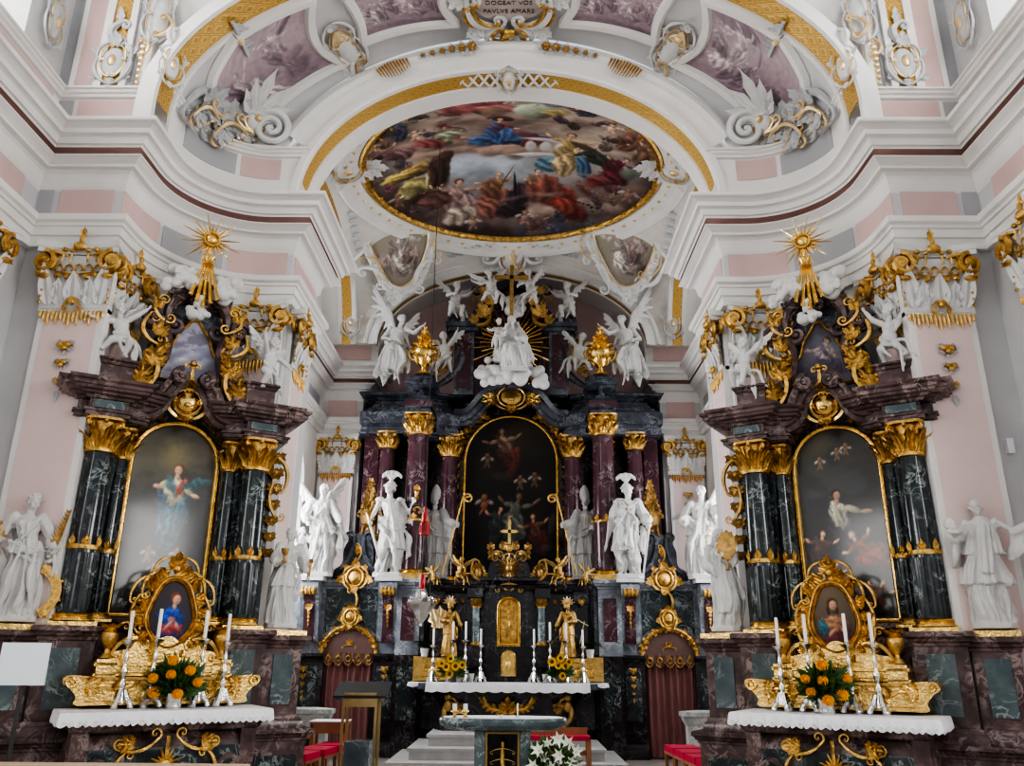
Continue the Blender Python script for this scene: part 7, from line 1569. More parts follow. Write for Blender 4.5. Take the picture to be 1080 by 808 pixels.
statue('statue', 'white statue of a saint with sword, palm and broken gold wheel', 'statue', d_palm_saint, stat_at(0, -1.34, .22, 1.985), rad(24), 1.24, parts=(('sword', sw, 'statue_white', None), ('hilt', sh_, 'gold', 'gilded sword hilt'), ('palm', pf, 'gold_old', 'gilded palm branch'), ('wheel', wh, 'gold', 'broken gilded wheel')))
ch = MB(); ch.lathe([(.06, 0), (.05, .02), (.018, .05), (.03, .09), (.02, .12), (.06, .18), (.075, .26), (.06, .26)], (-.13, -.36, 1.10), 14)
fl_ = MB(); fl_.tube([(.41, -.12, .80), (.43, -.12, 1.16)], [.02, .03], 6); fl_.spray(.43, 1.14, 90, .12, 4, 90, .3, -.12)
statue('statue', 'white statue of a woman with gilded chalice beside the left side altar', 'statue', d_barbara, stat_at(0, 1.31, .24, 1.985), rad(30), 1.12, parts=(('chalice', ch, 'gold_old', 'gilded chalice'), ('torch', fl_, 'gold_old', 'small gilded staff')))
rq = MB(); rq.lathe([(.02, -.02), (.16, -.015), (.175, 0), (.16, .015), (.02, .02)], seg=22); 
for k in range(12): a = 2 * PI * k / 12; rq.ell((.17 * math.cos(a), .17 * math.sin(a), 0), .026, 6, 5)
rq2 = MB(); rq2.X = Matrix.Translation((.18, -.30, 1.44)) @ Matrix.Rotation(rad(80), 4, 'X'); rq2.V = []; 
for v_, f_ in ((rq.V, rq.F),): rq2.add([(x, y * 1.5, z) for x, y, z in v_], f_)
unplace((rq2,)); rq2.tube([(.17, -.30, 1.2), (.18, -.30, 1.04)], .02, 6); rq2.lathe([(.05, 0), (.02, .03)], (.17, -.30, 1.0), 10)
statue('statue', 'white statue of a veiled woman with a round gilded monstrance', 'statue', d_nun, stat_at(1, -1.31, .24, 1.985), rad(-30), 1.14, parts=(('monstrance', rq2, 'gold_old', 'round gilded monstrance'),))
sk = MB(); sk.X = Matrix.Translation((-.37, -.40, 1.33)) @ Matrix.Rotation(rad(15), 4, 'Z') @ Matrix.Scale(1.2, 4); d_skull(sk); unplace((sk,))
skm = remesh(sk, .009, 2, .5, True, 'skull', 'statue_white')
o = statue('statue', 'white statue of a bald priest holding a skull, one arm outstretched', 'statue', d_priest, stat_at(1, 1.34, .22, 1.985), rad(-24), 1.24); link('skull', skm, o)
for i, x, z, ps, rz, lb in ((0, -.80, 4.80, 1, 10, 'white putto reclining on the outer block of the left side altar'), (0, .86, 4.74, 0, 30, 'white putto on the inner block of the left side altar'), (1, -.86, 4.74, 2, -20, 'white putto with raised arm on the inner block of the right side altar'), (1, .80, 4.80, 0, -30, 'white putto sitting on the outer block of the right side altar')):
    statue('putto', lb, 'statue', lambda m, ps=ps: d_putto(m, ps), altar_pt(i, x, .26, z), SA_ROT[i] + rad(rz), 1.05, .012, sway=0, amp=0)
# ================================================================ high altar
HA = thing('high_altar', 'huge dark marble high altar with purple columns filling the end wall', 'altar', (0, 16, 0)); HY = 16.0
def hp(name, mb, mat, par=None, lab=None, ang=30): return part(name, mb, mat, par or HA, lab, ang=ang)
S = MB(); S.box(-3.05, 3.05, 1.15, 1.5, 0, 6.9); S.box(-1.6, 1.6, .35, 1.2, 0, 2.9); hp('back_wall', S, 'marble_dark')
S = MB(); S.sweep([(-1.6, .35), (1.6, .35)], CAPM(3.08), False, 1); S.box(-1.6, 1.6, .35, 1.2, 2.9, 3.05); hp('rear_ledge', S, 'marble_slate')
ARC = [(-.46 * math.cos(PI * i / 14), 1.72 + .42 * math.sin(PI * i / 14)) for i in range(15)]
def console(sg, x, par):
    S = MB(); P = smoothpts([(-.40, 3.0), (-.70, 2.96), (-.72, 2.78), (-.60, 2.62), (-.52, 2.3), (-.50, 1.95), (-.40, 1.9)], 4)   # side outline y,z
    n = len(P); S.add([(x - .17, y, z) for y, z in P] + [(x + .17, y, z) for y, z in P], [tuple(range(n)), tuple(range(n, 2 * n))[::-1]] + [(i, n + i, n + (i + 1) % n, (i + 1) % n) for i in range(n)]); c = hp('console', S, 'marble_bluegrey', par, 'blue-grey marble bracket', 40)
    Q = P[12:24]; R = [[(x - .10, y - .012, z), (x + .10, y - .012, z)] for y, z in P[8:22]]; S = MB(); S.rings(R, False, False); part('panel', S, 'marble_purple', c)
    G = MB(); G.tube([(x - .13, -.70, 2.80), (x + .13, -.70, 2.80)], .07, 10); 
    for k in range(4): G.tube([(x - .11 + .07 * k, -.76, 2.87), (x - .11 + .07 * k, -.775, 2.80), (x - .11 + .07 * k, -.75, 2.73)], .02, 5)
    G.spray(x, 2.56, 270, .14, 5, 150, .3, -.60)
    for k in range(5): G.ell((x, -.60 + .012 * k, 2.48 - .07 * k), (.035 - .004 * k, .025, .04), 6, 5)
    part('gilt_drop', G, 'gold', c, 'gilded roll and leaf drop')
for sg, nm in ((-1, 'left'), (1, 'right')):
    S = MB(); X = lambda a: sg * a
    def bx(S_, a, b, y0, y1, z0, z1): S_.box(min(sg * a, sg * b), max(sg * a, sg * b), y0, y1, z0, z1)
    # dark lower storey with the doorway
    for a, b in ((1.56, 2.46), (3.36, 4.06)):
        bx(S, a, b, -.36, .3, 0, 1.70); P = [(X(a), -.36), (X(b), -.36)]; P = P if sg > 0 else P[::-1]; S.sweep(P, BASM(0, 1.6), False, 1); S.sweep(P, [(.05, .40), (.05, .43), (0, .46)], False, 1); S.sweep(P, CAPM(1.72, .9), False, 1)
    bx(S, 1.62, 2.04, -.60, -.3, 0, 1.70); lo = hp('lower_storey', S, 'marble_dark')
    S = MB()
    for a, b in ((2.10, 2.38), (3.46, 3.92)): bx(S, a, b, -.372, -.35, .62, 1.50)
    bx(S, 1.68, 1.98, -.612, -.59, .62, 1.50); part('panel', S, 'marble_black', lo)
    for x in (2.24, 3.70):
        G = MB(); drop(G, G, X(x), 1.46, 3, .05); G.X = Matrix.Translation((0, -.37, 0)); G2 = MB(); G2.X = Matrix.Translation((0, -.375, 0)); drop(G2, G2, X(x), 1.47, 4, .055); unplace((G2,)); part('gilt_drop', G2, 'gold', lo, 'hanging gilded leaves')
    # blue-grey upper storey with arch
    S = MB(); poly = [(1.56, 1.70), (1.56, 3.0), (4.06, 3.0), (4.06, 1.70)] + [(2.91 - x, z) for x, z in ARC]; poly = [(sg * x, z) for x, z in poly]; poly = poly if sg > 0 else poly[::-1]
    S.plate(poly[::-1], -.34, .3); P = [(X(1.56), .3), (X(1.56), -.34), (X(1.62), -.34), (X(1.62), -.60), (X(2.04), -.60), (X(2.04), -.34), (X(4.06), -.34)]; sd_ = -1 if sg > 0 else 1
    S.sweep(P, CAPM(3.03, 1.1), False, -sd_); bx(S, 1.62, 2.04, -.60, -.3, 1.70, 2.95); S.prism(P + [(X(4.06), .3)] if sg < 0 else (P + [(X(4.06), .3)])[::-1], 2.99, 3.03)
    up = hp('upper_storey', S, 'marble_bluegrey')
    S = MB(); S.plate([(X(1.83) - .12, 1.95), (X(1.83) - .12, 2.7), (X(1.83) + .12, 2.7), (X(1.83) + .12, 1.95)], -.615, -.59); part('panel', S, 'marble_purple', up); S = MB(); S.plate([(X(x), z) for x, z in ((2.44, 2.05), (2.44, 2.86), (3.40, 2.86), (3.40, 2.05), (3.28, 2.14), (2.91, 2.30), (2.54, 2.14))][::1 if sg > 0 else -1], -.352, -.33); part('spandrel_panel', S, 'marble_black', up, 'black veined marble panel')
    console(sg, X(2.20), up); console(sg, X(3.64), up)
    S = MB()
    for x in (2.20, 3.64): S.box(X(x) - .25, X(x) + .25, -.76, -.2, 2.98, 3.05)
    part('statue_slab', S, 'marble_whitegrey', up)
    # gilded arch over the door
    G = MB(); A_ = [(X(2.91) + .50 * math.cos(t), 1.72 + .47 * math.sin(t)) for t in np.linspace(0, PI, 15)]; leafrun(G, A_, .11, -.36, 1); G.tube([(x, -.37, z) for x, z in A_], .03, 6); G.X = Matrix.Translation((X(2.91), -.40, 2.36)); gilt_cart(G, .32, .32); G.X = Matrix.Translation((X(2.86), -.44, 3.06)); gilt_cart(G, .46, .42); unplace((G,)); G.cscroll(X(2.91), 2.86, X(2.91) + .04, 2.48, .08, .035, .06, -.38); part('gilt_arch', G, 'gold', up, 'gilded leaf arch with cartouches')
    # cartouche wall and urn between the statues
    S = MB(); S.plate([(X(2.88) + x, z) for x, z in smoothpts([(-.50, 3.0), (-.44, 3.22), (-.30, 3.34), (-.28, 3.62), (-.14, 3.84), (0, 3.90), (.14, 3.84), (.28, 3.62), (.30, 3.34), (.44, 3.22), (.50, 3.0)], 4)], -.2, .05)
    for k in (-1, 1): S.cscroll(X(2.88) + k * .46, 3.12, X(2.88) + k * .10, 3.86, k * .13, .06, .09, -.2, 1.2, 12, 7)
    cw = hp('cartouche_wall', S, 'marble_slate'); S = MB(); S.plate([(X(2.88) + x, z) for x, z in ((-.26, 3.06), (-.2, 3.3), (0, 3.38), (.2, 3.3), (.26, 3.06))], -.23, -.2); part('panel', S, 'marble_purple', cw); G = MB(); G.spray(X(2.88), 3.66, 270, .2, 5, 60, .2, -.22); G.cscroll(X(2.88), 3.70, X(2.88), 3.40, .06, .02, .04, -.23); part('gilt_drop', G, 'gold', cw)
    G = MB(); G.lathe([(.10, 0), (.12, .03), (.05, .09), (.05, .13), (.14, .2), (.17, .36), (.13, .44), (.15, .48)], (X(2.74), -.05, 3.90), 14)
    for k in range(14): z = 4.28 + .05 * k; w = .20 * (1 - k / 15); G.spray(X(2.74), z, 90 + (k % 3 - 1) * 60, .22 - .008 * k, 4, 140, .3, -.06 - .04 * (k % 2)); G.cscroll(X(2.74) - w, z, X(2.74) + w, z + .04, .05 * (-1) ** k, .02, .03, -.08, 1, 8, 4)
    for k in (-1, 1): G.cscroll(X(2.74) + k * .14, 4.3, X(2.74) + k * .30, 3.66, -k * .1, .03, .06, -.06); G.spray(X(2.74) + k * .26, 3.9, 270 - k * 30, .22, 4, 100, .3, -.06)
    hp('gilt_urn', G, 'gold_old', None, 'gilded urn heaped with leaves')
    # columns
    G = MB(); G.box(X(1.83) - .27, X(1.83) + .27, -.62, -.0, 3.03, 3.12); hp('gilt_plinth', G, 'gold_bright')
    column(HA, X(1.83), -.22, 3.06, 5.83, 6.26, .225, 'marble_purple', 4.12, False, .17); column(HA, X(2.56), .55, 3.06, 5.74, 6.10, .175, 'marble_purple', None, False, .15, seg=20); column(HA, X(1.28), .80, 3.06, 5.63, 6.10, .185, 'marble_purple', None, False, .15, seg=20); column(HA, X(2.02), .95, 3.06, 5.68, 6.08, .15, 'marble_purple', None, False, .14, seg=16)
    S = MB(); bx(S, 2.75, 3.05, .6, 1.2, 3.0, 6.1); hp('side_pilaster', S, 'marble_purple')
    # entablature
    P = [(X(3.15), 1.5), (X(3.15), .38), (X(2.34), .34), (X(2.12), .28), (X(2.10), -.48), (X(1.56), -.48), (X(1.54), .40), (X(1.08), .62), (X(1.04), 1.2)]; sd_ = -1 if sg > 0 else 1; S = MB()
    pp = P + [(X(1.04), 1.5)]
    EP = [(0, 6.08), (.03, 6.08), (.03, 6.2), (.06, 6.22), (.07, 6.27), (0, 6.28), (0, 6.52), (.03, 6.53), (.06, 6.58), (.13, 6.60), (.14, 6.65), (.20, 6.67), (.22, 6.74), (.26, 6.76), (.26, 6.82), (.31, 6.86), (.32, 6.92), (-.05, 6.94)]; EQ = [(o, z if z > 6.5 else 6.27 + (z - 6.08) * .55) for o, z in EP]
    S.sweep(P[:4], EP, False, -sd_); S.sweep(P[6:], EP, False, -sd_); S.sweep(P[3:7], EQ, False, -sd_); q_ = P[3:7]; S.prism(q_ if sg < 0 else q_[::-1], 6.255, 6.28); q_ = [P[0], P[1], P[2], P[3], P[6], P[7], P[8], (X(1.04), 1.5)]; S.prism(q_ if sg < 0 else q_[::-1], 6.05, 6.085); S.prism(pp if sg < 0 else pp[::-1], 6.90, 6.935)
    e = hp('entablature', S, 'marble_slate', ang=25); S = MB(); S.sweep([(X(2.112), -.3), (X(2.112), -.492), (X(1.548), -.492), (X(1.548), -.3)], [(0, 6.39), (0, 6.51)], False, -sd_); S.sweep([(X(3.0), .365), (X(2.4), .335)], [(.01, 6.29), (.01, 6.51)], False, -sd_); part('frieze', S, 'marble_purple', e, 'purple marble frieze')
    S = MB(); bx(S, 1.60, 2.06, -.40, .2, 6.92, 7.06); S.lathe([(.20, 0), (.16, .03)], (X(1.80), -.28, 7.05), 16); hp('urn_plinth', S, 'marble_slate')
    # sweep rising to the centre
    S = MB(); C = smoothpts([(X(1.2), 6.55), (X(.98), 6.56), (X(.82), 6.70), (X(.6), 6.96), (X(.3), 7.12), (0, 7.16)], 6); C = C[::-1] if sg > 0 else C
    xz_sweep(S, C, [(-.22, 0), (-.22, .3), (-.16, .33), (-.14, .42), (-.06, .46), (-.03, .54), (.03, .58), (.06, .60), (.06, 0)], 1.05); hp('arched_cornice', S, 'marble_slate')
    # upper storey
    S = MB(); bx(S, .80, 1.22, .35, .95, 6.9, 8.35); bx(S, .72, 1.36, .28, 1.0, 8.32, 8.40); S.box(X(1.05) - .36, X(1.05) + .36, .22, 1.0, 8.40, 8.50); S.cscroll(X(1.18), 8.30, X(1.60), 7.10, -sg * .32, .10, .14, .45, 1.3, 18, 8); S.cscroll(X(1.62), 7.12, X(2.0), 7.0, -sg * .1, .08, .1, .45, 1.1, 12, 7)
    S.cscroll(X(1.20), 8.52, X(.62), 9.36, sg * .22, .11, .14, .5, 1.3, 16, 8); S.cscroll(X(.66), 9.36, X(.06), 9.62, sg * .08, .09, .08, .5, 1.0, 12, 7); u = hp('upper_pillar', S, 'marble_slate', None, 'dark pillar with scrolls', 35)
    S = MB(); bx(S, .86, 1.16, .33, .36, 7.05, 8.25); part('panel', S, 'marble_purple', u)
    G = MB(); G.cscroll(X(.80), 8.44, X(.46), 8.70, sg * .14, .05, .10, .25, 1.3); G.cscroll(X(.48), 8.66, X(.66), 9.34, sg * .14, .045, .09, .28, 1.3); G.cscroll(X(.62), 8.72, X(.80), 9.10, sg * .08, .035, .07, .28)
    G.spray(X(.56), 8.62, 90 - sg * 30, .36, 5, 120, .24, .22); G.spray(X(.52), 8.90, 90 + sg * 30, .30, 4, 110, .24, .22); G.spray(X(.60), 9.15, 90, .24, 4, 110, .24, .24); G.spray(X(.74), 8.5, 90 - sg * 60, .26, 4, 110, .24, .22)
    G.cscroll(X(1.34), 8.10, X(1.50), 7.3, -sg * .14, .04, .09, .3)
    for k in range(5): G.acan(X(1.42), 7.4 + .13 * k, 90 - sg * (70 - 16 * k), .26, .06, .5, .28, 3); G.acan(X(1.42), 7.4 + .13 * k, 90 + sg * 40, .2, .05, .5, .28, 3)
    hp('gilt_foliage', G, 'gold_old', None, 'gilded acanthus foliage')
    # curtain and pelmet are things of their own
    c = MB(); c.grid(lambda a, b: (X(2.91) + (a - .5) * .92, 15.72 + .035 * math.sin(a * 46 + .6 * math.sin(b * 3)) + .02 * math.sin(a * 17 + 1) + .02 * b, .02 + b * 1.74), 120, 12, False); o = part('curtain', c, 'curtain_red'); tag(o, 'dull red pleated curtain in the %s doorway of the high altar' % nm, 'curtain', None)
    v = MB(); n = 60; v.rings([[(X(2.91) + (i / n - .5) * .90, 15.655 + .012 * math.sin(i / n * 40), 1.72) for i in range(n + 1)], [(X(2.91) + (i / n - .5) * .90, 15.65 + .02 * math.sin(i / n * 40), 1.60 - .09 * abs(math.sin(PI * 5 * i / n))) for i in range(n + 1)]], False, False); v.plate([(X(2.91) - x, z) for x, z in ARC], 15.66, 15.72)
    o = part('pelmet', v, 'valance_brown'); tag(o, 'brown arched pelmet with gold scallops above the %s curtain' % nm, 'pelmet'); G = MB()
    for i in range(n):
        f = lambda i: (X(2.91) + (i / n - .5) * .90, 15.64, 1.605 - .09 * abs(math.sin(PI * 5 * i / n))); G.tube([f(i), f(i + 1)], .012, 4)
    for k in range(5): x = X(2.91) + (-.36 + .18 * k) * 1.0; G.tube([(x + .045 * math.cos(a), 15.63, 1.63 + .045 * math.sin(a)) for a in np.linspace(0, 2 * PI, 11)], .012, 4); G.acan(x, 1.66, 90, .09, .025, .2, 15.64, 1)
    for a in (60, 90, 120): G.acan(X(2.91), 1.86, a, .12, .03, .2, 15.65, 2)
    G.cscroll(X(2.91) - .12, 1.84, X(2.91) + .12, 1.84, .03, .012, .02, 15.65); part('gold_braid', G, 'gold', o, 'gold braid')
S = MB(); S.box(-.85, .85, .75, 1.3, 6.8, 8.9); S.plate(smoothpts([(-.9, 8.3), (-.8, 9.0), (-.5, 9.4), (0, 9.62), (.5, 9.4), (.8, 9.0), (.9, 8.3)], 5), .7, 1.2); hp('upper_niche', S, 'marble_purple', None, 'dark purple niche wall')
S = MB(); S.plate(arched(1.26, 3.05, 5.62, rise=1.22), 1.02, 1.2); hp('painting_surround', S, 'marble_dark'); G = MB(); L = [(1.14 * math.cos(t), 5.66 + 1.10 * math.sin(t)) for t in np.linspace(PI, 0, 23)]; leafrun(G, L[:9], .17, .98, 1); leafrun(G, L[::-1][:9], .17, .98, 1)
for sg in (-1, 1): leafrun(G, [(sg * 1.12, 5.5 - .22 * k) for k in range(7)], .10, .98, 1)
hp('gilt_garland', G, 'gold', None, 'gilded leaf garland'); G = MB(); G.X = Matrix.Translation((0, .62, 6.92)); gilt_cart(G, .85, .56); unplace((G,)); hp('gilt_cartouche', G, 'gold_bright', None, 'large gilded shell cartouche')
def rays(G, c, n, L0, L1, y, r=.02, a0=0, a1=360):
    for k in range(n): a = rad(a0 + (a1 - a0) * k / n); L = L0 if k % 2 else L1; G.tube([c, (c[0] + L * math.cos(a), y, c[2] + L * math.sin(a))], [r, r * 1.2], 4)
G = MB(); rays(G, (0, .55, 8.12), 40, .98, .68, .45, .014); G.lathe([(.22, 0), (.26, .03)], (0, .5, 8.1), 3) if False else None; hp('gilt_rays', G, 'gold_bright', None, 'gilded sunburst behind the seated mother')
G = MB(); G.box(-.04, .04, -.22, -.16, 8.30, 9.62); G.box(-.36, .36, -.22, -.16, 9.30, 9.38); hp('cross', G, 'gold_bright', None, 'tall plain gilded cross')
W = MB(); W.X = Matrix.Translation((0, .1, 6.98)); r = random.Random(12)
for i in range(70):
    z = r.random() ** 1.3; w = .82 * (1 - .55 * z); a = r.uniform(-w, w); k = .125 * r.uniform(.7, 1.2) * (1 - .25 * z); W.ell((a, -.32 + .25 * z - r.uniform(0, .14) * (1 - abs(a)), .02 + z * .85 - .12 * (abs(a) / .8) ** 2), (k, k * .8, k), 10, 7)
unplace((W,)); hp('cloud', remesh(W, .018, 1, .5, True, 'cloud'), None, None, 'heap of round white clouds')
W = MB(); W.X = Matrix.Translation((.12, .32, 8.7)); cloud(W, random.Random(4), .26, .4, 16, .1, .06, False); unplace((W,)); hp('cloud', remesh(W, .018, 1, .5, True, 'cloud'), None, None, 'white cloud behind the cross')
# painting
o = thing('altarpiece', 'tall arched high altar painting, very dark, in a thin gold frame', 'painting', (0, 17.0, 0)); G = MB(); frame(G, arched(1.0, 3.25, 5.62)[::-1], .0, .055, .05); part('frame', G, 'gold_bright', o); canvas('canvas', lambda x: 5.62 + math.sqrt(max(0, 1 - x * x)), 3.26, 1.0, -.005, pic_high, o, 'canvas_matt')
# statues
def pole(p, q, r): m = MB(); m.tube([p, q], r, 6); return m
def crozier(p, q, s=1):
    m = MB(); p, q = Vector(p), Vector(q); m.tube([p, q], .018, 6); d = (q - p).normalized(); x = Vector((d.z, 0, -d.x)) * s; pts = []
    for k in range(22): t = k / 21; a = PI - t * 2 * PI * 1.35; R = .12 * (1 - .75 * t); pts.append(q + x * (.12 + R * math.cos(a)) + d * (R * math.sin(a) + .0))
    m.tube(pts, .022, 6)
    for k in (1, 3, 5, 7): m.ell(pts[k * 2] + x * -.03, .03, 5, 4)
    return m
swd = MB(); swd.tube([(-.42, -.16, .98), (-.10 + .0, -.26, .04)], [.028, .02], 6, .5)
hl = MB(); hl.tube([(-.42, -.16, .98), (-.475, -.145, 1.14)], .02, 6); hl.tube([(-.54, -.15, .97), (-.31, -.17, 1.02)], .018, 6); hl.ell((-.485, -.14, 1.17), .03, 6, 5)
tk = MB(); tk.lathe([(.02, 0), (.05, .04), (.03, .1), (.05, .16), (.01, .2)], (.46, -.18, 1.42), 10); tk.spray(.46, 1.6, 90, .14, 5, 120, .3, -.18); tk.cscroll(.42, 1.26, .56, 1.2, .05, .02, .03, -.16)
statue('statue', 'white statue of a plumed helmeted soldier resting a long sword, one hand raised', 'statue', lambda m: d_soldier(m, 1), (-2.24, 15.52, 3.10), rad(8), 1.76, parts=(('sword', swd, 'statue_white', None), ('hilt', hl, 'gold', 'gilded hilt'), ('emblem', tk, 'gold', 'gilded emblem in the raised hand')))
swd = MB(); swd.tube([(.44, -.16, .98), (.28, -.22, .02)], [.03, .02], 6, .5); hl = MB(); hl.tube([(.44, -.16, .98), (.465, -.15, 1.16)], .02, 6); hl.tube([(.33, -.17, 1.02), (.56, -.15, .98)], .018, 6); hl.ell((.47, -.15, 1.2), .03, 6, 5); hl.tube([(-.08, -.18, 1.38), (0, -.2, 1.3), (.08, -.18, 1.38)], .012, 5); hl.ell((0, -.21, 1.27), .03, 6, 5)
statue('statue', 'white statue of a bearded plumed soldier in a long cloak, sword lowered', 'statue', lambda m: d_soldier(m, -1), (2.20, 15.52, 3.10), rad(-6), 1.74, parts=(('sword', swd, 'statue_white', None), ('hilt', hl, 'gold', 'gilded hilt and clasp')))
statue('statue', 'white winged angel statue with one wing raised, beside the left choir window', 'statue', lambda m: d_angel(m, 1), (-3.55, 15.52, 3.10), rad(14), 1.70)
st_ = MB(); st_.tube([(.22, -.2, 1.05), (.10, -.26, .6), (.34, -.2, .2)], .012, 5); st_.rosette(-.30, 1.06, .05, -.24, 5)
statue('statue', 'white winged angel statue with a gold cord and raised wing, beside the right choir window', 'statue', lambda m: d_angel(m, -1), (3.58, 15.52, 3.10), rad(-14), 1.70, parts=(('cord', st_, 'gold', 'gilded cord'),))
statue('statue', 'small white statue of a child at the feet of the left angel', 'statue', d_child, (-3.86, 15.42, 3.08), rad(20), .90)
statue('statue', 'heap of small white writhing figures at the feet of the right angel', 'statue', d_demon, (3.92, 15.42, 3.03), rad(-20), 1.10, sway=0, amp=0)
bs = remesh((lambda m: (d_bishop(m), m)[1])(MB()), .0105, 2, .5, True, 'statue', 'statue_grey'); crumple(bs, 77, .03, .03, (.05, 1.4)); bm = mirror_mesh(bs, 'statue')
for sg, me, nm in ((-1, bs, 'left'), (1, bm, 'right')):
    o = link('statue', me, None, (sg * 1.45, 16.02, 3.12), (0, 0, rad(sg * 8))); o.scale = (.87,) * 3; tag(o, 'grey-white statue of a mitred bishop with a gold crozier, %s of the high altar painting' % nm, 'statue', None)
    part('crozier', crozier((-sg * .26, -.3, .0), (-sg * .64, -.16, 1.72), -sg), 'gold', o, 'long gilded crozier'); G = MB(); G.rosette(-sg * .12, 1.15, .06, -.24, 6) if sg > 0 else None
ta = remesh((lambda m: (d_topangel(m), m)[1])(MB()), .012, 2, .5, True, 'angel', 'statue_white'); crumple(ta, 31, 0, .02, (-.2, 1.1)); tb = mirror_mesh(ta, 'angel')
for sg, me, nm in ((-1, ta, 'left'), (1, tb, 'right')): o = link('angel', me, None, (sg * 2.42, 15.95, 7.02), (0, 0, -sg * rad(6))); o.scale = (.92,) * 3; tag(o, 'large white angel with tall wings on the %s end of the high altar cornice' % nm, 'statue')
mdn = MB(); d_madonna(mdn); mdn = remesh(mdn, .011, 2, .5, True, 'statue'); crumple(mdn, 5, 0, .012, (.0, 1.05)); o = link('statue', mdn, None, (.02, 15.72, 7.16)); o.scale = (.84,) * 3; tag(o, 'white statue of a seated mother with standing child on heaped clouds', 'statue')
pts_ = [remesh((lambda m, k: (d_putto(m, k), m)[1])(MB(), k), .013, 2, .5, True, 'putto') for k in range(3)]; pm = [mirror_mesh(p, 'putto') for p in pts_]
for x, z, y, k, mir, s, rz, lb in ((-.40, 8.80, 16.10, 1, 0, .72, 10, 'white putto left of the tall gold cross'), (.42, 8.80, 16.10, 0, 1, .74, -10, 'white putto right of the tall gold cross'), (-1.24, 8.50, 16.3, 2, 0, .80, 20, 'white putto on top of the left dark upper pillar'), (1.24, 8.50, 16.3, 2, 1, .80, -20, 'white putto on top of the right dark upper pillar'), (-1.38, 7.30, 16.2, 0, 1, .78, -10, 'white putto beside the left gilded urn, below the upper pillar'), (1.38, 7.30, 16.2, 1, 1, .78, 10, 'white putto beside the right gilded urn, below the upper pillar')):
    o = link('putto', (pm if mir else pts_)[k], None, (x, y, z), (0, 0, rad(rz))); o.scale = (s,) * 3; tag(o, lb, 'statue')
def big_urn():
    root = thing('urn', 'x', 'urn', group='gilded urns on the high altar cornice'); G = MB(); G.lathe([(.14, 0), (.17, .02), (.14, .06), (.05, .12), (.045, .18), (.10, .22), (.19, .34), (.23, .48), (.20, .58), (.15, .64), (.19, .68), (.14, .72), (.05, .80), (.02, .9)], seg=20)
    for k in range(10): a = 2 * PI * k / 10; d = Vector((math.cos(a), math.sin(a), 0)); G.leaf(d * .10 + Vector((0, 0, .24)), (d.x * .6, d.y * .6, 1), d, .26, .06, .4, 2); G.leaf(d * .15 + Vector((0, 0, .64)), (d.x, d.y, .8), d, .16, .05, .6, 2); G.leaf(d * .05 + Vector((0, 0, .74)), (d.x * .5, d.y * .5, 1), d, .18, .05, .5, 2)
    for sg in (-1, 1): G.cscroll(sg * .2, .60, sg * .26, .36, sg * .08, .03, .05); G.ell((sg * .22, -.08, .5), .05, 6, 5)
    part('vessel', G, 'gold_bright', root); G = MB(); G.ell((0, 0, .95), (.05, .05, .09), 8, 6); G.ell((0, -.01, 1.06), .045, 8, 6); G.spray(0, .86, 90, .2, 5, 120, .2); part('finial', G, 'gold', root, 'gilded bust finial'); return root
u1 = big_urn(); u1.location = (-1.78, 15.70, 7.08); u1['label'] = 'gilded urn with finial on the left front column of the high altar'; dup(u1, (1.82, 15.70, 7.08), 0, 'gilded urn with finial on the right front column of the high altar')

# ================================================================ tabernacle, altar table, vessels
TB_ = thing('tabernacle', 'dark marble and gold tabernacle with relief doors and cross at the altar centre', 'tabernacle', (0, 15.1, 0)); S = MB()
S.box(-.42, .42, .0, .5, 1.28, 2.98); S.sweep([(-.42, .4), (-.42, 0), (.42, 0), (.42, .4)], CAPM(3.04, 1.2), False, 1)
for sg in (-1, 1): S.box(min(sg * .42, sg * 1.42), max(sg * .42, sg * 1.42), .30, .5, 1.28, 2.80); S.box(sg * .60 - .14, sg * .60 + .14, -.05, .4, 1.28, 1.86); S.box(sg * .60 - .14, sg * .60 + .14, -.05, .4, 2.68, 2.84); S.box(sg * 1.30 - .14, sg * 1.30 + .14, .1, .4, 2.60, 2.82)
S.sweep([(-1.46, .4), (-1.46, .06), (-.75, .10), (-.46, -.02), (.46, -.02), (.75, .10), (1.46, .06), (1.46, .4)], [(-.1, 2.78), (.0, 2.79), (.03, 2.83), (.06, 2.86), (.07, 2.9), (-.3, 2.92)], False, 1)
S.plate(smoothpts([(-.40, 3.0), (-.36, 3.25), (-.26, 3.36), (-.16, 3.46), (0, 3.52), (.16, 3.46), (.26, 3.36), (.36, 3.25), (.40, 3.0)], 4), .06, .34); part('body', S, 'marble_dark', TB_)
for sg in (-1, 1):
    S = MB(); S.lathe([(.085, 1.86), (.085, 1.9), (.07, 1.93), (.07, 2.2), (.062, 2.52)], (sg * .58, .0, 0), 16); c = part('column', S, 'marble_green', TB_, 'small green marble column')
    G = MB(); G.X = Matrix.Translation((sg * .58, 0, 2.5)); corinth(G, .068, .16); unplace((G,)); part('capital', G, 'gold_old', c); G = MB(); G.lathe([(.10, 1.86), (.11, 1.88), (.08, 1.93)], (sg * .58, 0, 0), 16); part('base', G, 'gold_old', c)
G = MB(); frame(G, arched(.20, 1.86, 2.50, 12)[::-1], -.01, .05, .05); part('door_frame', G, 'gold_bright', TB_); D_ = MB(); D_.plate(arched(.20, 1.86, 2.50, 12), -.01, .01); D_.tube([(0, -.03, 1.98), (0, -.03, 2.58)], .014, 5); D_.tube([(-.11, -.03, 2.46), (.11, -.03, 2.46)], .012, 5)
D_.ell((0, -.04, 2.36), (.03, .025, .10), 8, 6); D_.ell((0, -.045, 2.50), .025, 8, 6); D_.cap((0, -.04, 2.28), (.01, -.04, 2.12), .022, .014); 
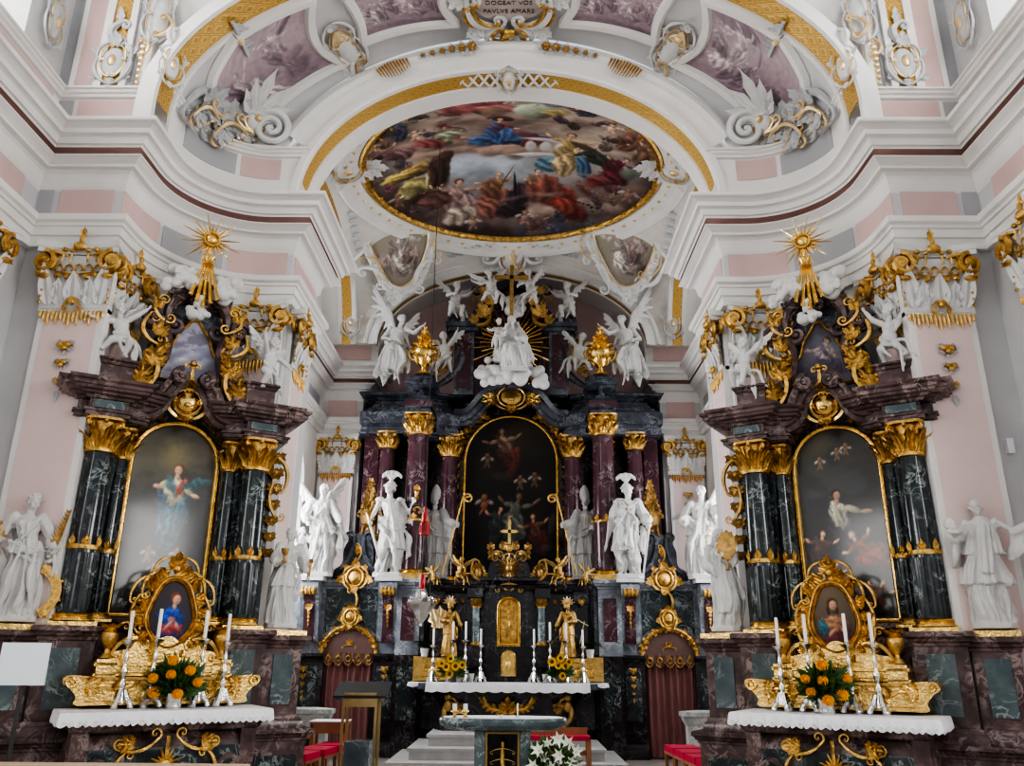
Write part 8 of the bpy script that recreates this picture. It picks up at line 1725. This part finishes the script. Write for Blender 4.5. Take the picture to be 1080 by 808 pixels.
for sg in (-1, 1): D_.cap((sg * .02, -.04, 2.42), (sg * .10, -.04, 2.47), .012, .01); D_.ell((sg * .10, -.03, 2.02), (.05, .03, .12), 8, 6); D_.ell((sg * .09, -.035, 2.16), .026, 8, 6)
D_.spray(0, 2.58, 90, .12, 5, 160, .3, -.02); d = part('door', D_, 'gold', TB_, 'gilded relief door with a crucifixion')
D_ = MB(); D_.plate(arched(.13, 1.36, 1.66, 12), -.03, .01); D_.ell((0, -.04, 1.52), (.05, .02, .10), 8, 6); D_.ell((0, -.045, 1.65), .025, 8, 6); D_.tube([(x, -.035, z) for x, z in arched(.115, 1.38, 1.66, 12)], .01, 4); part('small_door', D_, 'gold_bright', TB_, 'small arched gold door')
G = MB(); rays(G, (0, .0, 3.20), 28, .26, .18, -.02, .008); G.ell((0, -.02, 3.20), (.06, .05, .07), 10, 7); G.tube([(.12 * math.cos(a), .0, 3.36 + .10 * math.sin(a)) for a in np.linspace(0, 2 * PI, 17)], .018, 5); G.ell((0, -.0, 3.38), .04, 7, 5); G.cscroll(-.22, 2.86, .22, 2.86, .06, .025, .05, -.04); G.spray(0, 2.82, 90, .16, 5, 160, .3, -.04)
for sg in (-1, 1):
    G.cscroll(sg * .16, 3.50, sg * .30, 3.38, sg * .06, .03, .05, .05); G.ell((sg * .22, .05, 3.46), .05, 7, 5); G.lathe([(.03, 0), (.06, .03), (.03, .08), (.06, .13), (.02, .19), (.035, .22), (.01, .28)], (sg * .34, .12, 3.36), 10); G.spray(sg * .34, 3.56, 90, .14, 5, 160, .3, .1); G.spray(sg * .12, 3.54, 90 + sg * 10, .2, 4, 80, .28, .05)
    G.spray(sg * .56, 3.02, 90, .34, 6, 90, .24, .05); G.cscroll(sg * .46, 2.96, sg * .66, 3.30, -sg * .1, .035, .07, .04); G.ell((sg * .56, .02, 3.12), (.06, .05, .1), 8, 6); G.ell((sg * 1.30, .06, 2.60), (.04, .03, .06), 6, 5); G.spray(sg * 1.30, 2.66, 270, .12, 5, 150, .3, .08); G.spray(sg * .85, 2.66, 270, .10, 5, 150, .3, .26)
part('gilt_ornament', G, 'gold_old', TB_, 'gilded scrolls, finials and sunburst'); G = MB(); G.box(-.026, .026, .05, .10, 3.50, 4.06); G.box(-.13, .13, .05, .10, 3.84, 3.90); G.ell((0, .06, 3.56), (.06, .05, .09), 8, 6)
for x, z in ((0, 4.08), (-.14, 3.87), (.14, 3.87)): G.ell((x, .075, z), .035, 6, 5)
part('cross', G, 'gold_bright', TB_, 'gilded cross')
gp = [p.copy() for p in pts_[:2]]; gs = []
for p in gp: p.materials.clear(); p.materials.append(mt('gold_old'))
gm = [mirror_mesh(p, 'putto') for p in gp]
for x, k, mir, lb in ((-.90, 0, 0, 'gilded putto on the left shoulder of the tabernacle'), (.92, 0, 1, 'gilded putto on the right shoulder of the tabernacle'), (-1.36, 1, 0, 'small gilded putto at the left end of the tabernacle cornice'), (1.38, 1, 1, 'small gilded putto at the right end of the tabernacle cornice')):
    o = link('gilded_putto', (gm if mir else gp)[k], None, (x, 15.22, 2.90), (0, 0, rad(-20 if x < 0 else 20))); o.scale = ((.42 if abs(x) < 1 else .30),) * 3; tag(o, lb, 'statue')
gb = remesh((lambda m: (d_barbara(m), m)[1])(MB()), .011, 2, .5, True, 'gilded_statue', 'gold_old'); gbm = mirror_mesh(gb, 'gilded_statue')
for sg, me, nm in ((-1, gb, 'left'), (1, gbm, 'right')):
    o = link('gilded_statue', me, None, (sg * 1.04, 15.04, 1.70), (0, 0, rad(-sg * 10))); o.scale = (.50,) * 3; tag(o, 'small gilded statue of a robed figure standing %s of the tabernacle' % nm, 'statue'); m = MB()
    if sg < 0: m.leaf((-.45, -.1, .9), (-.3, 0, 1), (0, -1, 0), .8, .2, .1, 3); m.leaf((-.30, -.05, .9), (-.1, 0, 1), (0, -1, 0), .8, .2, .1, 3)
    else: m.tube([(.2, -.3, 1.3), (.75, -.3, 1.0)], .02, 5); m.tube([(.45, -.3, .4), (.62, -.3, 1.15)], .015, 5); m.tube([(.2, -.3, 1.3), (.0, .02, 1.6)], .012, 4)
    rays(m, (0, .05, 1.75), 14, .26, .2, .05, .015, 0, 190); part('attribute', m, 'gold_pale', o)
G = MB()
for sg in (-1, 1):
    g = MB(); g.box(min(sg * .76, sg * 1.60), max(sg * .76, sg * 1.60), -.132, .25, 1.282, 1.655); P = [(sg * 1.60, .2), (sg * 1.60, -.14), (sg * .76, -.14)]; g.sweep(P, [(0, 1.29), (.025, 1.30), (.025, 1.34), (0, 1.36), (0, 1.58), (.02, 1.6), (.04, 1.66), (-.05, 1.67)], False, -1 if sg > 0 else 1); g.box(sg * 1.56 - .08, sg * 1.56 + .08, -.18, .25, 1.282, 1.68)
    for x in (.95, 1.2, 1.4): g.spray(sg * x, 1.46, 90, .09, 6, 300, .3, -.15)
    o = part('altar_shelf', g, 'gold_bright', None, None, ang=30, loc=(0, 15.1, 0)); tag(o, 'gilded carved shelf %s of the tabernacle, behind the candlesticks' % ('left' if sg < 0 else 'right'), 'shelf')
HM = thing('altar_table', 'dark marble main altar table with gilded crossed branches on its front', 'altar', (0, 15.1, 0)); S = MB(); S.box(-1.50, 1.50, -.55, .3, 1.16, 1.255); S.box(-1.66, 1.66, -.25, .3, 1.16, 1.255); part('tabletop', S, 'marble_slate', HM)
S = MB(); R = [[(-x, .3, z), (-x, -.1, z), (-x * .86, -.30 - (x - 1.1) * .6, z), (x * .86, -.30 - (x - 1.1) * .6, z), (x, -.1, z), (x, .3, z)] for x, z in ((1.25, .51), (1.22, .58), (1.12, .66), (1.14, .85), (1.24, 1.04), (1.30, 1.12), (1.30, 1.17))]; S.rings(R); S.box(-1.5, 1.5, .1, .3, .5, 1.17); part('belly', S, 'marble_dark', HM, ang=35)
G = MB()
for sg in (-1, 1):
    P = smoothpts([(sg * -.06, .74), (sg * .12, .82), (sg * .32, .88), (sg * .42, 1.06)], 5); G.tube([(x, -.37, z) for x, z in P], [.025] * 15 + [.008], 5)
    for k in range(1, 15, 2): x, z = P[k]; G.acan(x, z, 90 + sg * (30 - 8 * k), .13, .03, .3, -.37, 2); G.acan(x, z, 270 + sg * (60), .11, .03, .3, -.37, 2)
G.spray(0, .84, 90, .24, 5, 160, .28, -.37); part('gilt_branches', G, 'gold', HM, 'gilded crossed branches')
for sg in (-1, 1): G = MB(); G.ell((sg * 1.0, -.40, 1.04), .07, 10, 7); G.cscroll(sg * 1.0, .98, sg * .92, .58, sg * .10, .05, .08, -.38); G.spray(sg * .9, .84, 90 + sg * 60, .2, 5, 120, .3, -.38); G.ell((sg * 1.0, -.42, .90), (.07, .05, .1), 8, 6); part('cherub_bracket', G, 'gold_old', HM, 'gilded cherub bracket')
lace_cloth(-1.36, 1.36, -.60, .0, 1.262, .15, .1, 'altar_cloth', 'white linen cloth on the main altar table, hanging over its front', (0, 15.1, 0), 0, .2, False)
lace_cloth(-1.70, 1.70, -.30, .1, 1.257, .07, .1, 'altar_cloth', 'longer white under-cloth showing at both ends of the main altar table', (0, 15.1, 0), 0, .2, False)
# ================================================================ candlesticks, flowers, furniture
def candlestick(h=.60, s=1.0):
    root = thing('candlestick', 'x', 'candlestick', group='x'); m = MB()
    for k in range(3):
        a = rad(90 + 120 * k + 180); d = Vector((math.cos(a), math.sin(a), 0)); m.tube([d * .095 * s + Vector((0, 0, .015)), d * .085 * s + Vector((0, 0, .05)), d * .05 * s + Vector((0, 0, .10)), d * .03 * s + Vector((0, 0, .17))], [.028 * s, .024 * s, .026 * s, .02 * s], 6); m.ell(d * .098 * s + Vector((0, 0, .022)), .024 * s, 6, 5); m.leaf(d * .05 * s + Vector((0, 0, .08)), d + Vector((0, 0, -.5)), (0, 0, 1), .07 * s, .04 * s, .4, 2, 5)
    part('foot', m, 'silver', root); m = MB()
    m.lathe([(.05 * s, .06), (.035 * s, .13), (.02 * s, .18), (.035 * s, .21), (.02 * s, .24), (.014, h * .45), (.026 * s, h * .5), (.034 * s, h * .56), (.018, h * .62), (.013, h * .68), (.024 * s, h * .75), (.014, h * .80), (.013, h * .90), (.03 * s, h * .94)], seg=12); part('stem', m, 'silver', root); m = MB()
    m.lathe([(.015, h * .92), (.045 * s, h * .95), (.068 * s, h), (.062 * s, h), (.02, h * .97)], seg=16); m.lathe([(.02, h * .96), (.022, h + .02), (.016, h + .02)], seg=10); part('drip_pan', m, 'silver', root); return root
def candle_mesh(L, r=.017):
    m = MB(); m.lathe([(r, 0), (r * .95, L * .98), (r * .7, L), (.004, L + .002)], seg=10); m.k = 1; m.lathe([(.0025, L), (.002, L + .014)], seg=5); return m.mesh('candle', ['wax', 'wick'])
CS = candlestick(); CM = candle_mesh(.26); used = [False]; CN = ['outer end', 'second from the outer end', 'second from the choir side', 'choir end']
def put_stick(P, s, label, clabel, group):
    o = CS if not used[0] else dup(CS); used[0] = True; o.location = P; o.scale = (s,) * 3; o['label'] = label; o['group'] = group
    c = link('candle', CM, None, (P[0], P[1], P[2] + .612 * s)); c.scale = (s,) * 3; tag(c, clabel, 'candle', group.replace('candlesticks', 'candles'))
for i, nm in ((0, 'left'), (1, 'right')):
    sg = -1 if i == 0 else 1
    for k, (x, s) in enumerate(((-.36, 1.0), (-.10, 1.03), (.34, 1.03), (.56, 1.0)) if i == 0 else ((-.55, 1.0), (-.28, 1.03), (.10, 1.03), (.34, 1.03))):
        od = ('first', 'second', 'third', 'fourth')[k]
        put_stick(altar_pt(i, x, -.52 if k in (0, 3) else -.50, 1.176), s * 1.02, 'silver candlestick, %s from the left on the %s side altar' % (od, nm), 'white candle in the %s candlestick from the left on the %s side altar' % (od, nm), 'silver candlesticks on the %s side altar' % nm)
for k, (x, y, s, z) in enumerate(((-1.29, 14.80, 1.0, 1.262), (-.96, 14.88, 1.14, 1.264), (-.74, 14.88, 1.14, 1.264), (-.47, 14.74, 1.0, 1.264), (.44, 14.74, 1.0, 1.264), (.72, 14.88, 1.14, 1.264), (1.0, 14.88, 1.14, 1.264), (1.28, 14.80, 1.0, 1.262))):
    od = ('first', 'second', 'third', 'fourth', 'fifth', 'sixth', 'seventh', 'eighth')[k]; put_stick((x, y, z), s, 'silver candlestick, %s from the left on the main altar' % od, 'white candle in the %s candlestick from the left on the main altar' % od, 'silver candlesticks on the main altar')
def leaf_ball(r, R, n, m, z0=.1, L=.16, w=.02, up=.5):
    for i in range(n):
        a = r.uniform(0, 2 * PI); e = r.uniform(-.2, 1); d = Vector((math.cos(a) * math.sqrt(max(0, 1 - e * e)), math.sin(a) * math.sqrt(max(0, 1 - e * e)), e)); p = Vector((0, 0, z0)) + d * R * r.uniform(.45, .85); m.leaf(p, d + Vector((0, 0, r.uniform(-.4, up))), (-d.y, d.x, .6), L * r.uniform(.6, 1.2), w * r.uniform(.8, 1.5), .25, 1, 4)
def pom():
    m = MB(); r = random.Random(3)
    for i in range(60):
        e = 1 - 2 * (i + .5) / 60; a = i * 2.39996; d = Vector((math.cos(a) * math.sqrt(1 - e * e), math.sin(a) * math.sqrt(1 - e * e), e))
        if d.y < .75: m.leaf(d * .018, d, (d.z, d.x, d.y + .3), .032, .010, .3, 1, 3)
    m.ell((0, 0, 0), .026, 8, 6); m.k = 1; m.ell((0, -.022, 0), (.010, .01, .010), 6, 4); return m.mesh('flower', ['petal_orange', 'petal_yellow'])
def sunfl():
    m = MB()
    for q, (n, L) in enumerate(((16, .062), (12, .05))):
        for k in range(n): a = 2 * PI * (k + .5 * q) / n; d = Vector((math.cos(a), -.25, math.sin(a))); m.leaf(d * .022, d, (0, -1, 0), L, .013, .2, 1, 4)
    m.k = 1; m.ell((0, -.012, 0), (.030, .014, .030), 10, 6); return m.mesh('sunflower', ['petal_yellow', 'flower_dark'])
POM, SUN = pom(), sunfl()
def bouquet(P, label, flower, spots, s, leafm, rz=0, vase='pot_white', dark=False, seed=1):
    root = thing('bouquet', label, 'flowers', P, rz, None, s); r = random.Random(seed); v = MB(); v.lathe([(.05, 0), (.065, .02), (.06, .08), (.075, .12), (.06, .12)], seg=14); part('vase', v, vase, root)
    m = MB(); leaf_ball(r, .20, 170, m, .17, .13, .018, .3); leaf_ball(r, .15, 60, m, .14, .10, .03, 0)
    for i in range(14): a = r.uniform(0, 2 * PI); m.tube([(0, 0, .08), (.08 * math.cos(a), .08 * math.sin(a), .22), (.17 * math.cos(a), .12 * math.sin(a), r.uniform(.2, .40))], .004, 4)
    f = part('leaves', m, leafm, root)
    for (x, z) in spots:
        d = Vector((x * .8, -.9, (z - .15) * 1.2)).normalized(); o = link('flower', flower, root, (x, -.20 + abs(x) * .3 + (z - .2) * .15, z), (rad(r.uniform(-12, 12)) - (z - .2) * .8, 0, rad(r.uniform(-10, 10)) + x * 1.5)); o.scale = (r.uniform(.9, 1.15),) * 3
    return root
S7 = ((-.16, .24), (-.02, .38), (.12, .30), (-.02, .27), (.19, .21), (-.13, .13), (.05, .12)); S8 = ((-.16, .27), (-.02, .38), (-.03, .26), (.16, .28), (-.13, .17), (.11, .15), (-.01, .11))
bouquet(altar_pt(0, .10, -.62, 1.176), 'bouquet of round orange flowers and ferns on the left side altar', POM, S7, 1.15, 'leaf_green', SA_ROT[0] * .4, 'silver', seed=2)
bouquet(altar_pt(1, -.12, -.62, 1.176), 'bouquet of round orange flowers in dense leaves on the right side altar', POM, S8, 1.15, 'leaf_green', SA_ROT[1] * .4, 'silver', seed=3)
S6 = ((-.18, .30), (-.03, .38), (-.10, .25), (.05, .26), (.16, .28), (-.04, .14)); S5 = ((-.14, .34), (.0, .40), (-.04, .28), (.14, .34), (.08, .28), (.03, .12))
bouquet((-.93, 14.66, 1.264), 'sunflower bouquet left of the tabernacle', SUN, S6, 1.0, 'leaf_green', 0, 'iron', seed=5); bouquet((.88, 14.66, 1.264), 'sunflower bouquet right of the tabernacle', SUN, S5, 1.0, 'leaf_green', 0, 'iron', seed=6)
def fern(P, label, seed):
    root = thing('potted_fern', label, 'plant', P, 0, 'potted ferns on the gilded shelves'); m = MB(); m.lathe([(.055, 0), (.075, .13), (.08, .14), (.07, .14)], seg=14); part('pot', m, 'pot_white', root); r = random.Random(seed); m = MB()
    for i in range(34):
        a = r.uniform(0, 2 * PI); L = r.uniform(.16, .30); d = Vector((math.cos(a), math.sin(a) * .7, 0)); p = [Vector((0, 0, .13)) + d * L * t + Vector((0, 0, L * (1.5 * t - 1.3 * t * t))) for t in (0, .35, .7, 1)]; m.tube(p, [.005, .004, .003, .002], 3)
        for q in range(1, 7):
            t = q / 7; c = Vector((0, 0, .13)) + d * L * t + Vector((0, 0, L * (1.5 * t - 1.3 * t * t)))
            for s_ in (-1, 1): m.leaf(c, Vector((-d.y, d.x, 0)) * s_ + d * .5 + Vector((0, 0, .1)), (0, 0, 1), .06 * (1.1 - t * .6), .011, .1, 1, 3)
    part('fronds', m, 'leaf_dark', root); return root
for k, (x, lb) in enumerate(((-1.46, 'fern in a white pot at the left end of the main altar'), (-.66, 'fern in a white pot just left of the tabernacle'), (.66, 'fern in a white pot just right of the tabernacle'), (1.42, 'fern in a white pot at the right end of the main altar'))):
    fern((x, 15.02 if abs(x) > 1 else 15.0, 1.672 if abs(x) > 1 else 1.262), lb, k + 3)
# sanctuary lamp on its long cord
LM = thing('sanctuary_lamp', 'silver hanging sanctuary lamp with red candle and red crown on a long thin cord', 'lamp', (-1.32, 13.0, 2.1)); m = MB(); m.tube([(0, 0, 1.80), (-.005, 0, 5), (0, 0, vz(-1.32, 13.0) - 2.1 - .05)], .008, 5); part('cord', m, 'iron', LM)
m = MB(); m.lathe([(.07, 1.55), (.075, 1.57), (.04, 1.60), (.05, 1.70), (.02, 1.76), (.03, 1.80), (.008, 1.85)], seg=12)
for k in range(6): a = PI * k / 3; m.tube([(.065 * math.cos(a), .065 * math.sin(a), 1.40), (.075 * math.cos(a), .075 * math.sin(a), 1.5), (.06 * math.cos(a), .06 * math.sin(a), 1.57)], .014, 5)
m.lathe([(.05, 1.38), (.075, 1.39), (.07, 1.42)], seg=12); part('crown', m, 'red_enamel', LM, 'red crown-shaped canopy'); m = MB()
for k in range(3): a = 2 * PI * k / 3 + .5; m.tube([(.05 * math.cos(a), .05 * math.sin(a), 1.40), (.15 * math.cos(a), .15 * math.sin(a), .42)], .004, 4)
part('chains', m, 'iron', LM); m = MB(); m.lathe([(.01, 0), (.03, .02), (.02, .05), (.05, .08), (.09, .14), (.12, .20), (.20, .30), (.22, .36), (.17, .41), (.09, .44), (.07, .50), (.08, .53), (.06, .56)], seg=24, fl=8, fa=.06)
for k in range(8): a = 2 * PI * k / 8; d = Vector((math.cos(a), math.sin(a), 0)); m.leaf(d * .17 + Vector((0, 0, .36)), d + Vector((0, 0, .6)), (0, 0, 1), .10, .045, .6, 2, 5); m.ell(d * .12 + Vector((0, 0, .24)), .03, 6, 5)
part('bowl', m, 'silver', LM, 'embossed silver bowl'); m = MB(); m.lathe([(.04, .54), (.045, .56), (.045, .76), (.04, .78)], seg=14); part('red_glass', m, 'red_glass', LM, 'red candle glass')
# free-standing altar
AT = thing('altar_table', 'free-standing green marble altar table with a gold shrine in its base', 'altar', (-.005, 10.3, 0)); m = MB(); out = smoothpts([(-.75, 0), (-.70, -.2), (-.45, -.30), (0, -.33), (.45, -.30), (.70, -.2), (.75, 0), (.70, .2), (.45, .30), (0, .33), (-.45, .30), (-.70, .2), (-.75, 0)], 5)[:-1]
m.rings([[(x * k, y * k, z) for x, y in out] for k, z in ((.62, .86), (.88, .885), (.985, .93), (1.0, .955), (1.0, .985), (.985, 1.0))]); part('tabletop', m, 'marble_green', AT, ang=25)
for x0, x1 in ((-.32, -.20), (.20, .32)): m = MB(); m.box(x0, x1, -.16, .16, .0, .87); part('pier', m, 'marble_green', AT)
m = MB(); m.box(-.34, .34, -.2, .2, 0, .06); m.box(-.2, .2, .10, .15, .06, .87); part('plinth', m, 'marble_dark', AT); m = MB(); frame(m, [(-.195, .07), (-.195, .86), (.195, .86), (.195, .07)][::-1], -.15, .025, .03); part('gold_frame', m, 'brass', AT)
m = MB(); m.lathe([(.06, .07), (.07, .1), (.04, .14), (.05, .3), (.035, .42), (.045, .55), (.03, .68), (.038, .74), (.01, .78)], seg=14)
for k in range(5): z = .2 + .11 * k; m.cscroll(-.13, z, .13, z, .03, .008, .02, -.04)
part('gold_shrine', m, 'gold_bright', AT, 'slender gilded shrine')
ac = MB(); ac.add([(x * .93, y * .93, 1.003) for x, y in out] , [tuple(range(len(out)))]); o = part('altar_cloth', ac, 'linen', None, loc=(-.005, 10.3, 0)); tag(o, 'thin white cloth lying on the free-standing green altar table', 'altar cloth')
CD = thing('candle_holder', 'low brass holder with two cups on the free-standing altar table', 'candlestick', (-.50, 10.18, 1.004)); m = MB()
for sg in (-1, 1): m.lathe([(.035, 0), (.012, .02), (.02, .05), (.045, .065), (.04, .075), (.02, .07)], (sg * .062, 0, 0), 12)
m.tube([(-.062, 0, .04), (0, -.02, .055), (.062, 0, .04)], .01, 5); m.spray(0, .05, 90, .05, 3, 80, .3, -.02); part('body', m, 'gold_bright', CD)
for sg, nm in ((-1, 'left'), (1, 'right')): o = link('candle', candle_mesh(.075, .026), None, (-.50 + sg * .062, 10.18, 1.076)); tag(o, 'short thick white candle, %s of the pair on the free-standing altar' % nm, 'candle', None)
o = link('microphone', None, None, (.165, 10.2, 1.004)); tag(o, 'slim white microphone standing on the free-standing altar', 'microphone'); m = MB(); m.lathe([(.03, 0), (.03, .012), (.01, .015)], seg=12); part('foot', m, 'silver', o); m = MB(); m.tube([(0, 0, .01), (0, 0, .10), (.003, -.005, .155)], [.005, .009, .011], 8); part('stem', m, 'wax', o)
m = MB(); m.lathe([(.02, 0), (.008, .01), (.01, .02), (.03, .035), (.028, .035), (.008, .022)], seg=14); o = part('small_dish', m, 'silver', None, loc=(-.03, 10.16, 1.004)); tag(o, 'tiny silver dish on the free-standing altar', 'dish')
# lilies
LB = thing('lily_bouquet', 'big bouquet of white lilies in front of the free-standing altar', 'flowers', (.56, 9.55, 0)); m = MB(); m.lathe([(.12, 0), (.13, .02), (.07, .06), (.09, .22), (.13, .36), (.12, .36)], seg=18); part('vase', m, 'marble_palegreen', LB); r = random.Random(11); m = MB(); leaf_ball(r, .27, 170, m, .58, .13, .022, .2)
for k in range(16): a = r.uniform(0, 2 * PI); m.tube([(0, 0, .3), (.08 * math.cos(a), .08 * math.sin(a), .5), (.2 * math.cos(a), .16 * math.sin(a), r.uniform(.55, .85))], .005, 4)
part('leaves', m, 'leaf_green', LB); m = MB()
for k in range(6):
    a = 2 * PI * k / 6; d = Vector((math.cos(a), 0, math.sin(a))); m.leaf(d * .008, d * .75 + Vector((0, -.75, 0)), (0, -1, 0), .115, .026, -.25, 1, 6); m.tube([(0, -.02, 0), (.02 * math.cos(a), -.09, .02 * math.sin(a))], .002, 4)
LY = m.mesh('lily', 'petal_white')
for (x, z) in ((-.17, .74), (-.08, .80), (.03, .86), (.14, .80), (.22, .72), (-.22, .60), (.05, .70), (.16, .64), (.26, .58), (-.03, .58), (.10, .56), (-.14, .66)): o = link('lily', LY, LB, (x, -.18 + r.uniform(-.05, .08), z), (rad(r.uniform(-35, 10)), rad(r.uniform(0, 60)), rad(r.uniform(-35, 35)))); o.scale = (r.uniform(.58, .82),) * 3
# lectern, pillar, side table
LC = thing('lectern', 'brass-legged lectern with a black sloping top, left of the main altar', 'lectern', (-1.96, 12.0, 0)); m = MB(); m.add([(-.36, -.22, 1.13), (.36, -.22, 1.13), (.36, .2, 1.30), (-.36, .2, 1.30), (-.36, -.22, 1.16), (.36, -.22, 1.16), (.36, .2, 1.335), (-.36, .2, 1.335)], [(0, 3, 2, 1), (4, 5, 6, 7), (0, 1, 5, 4), (1, 2, 6, 5), (2, 3, 7, 6), (3, 0, 4, 7)])
part('top', m, 'black_top', LC, sm=False); m = MB()
for s_ in (-1, 1): m.add([(s_ * .36, -.22, 1.14), (s_ * .36, .2, 1.31), (s_ * .22, .2, 1.06), (s_ * .22, -.18, 1.06)], [(0, 1, 2, 3)])
part('side_flap', m, 'screen_grey', LC, sm=False); m = MB(); m.box(-.22, .22, -.20, -.17, 1.02, 1.20); part('brass_panel', m, 'brass', LC, 'plain brass front panel')
for x in (-.22, .22):
    for y in (-.17, .15): m = MB(); m.box(x - .018, x + .018, y - .018, y + .018, 0, 1.15); part('leg', m, 'brass', LC)
m = MB(); m.box(-.22, .22, -.18, -.15, .52, .55); part('stretcher', m, 'brass', LC)
GP = thing('stone_pillar', 'short dark green marble pillar below the lectern', 'pillar', (-1.83, 11.2, 0)); m = MB(); m.box(-.155, .155, -.15, .15, .05, .66); part('shaft', m, 'marble_green', GP, sm=False); m = MB(); m.box(-.18, .18, -.17, .17, 0, .05); part('foot', m, 'marble_dark', GP)
ST = thing('side_table', 'small reddish wooden table with a white cover, beside the lectern', 'table', (-2.50, 12.6, 0)); m = MB(); m.box(-.25, .25, -.2, .2, .75, .785); part('tabletop', m, 'wood', ST)
for x in (-.22, .22):
    for y in (-.17, .17): m = MB(); m.box(x - .02, x + .02, y - .02, y + .02, 0, .755); part('leg', m, 'wood', ST)
m = MB(); m.box(-.24, .24, -.19, .19, .64, .75); part('apron', m, 'wood', ST); m = MB(); m.box(-.26, .26, -.21, .21, .786, .80); o = part('table_cover', m, 'linen', None, loc=(-2.50, 12.6, 0)); tag(o, 'white cover lying on the small wooden side table', 'cloth')
# cushioned stools in rows along both sides
def stool():
    root = thing('stool', 'x', 'stool', group='x'); m = MB(); m.box(-.20, .20, -.24, .24, .45, .53); part('cushion', m, 'cushion_red', root, 'red seat cushion', sm=False); m = MB(); m.box(-.21, .21, -.25, .25, .42, .45); m.box(-.20, .20, -.24, -.21, .14, .18); m.box(-.20, .20, .21, .24, .14, .18); part('seat_frame', m, 'wood', root, sm=False)
    for x in (-.18, .18):
        for y in (-.22, .22): m = MB(); m.box(x - .02, x + .02, y - .02, y + .02, 0, .43); part('leg', m, 'wood', root)
    return root
SL = stool(); fst = [True]
for sg, nm in ((-1, 'left'), (1, 'right')):
    for k in range(4):
        y = 10.55 + .56 * k; x = sg * (2.52 - .03 * k) if sg > 0 else -(2.66 - .10 * k); od = ('nearest', 'second nearest', 'third nearest', 'farthest')[k]
        if fst[0]: o = SL; fst[0] = False; o.location = (x, y, 0)
        else: o = dup(SL, (x, y, 0))
        o.rotation_euler = (0, 0, -rad(8) if sg < 0 else rad(4)); o['label'] = 'wooden stool with red cushion, %s in the row before the %s curtain' % (od, nm); o['group'] = 'red cushioned stools on the %s' % nm
KB = thing('kneeler', 'long red padded kneeling bench on a wooden frame behind the free-standing altar', 'bench', (.70, 12.3, 0)); m = MB(); m.box(-.46, .46, -.14, .14, .59, .65); part('pad', m, 'cushion_red', KB, sm=False)
for x in (-.44, .44): m = MB(); m.box(x - .03, x + .03, -.14, .14, 0, .60); part('leg', m, 'wood', KB)
m = MB(); m.box(-.44, .44, -.02, .02, .40, .46); m.box(-.44, .44, .12, .15, .65, .74); part('rail', m, 'wood', KB)
# marble rails beside the doors
for sg, nm in ((-1, 'left'), (1, 'right')):
    R_ = thing('marble_rail', 'pale green marble rail end with a gold-framed panel, before the %s door curtain' % nm, 'rail', (sg * 3.14, 13.5, 0)); m = MB(); m.box(-.40, .40, -.1, .12, 0, .82); m.sweep([(-.40, .12), (-.40, -.1), (.40, -.1), (.40, .12)], [(0, .70), (.05, .78), (.06, .82), (.09, .84), (.09, .90), (-.2, .92)], False, 1); part('body', m, 'marble_palegreen', R_)
    m = MB(); m.box(sg * -.08 - .16, sg * -.08 + .16, -.115, -.09, .10, .52); part('panel', m, 'marble_black', R_); m = MB(); c = -sg * .08; frame(m, [(c - .16, .10), (c - .16, .52), (c + .16, .52), (c + .16, .10)][::-1], -.115, .03, .02); part('gold_frame', m, 'brass', R_)
m = MB(); m.box(-.08, .08, -.1, .1, 0, .07)
for x, y, lb in ((1.86, 13.0, 'small pale wooden block on the floor by the right curtain'), (-2.02, 12.9, 'small pale wooden block on the floor behind the green pillar')): o = part('wooden_block', m, 'wood_pale', None, sm=False, loc=(x, y, 0)); tag(o, lb, 'block')
m = MB(); m.box(-.035, .035, -.06, .0, -.08, .08); m.box(-.028, .028, -.065, -.05, -.06, .02); o = part('loudspeaker', m, 'pot_white', None, sm=False, loc=(5.36, 8.50, 3.82)); tag(o, 'tiny white box fixed to the wall right of the pink pilaster', 'loudspeaker')
# hymn board and front rail
HB = thing('notice_board', 'blank pale blue-white board on a pole at the left edge', 'board', (-4.0, 7.28, -.3)); m = MB(); m.X = Matrix.Rotation(rad(5), 4, 'Z'); m.box(-.20, .19, -.012, .012, 1.71, 2.05); unplace((m,)); part('board', m, 'board_white', HB, sm=False); m = MB(); m.tube([(0, .03, 0), (0, .03, 1.95)], .018, 8); m.lathe([(.16, 0), (.16, .02), (.02, .03)], (0, .03, 0), 18); part('pole', m, 'iron', HB)
RL = thing('communion_rail', 'wooden rail top along the bottom left edge', 'rail', (-3.7, 7.0, -.345)); m = MB(); m.box(-1.85, 1.75, -.1, .1, 1.135, 1.19); part('top', m, 'wood_pale', RL, sm=False)
for x in (-1.6, -.5, .6, 1.6): m = MB(); m.lathe([(.06, 0), (.06, .05), (.03, .1), (.05, .4), (.03, .7), (.035, 1.0), (.06, 1.14)], (x, 0, 0), 14); part('baluster', m, 'wood', RL)
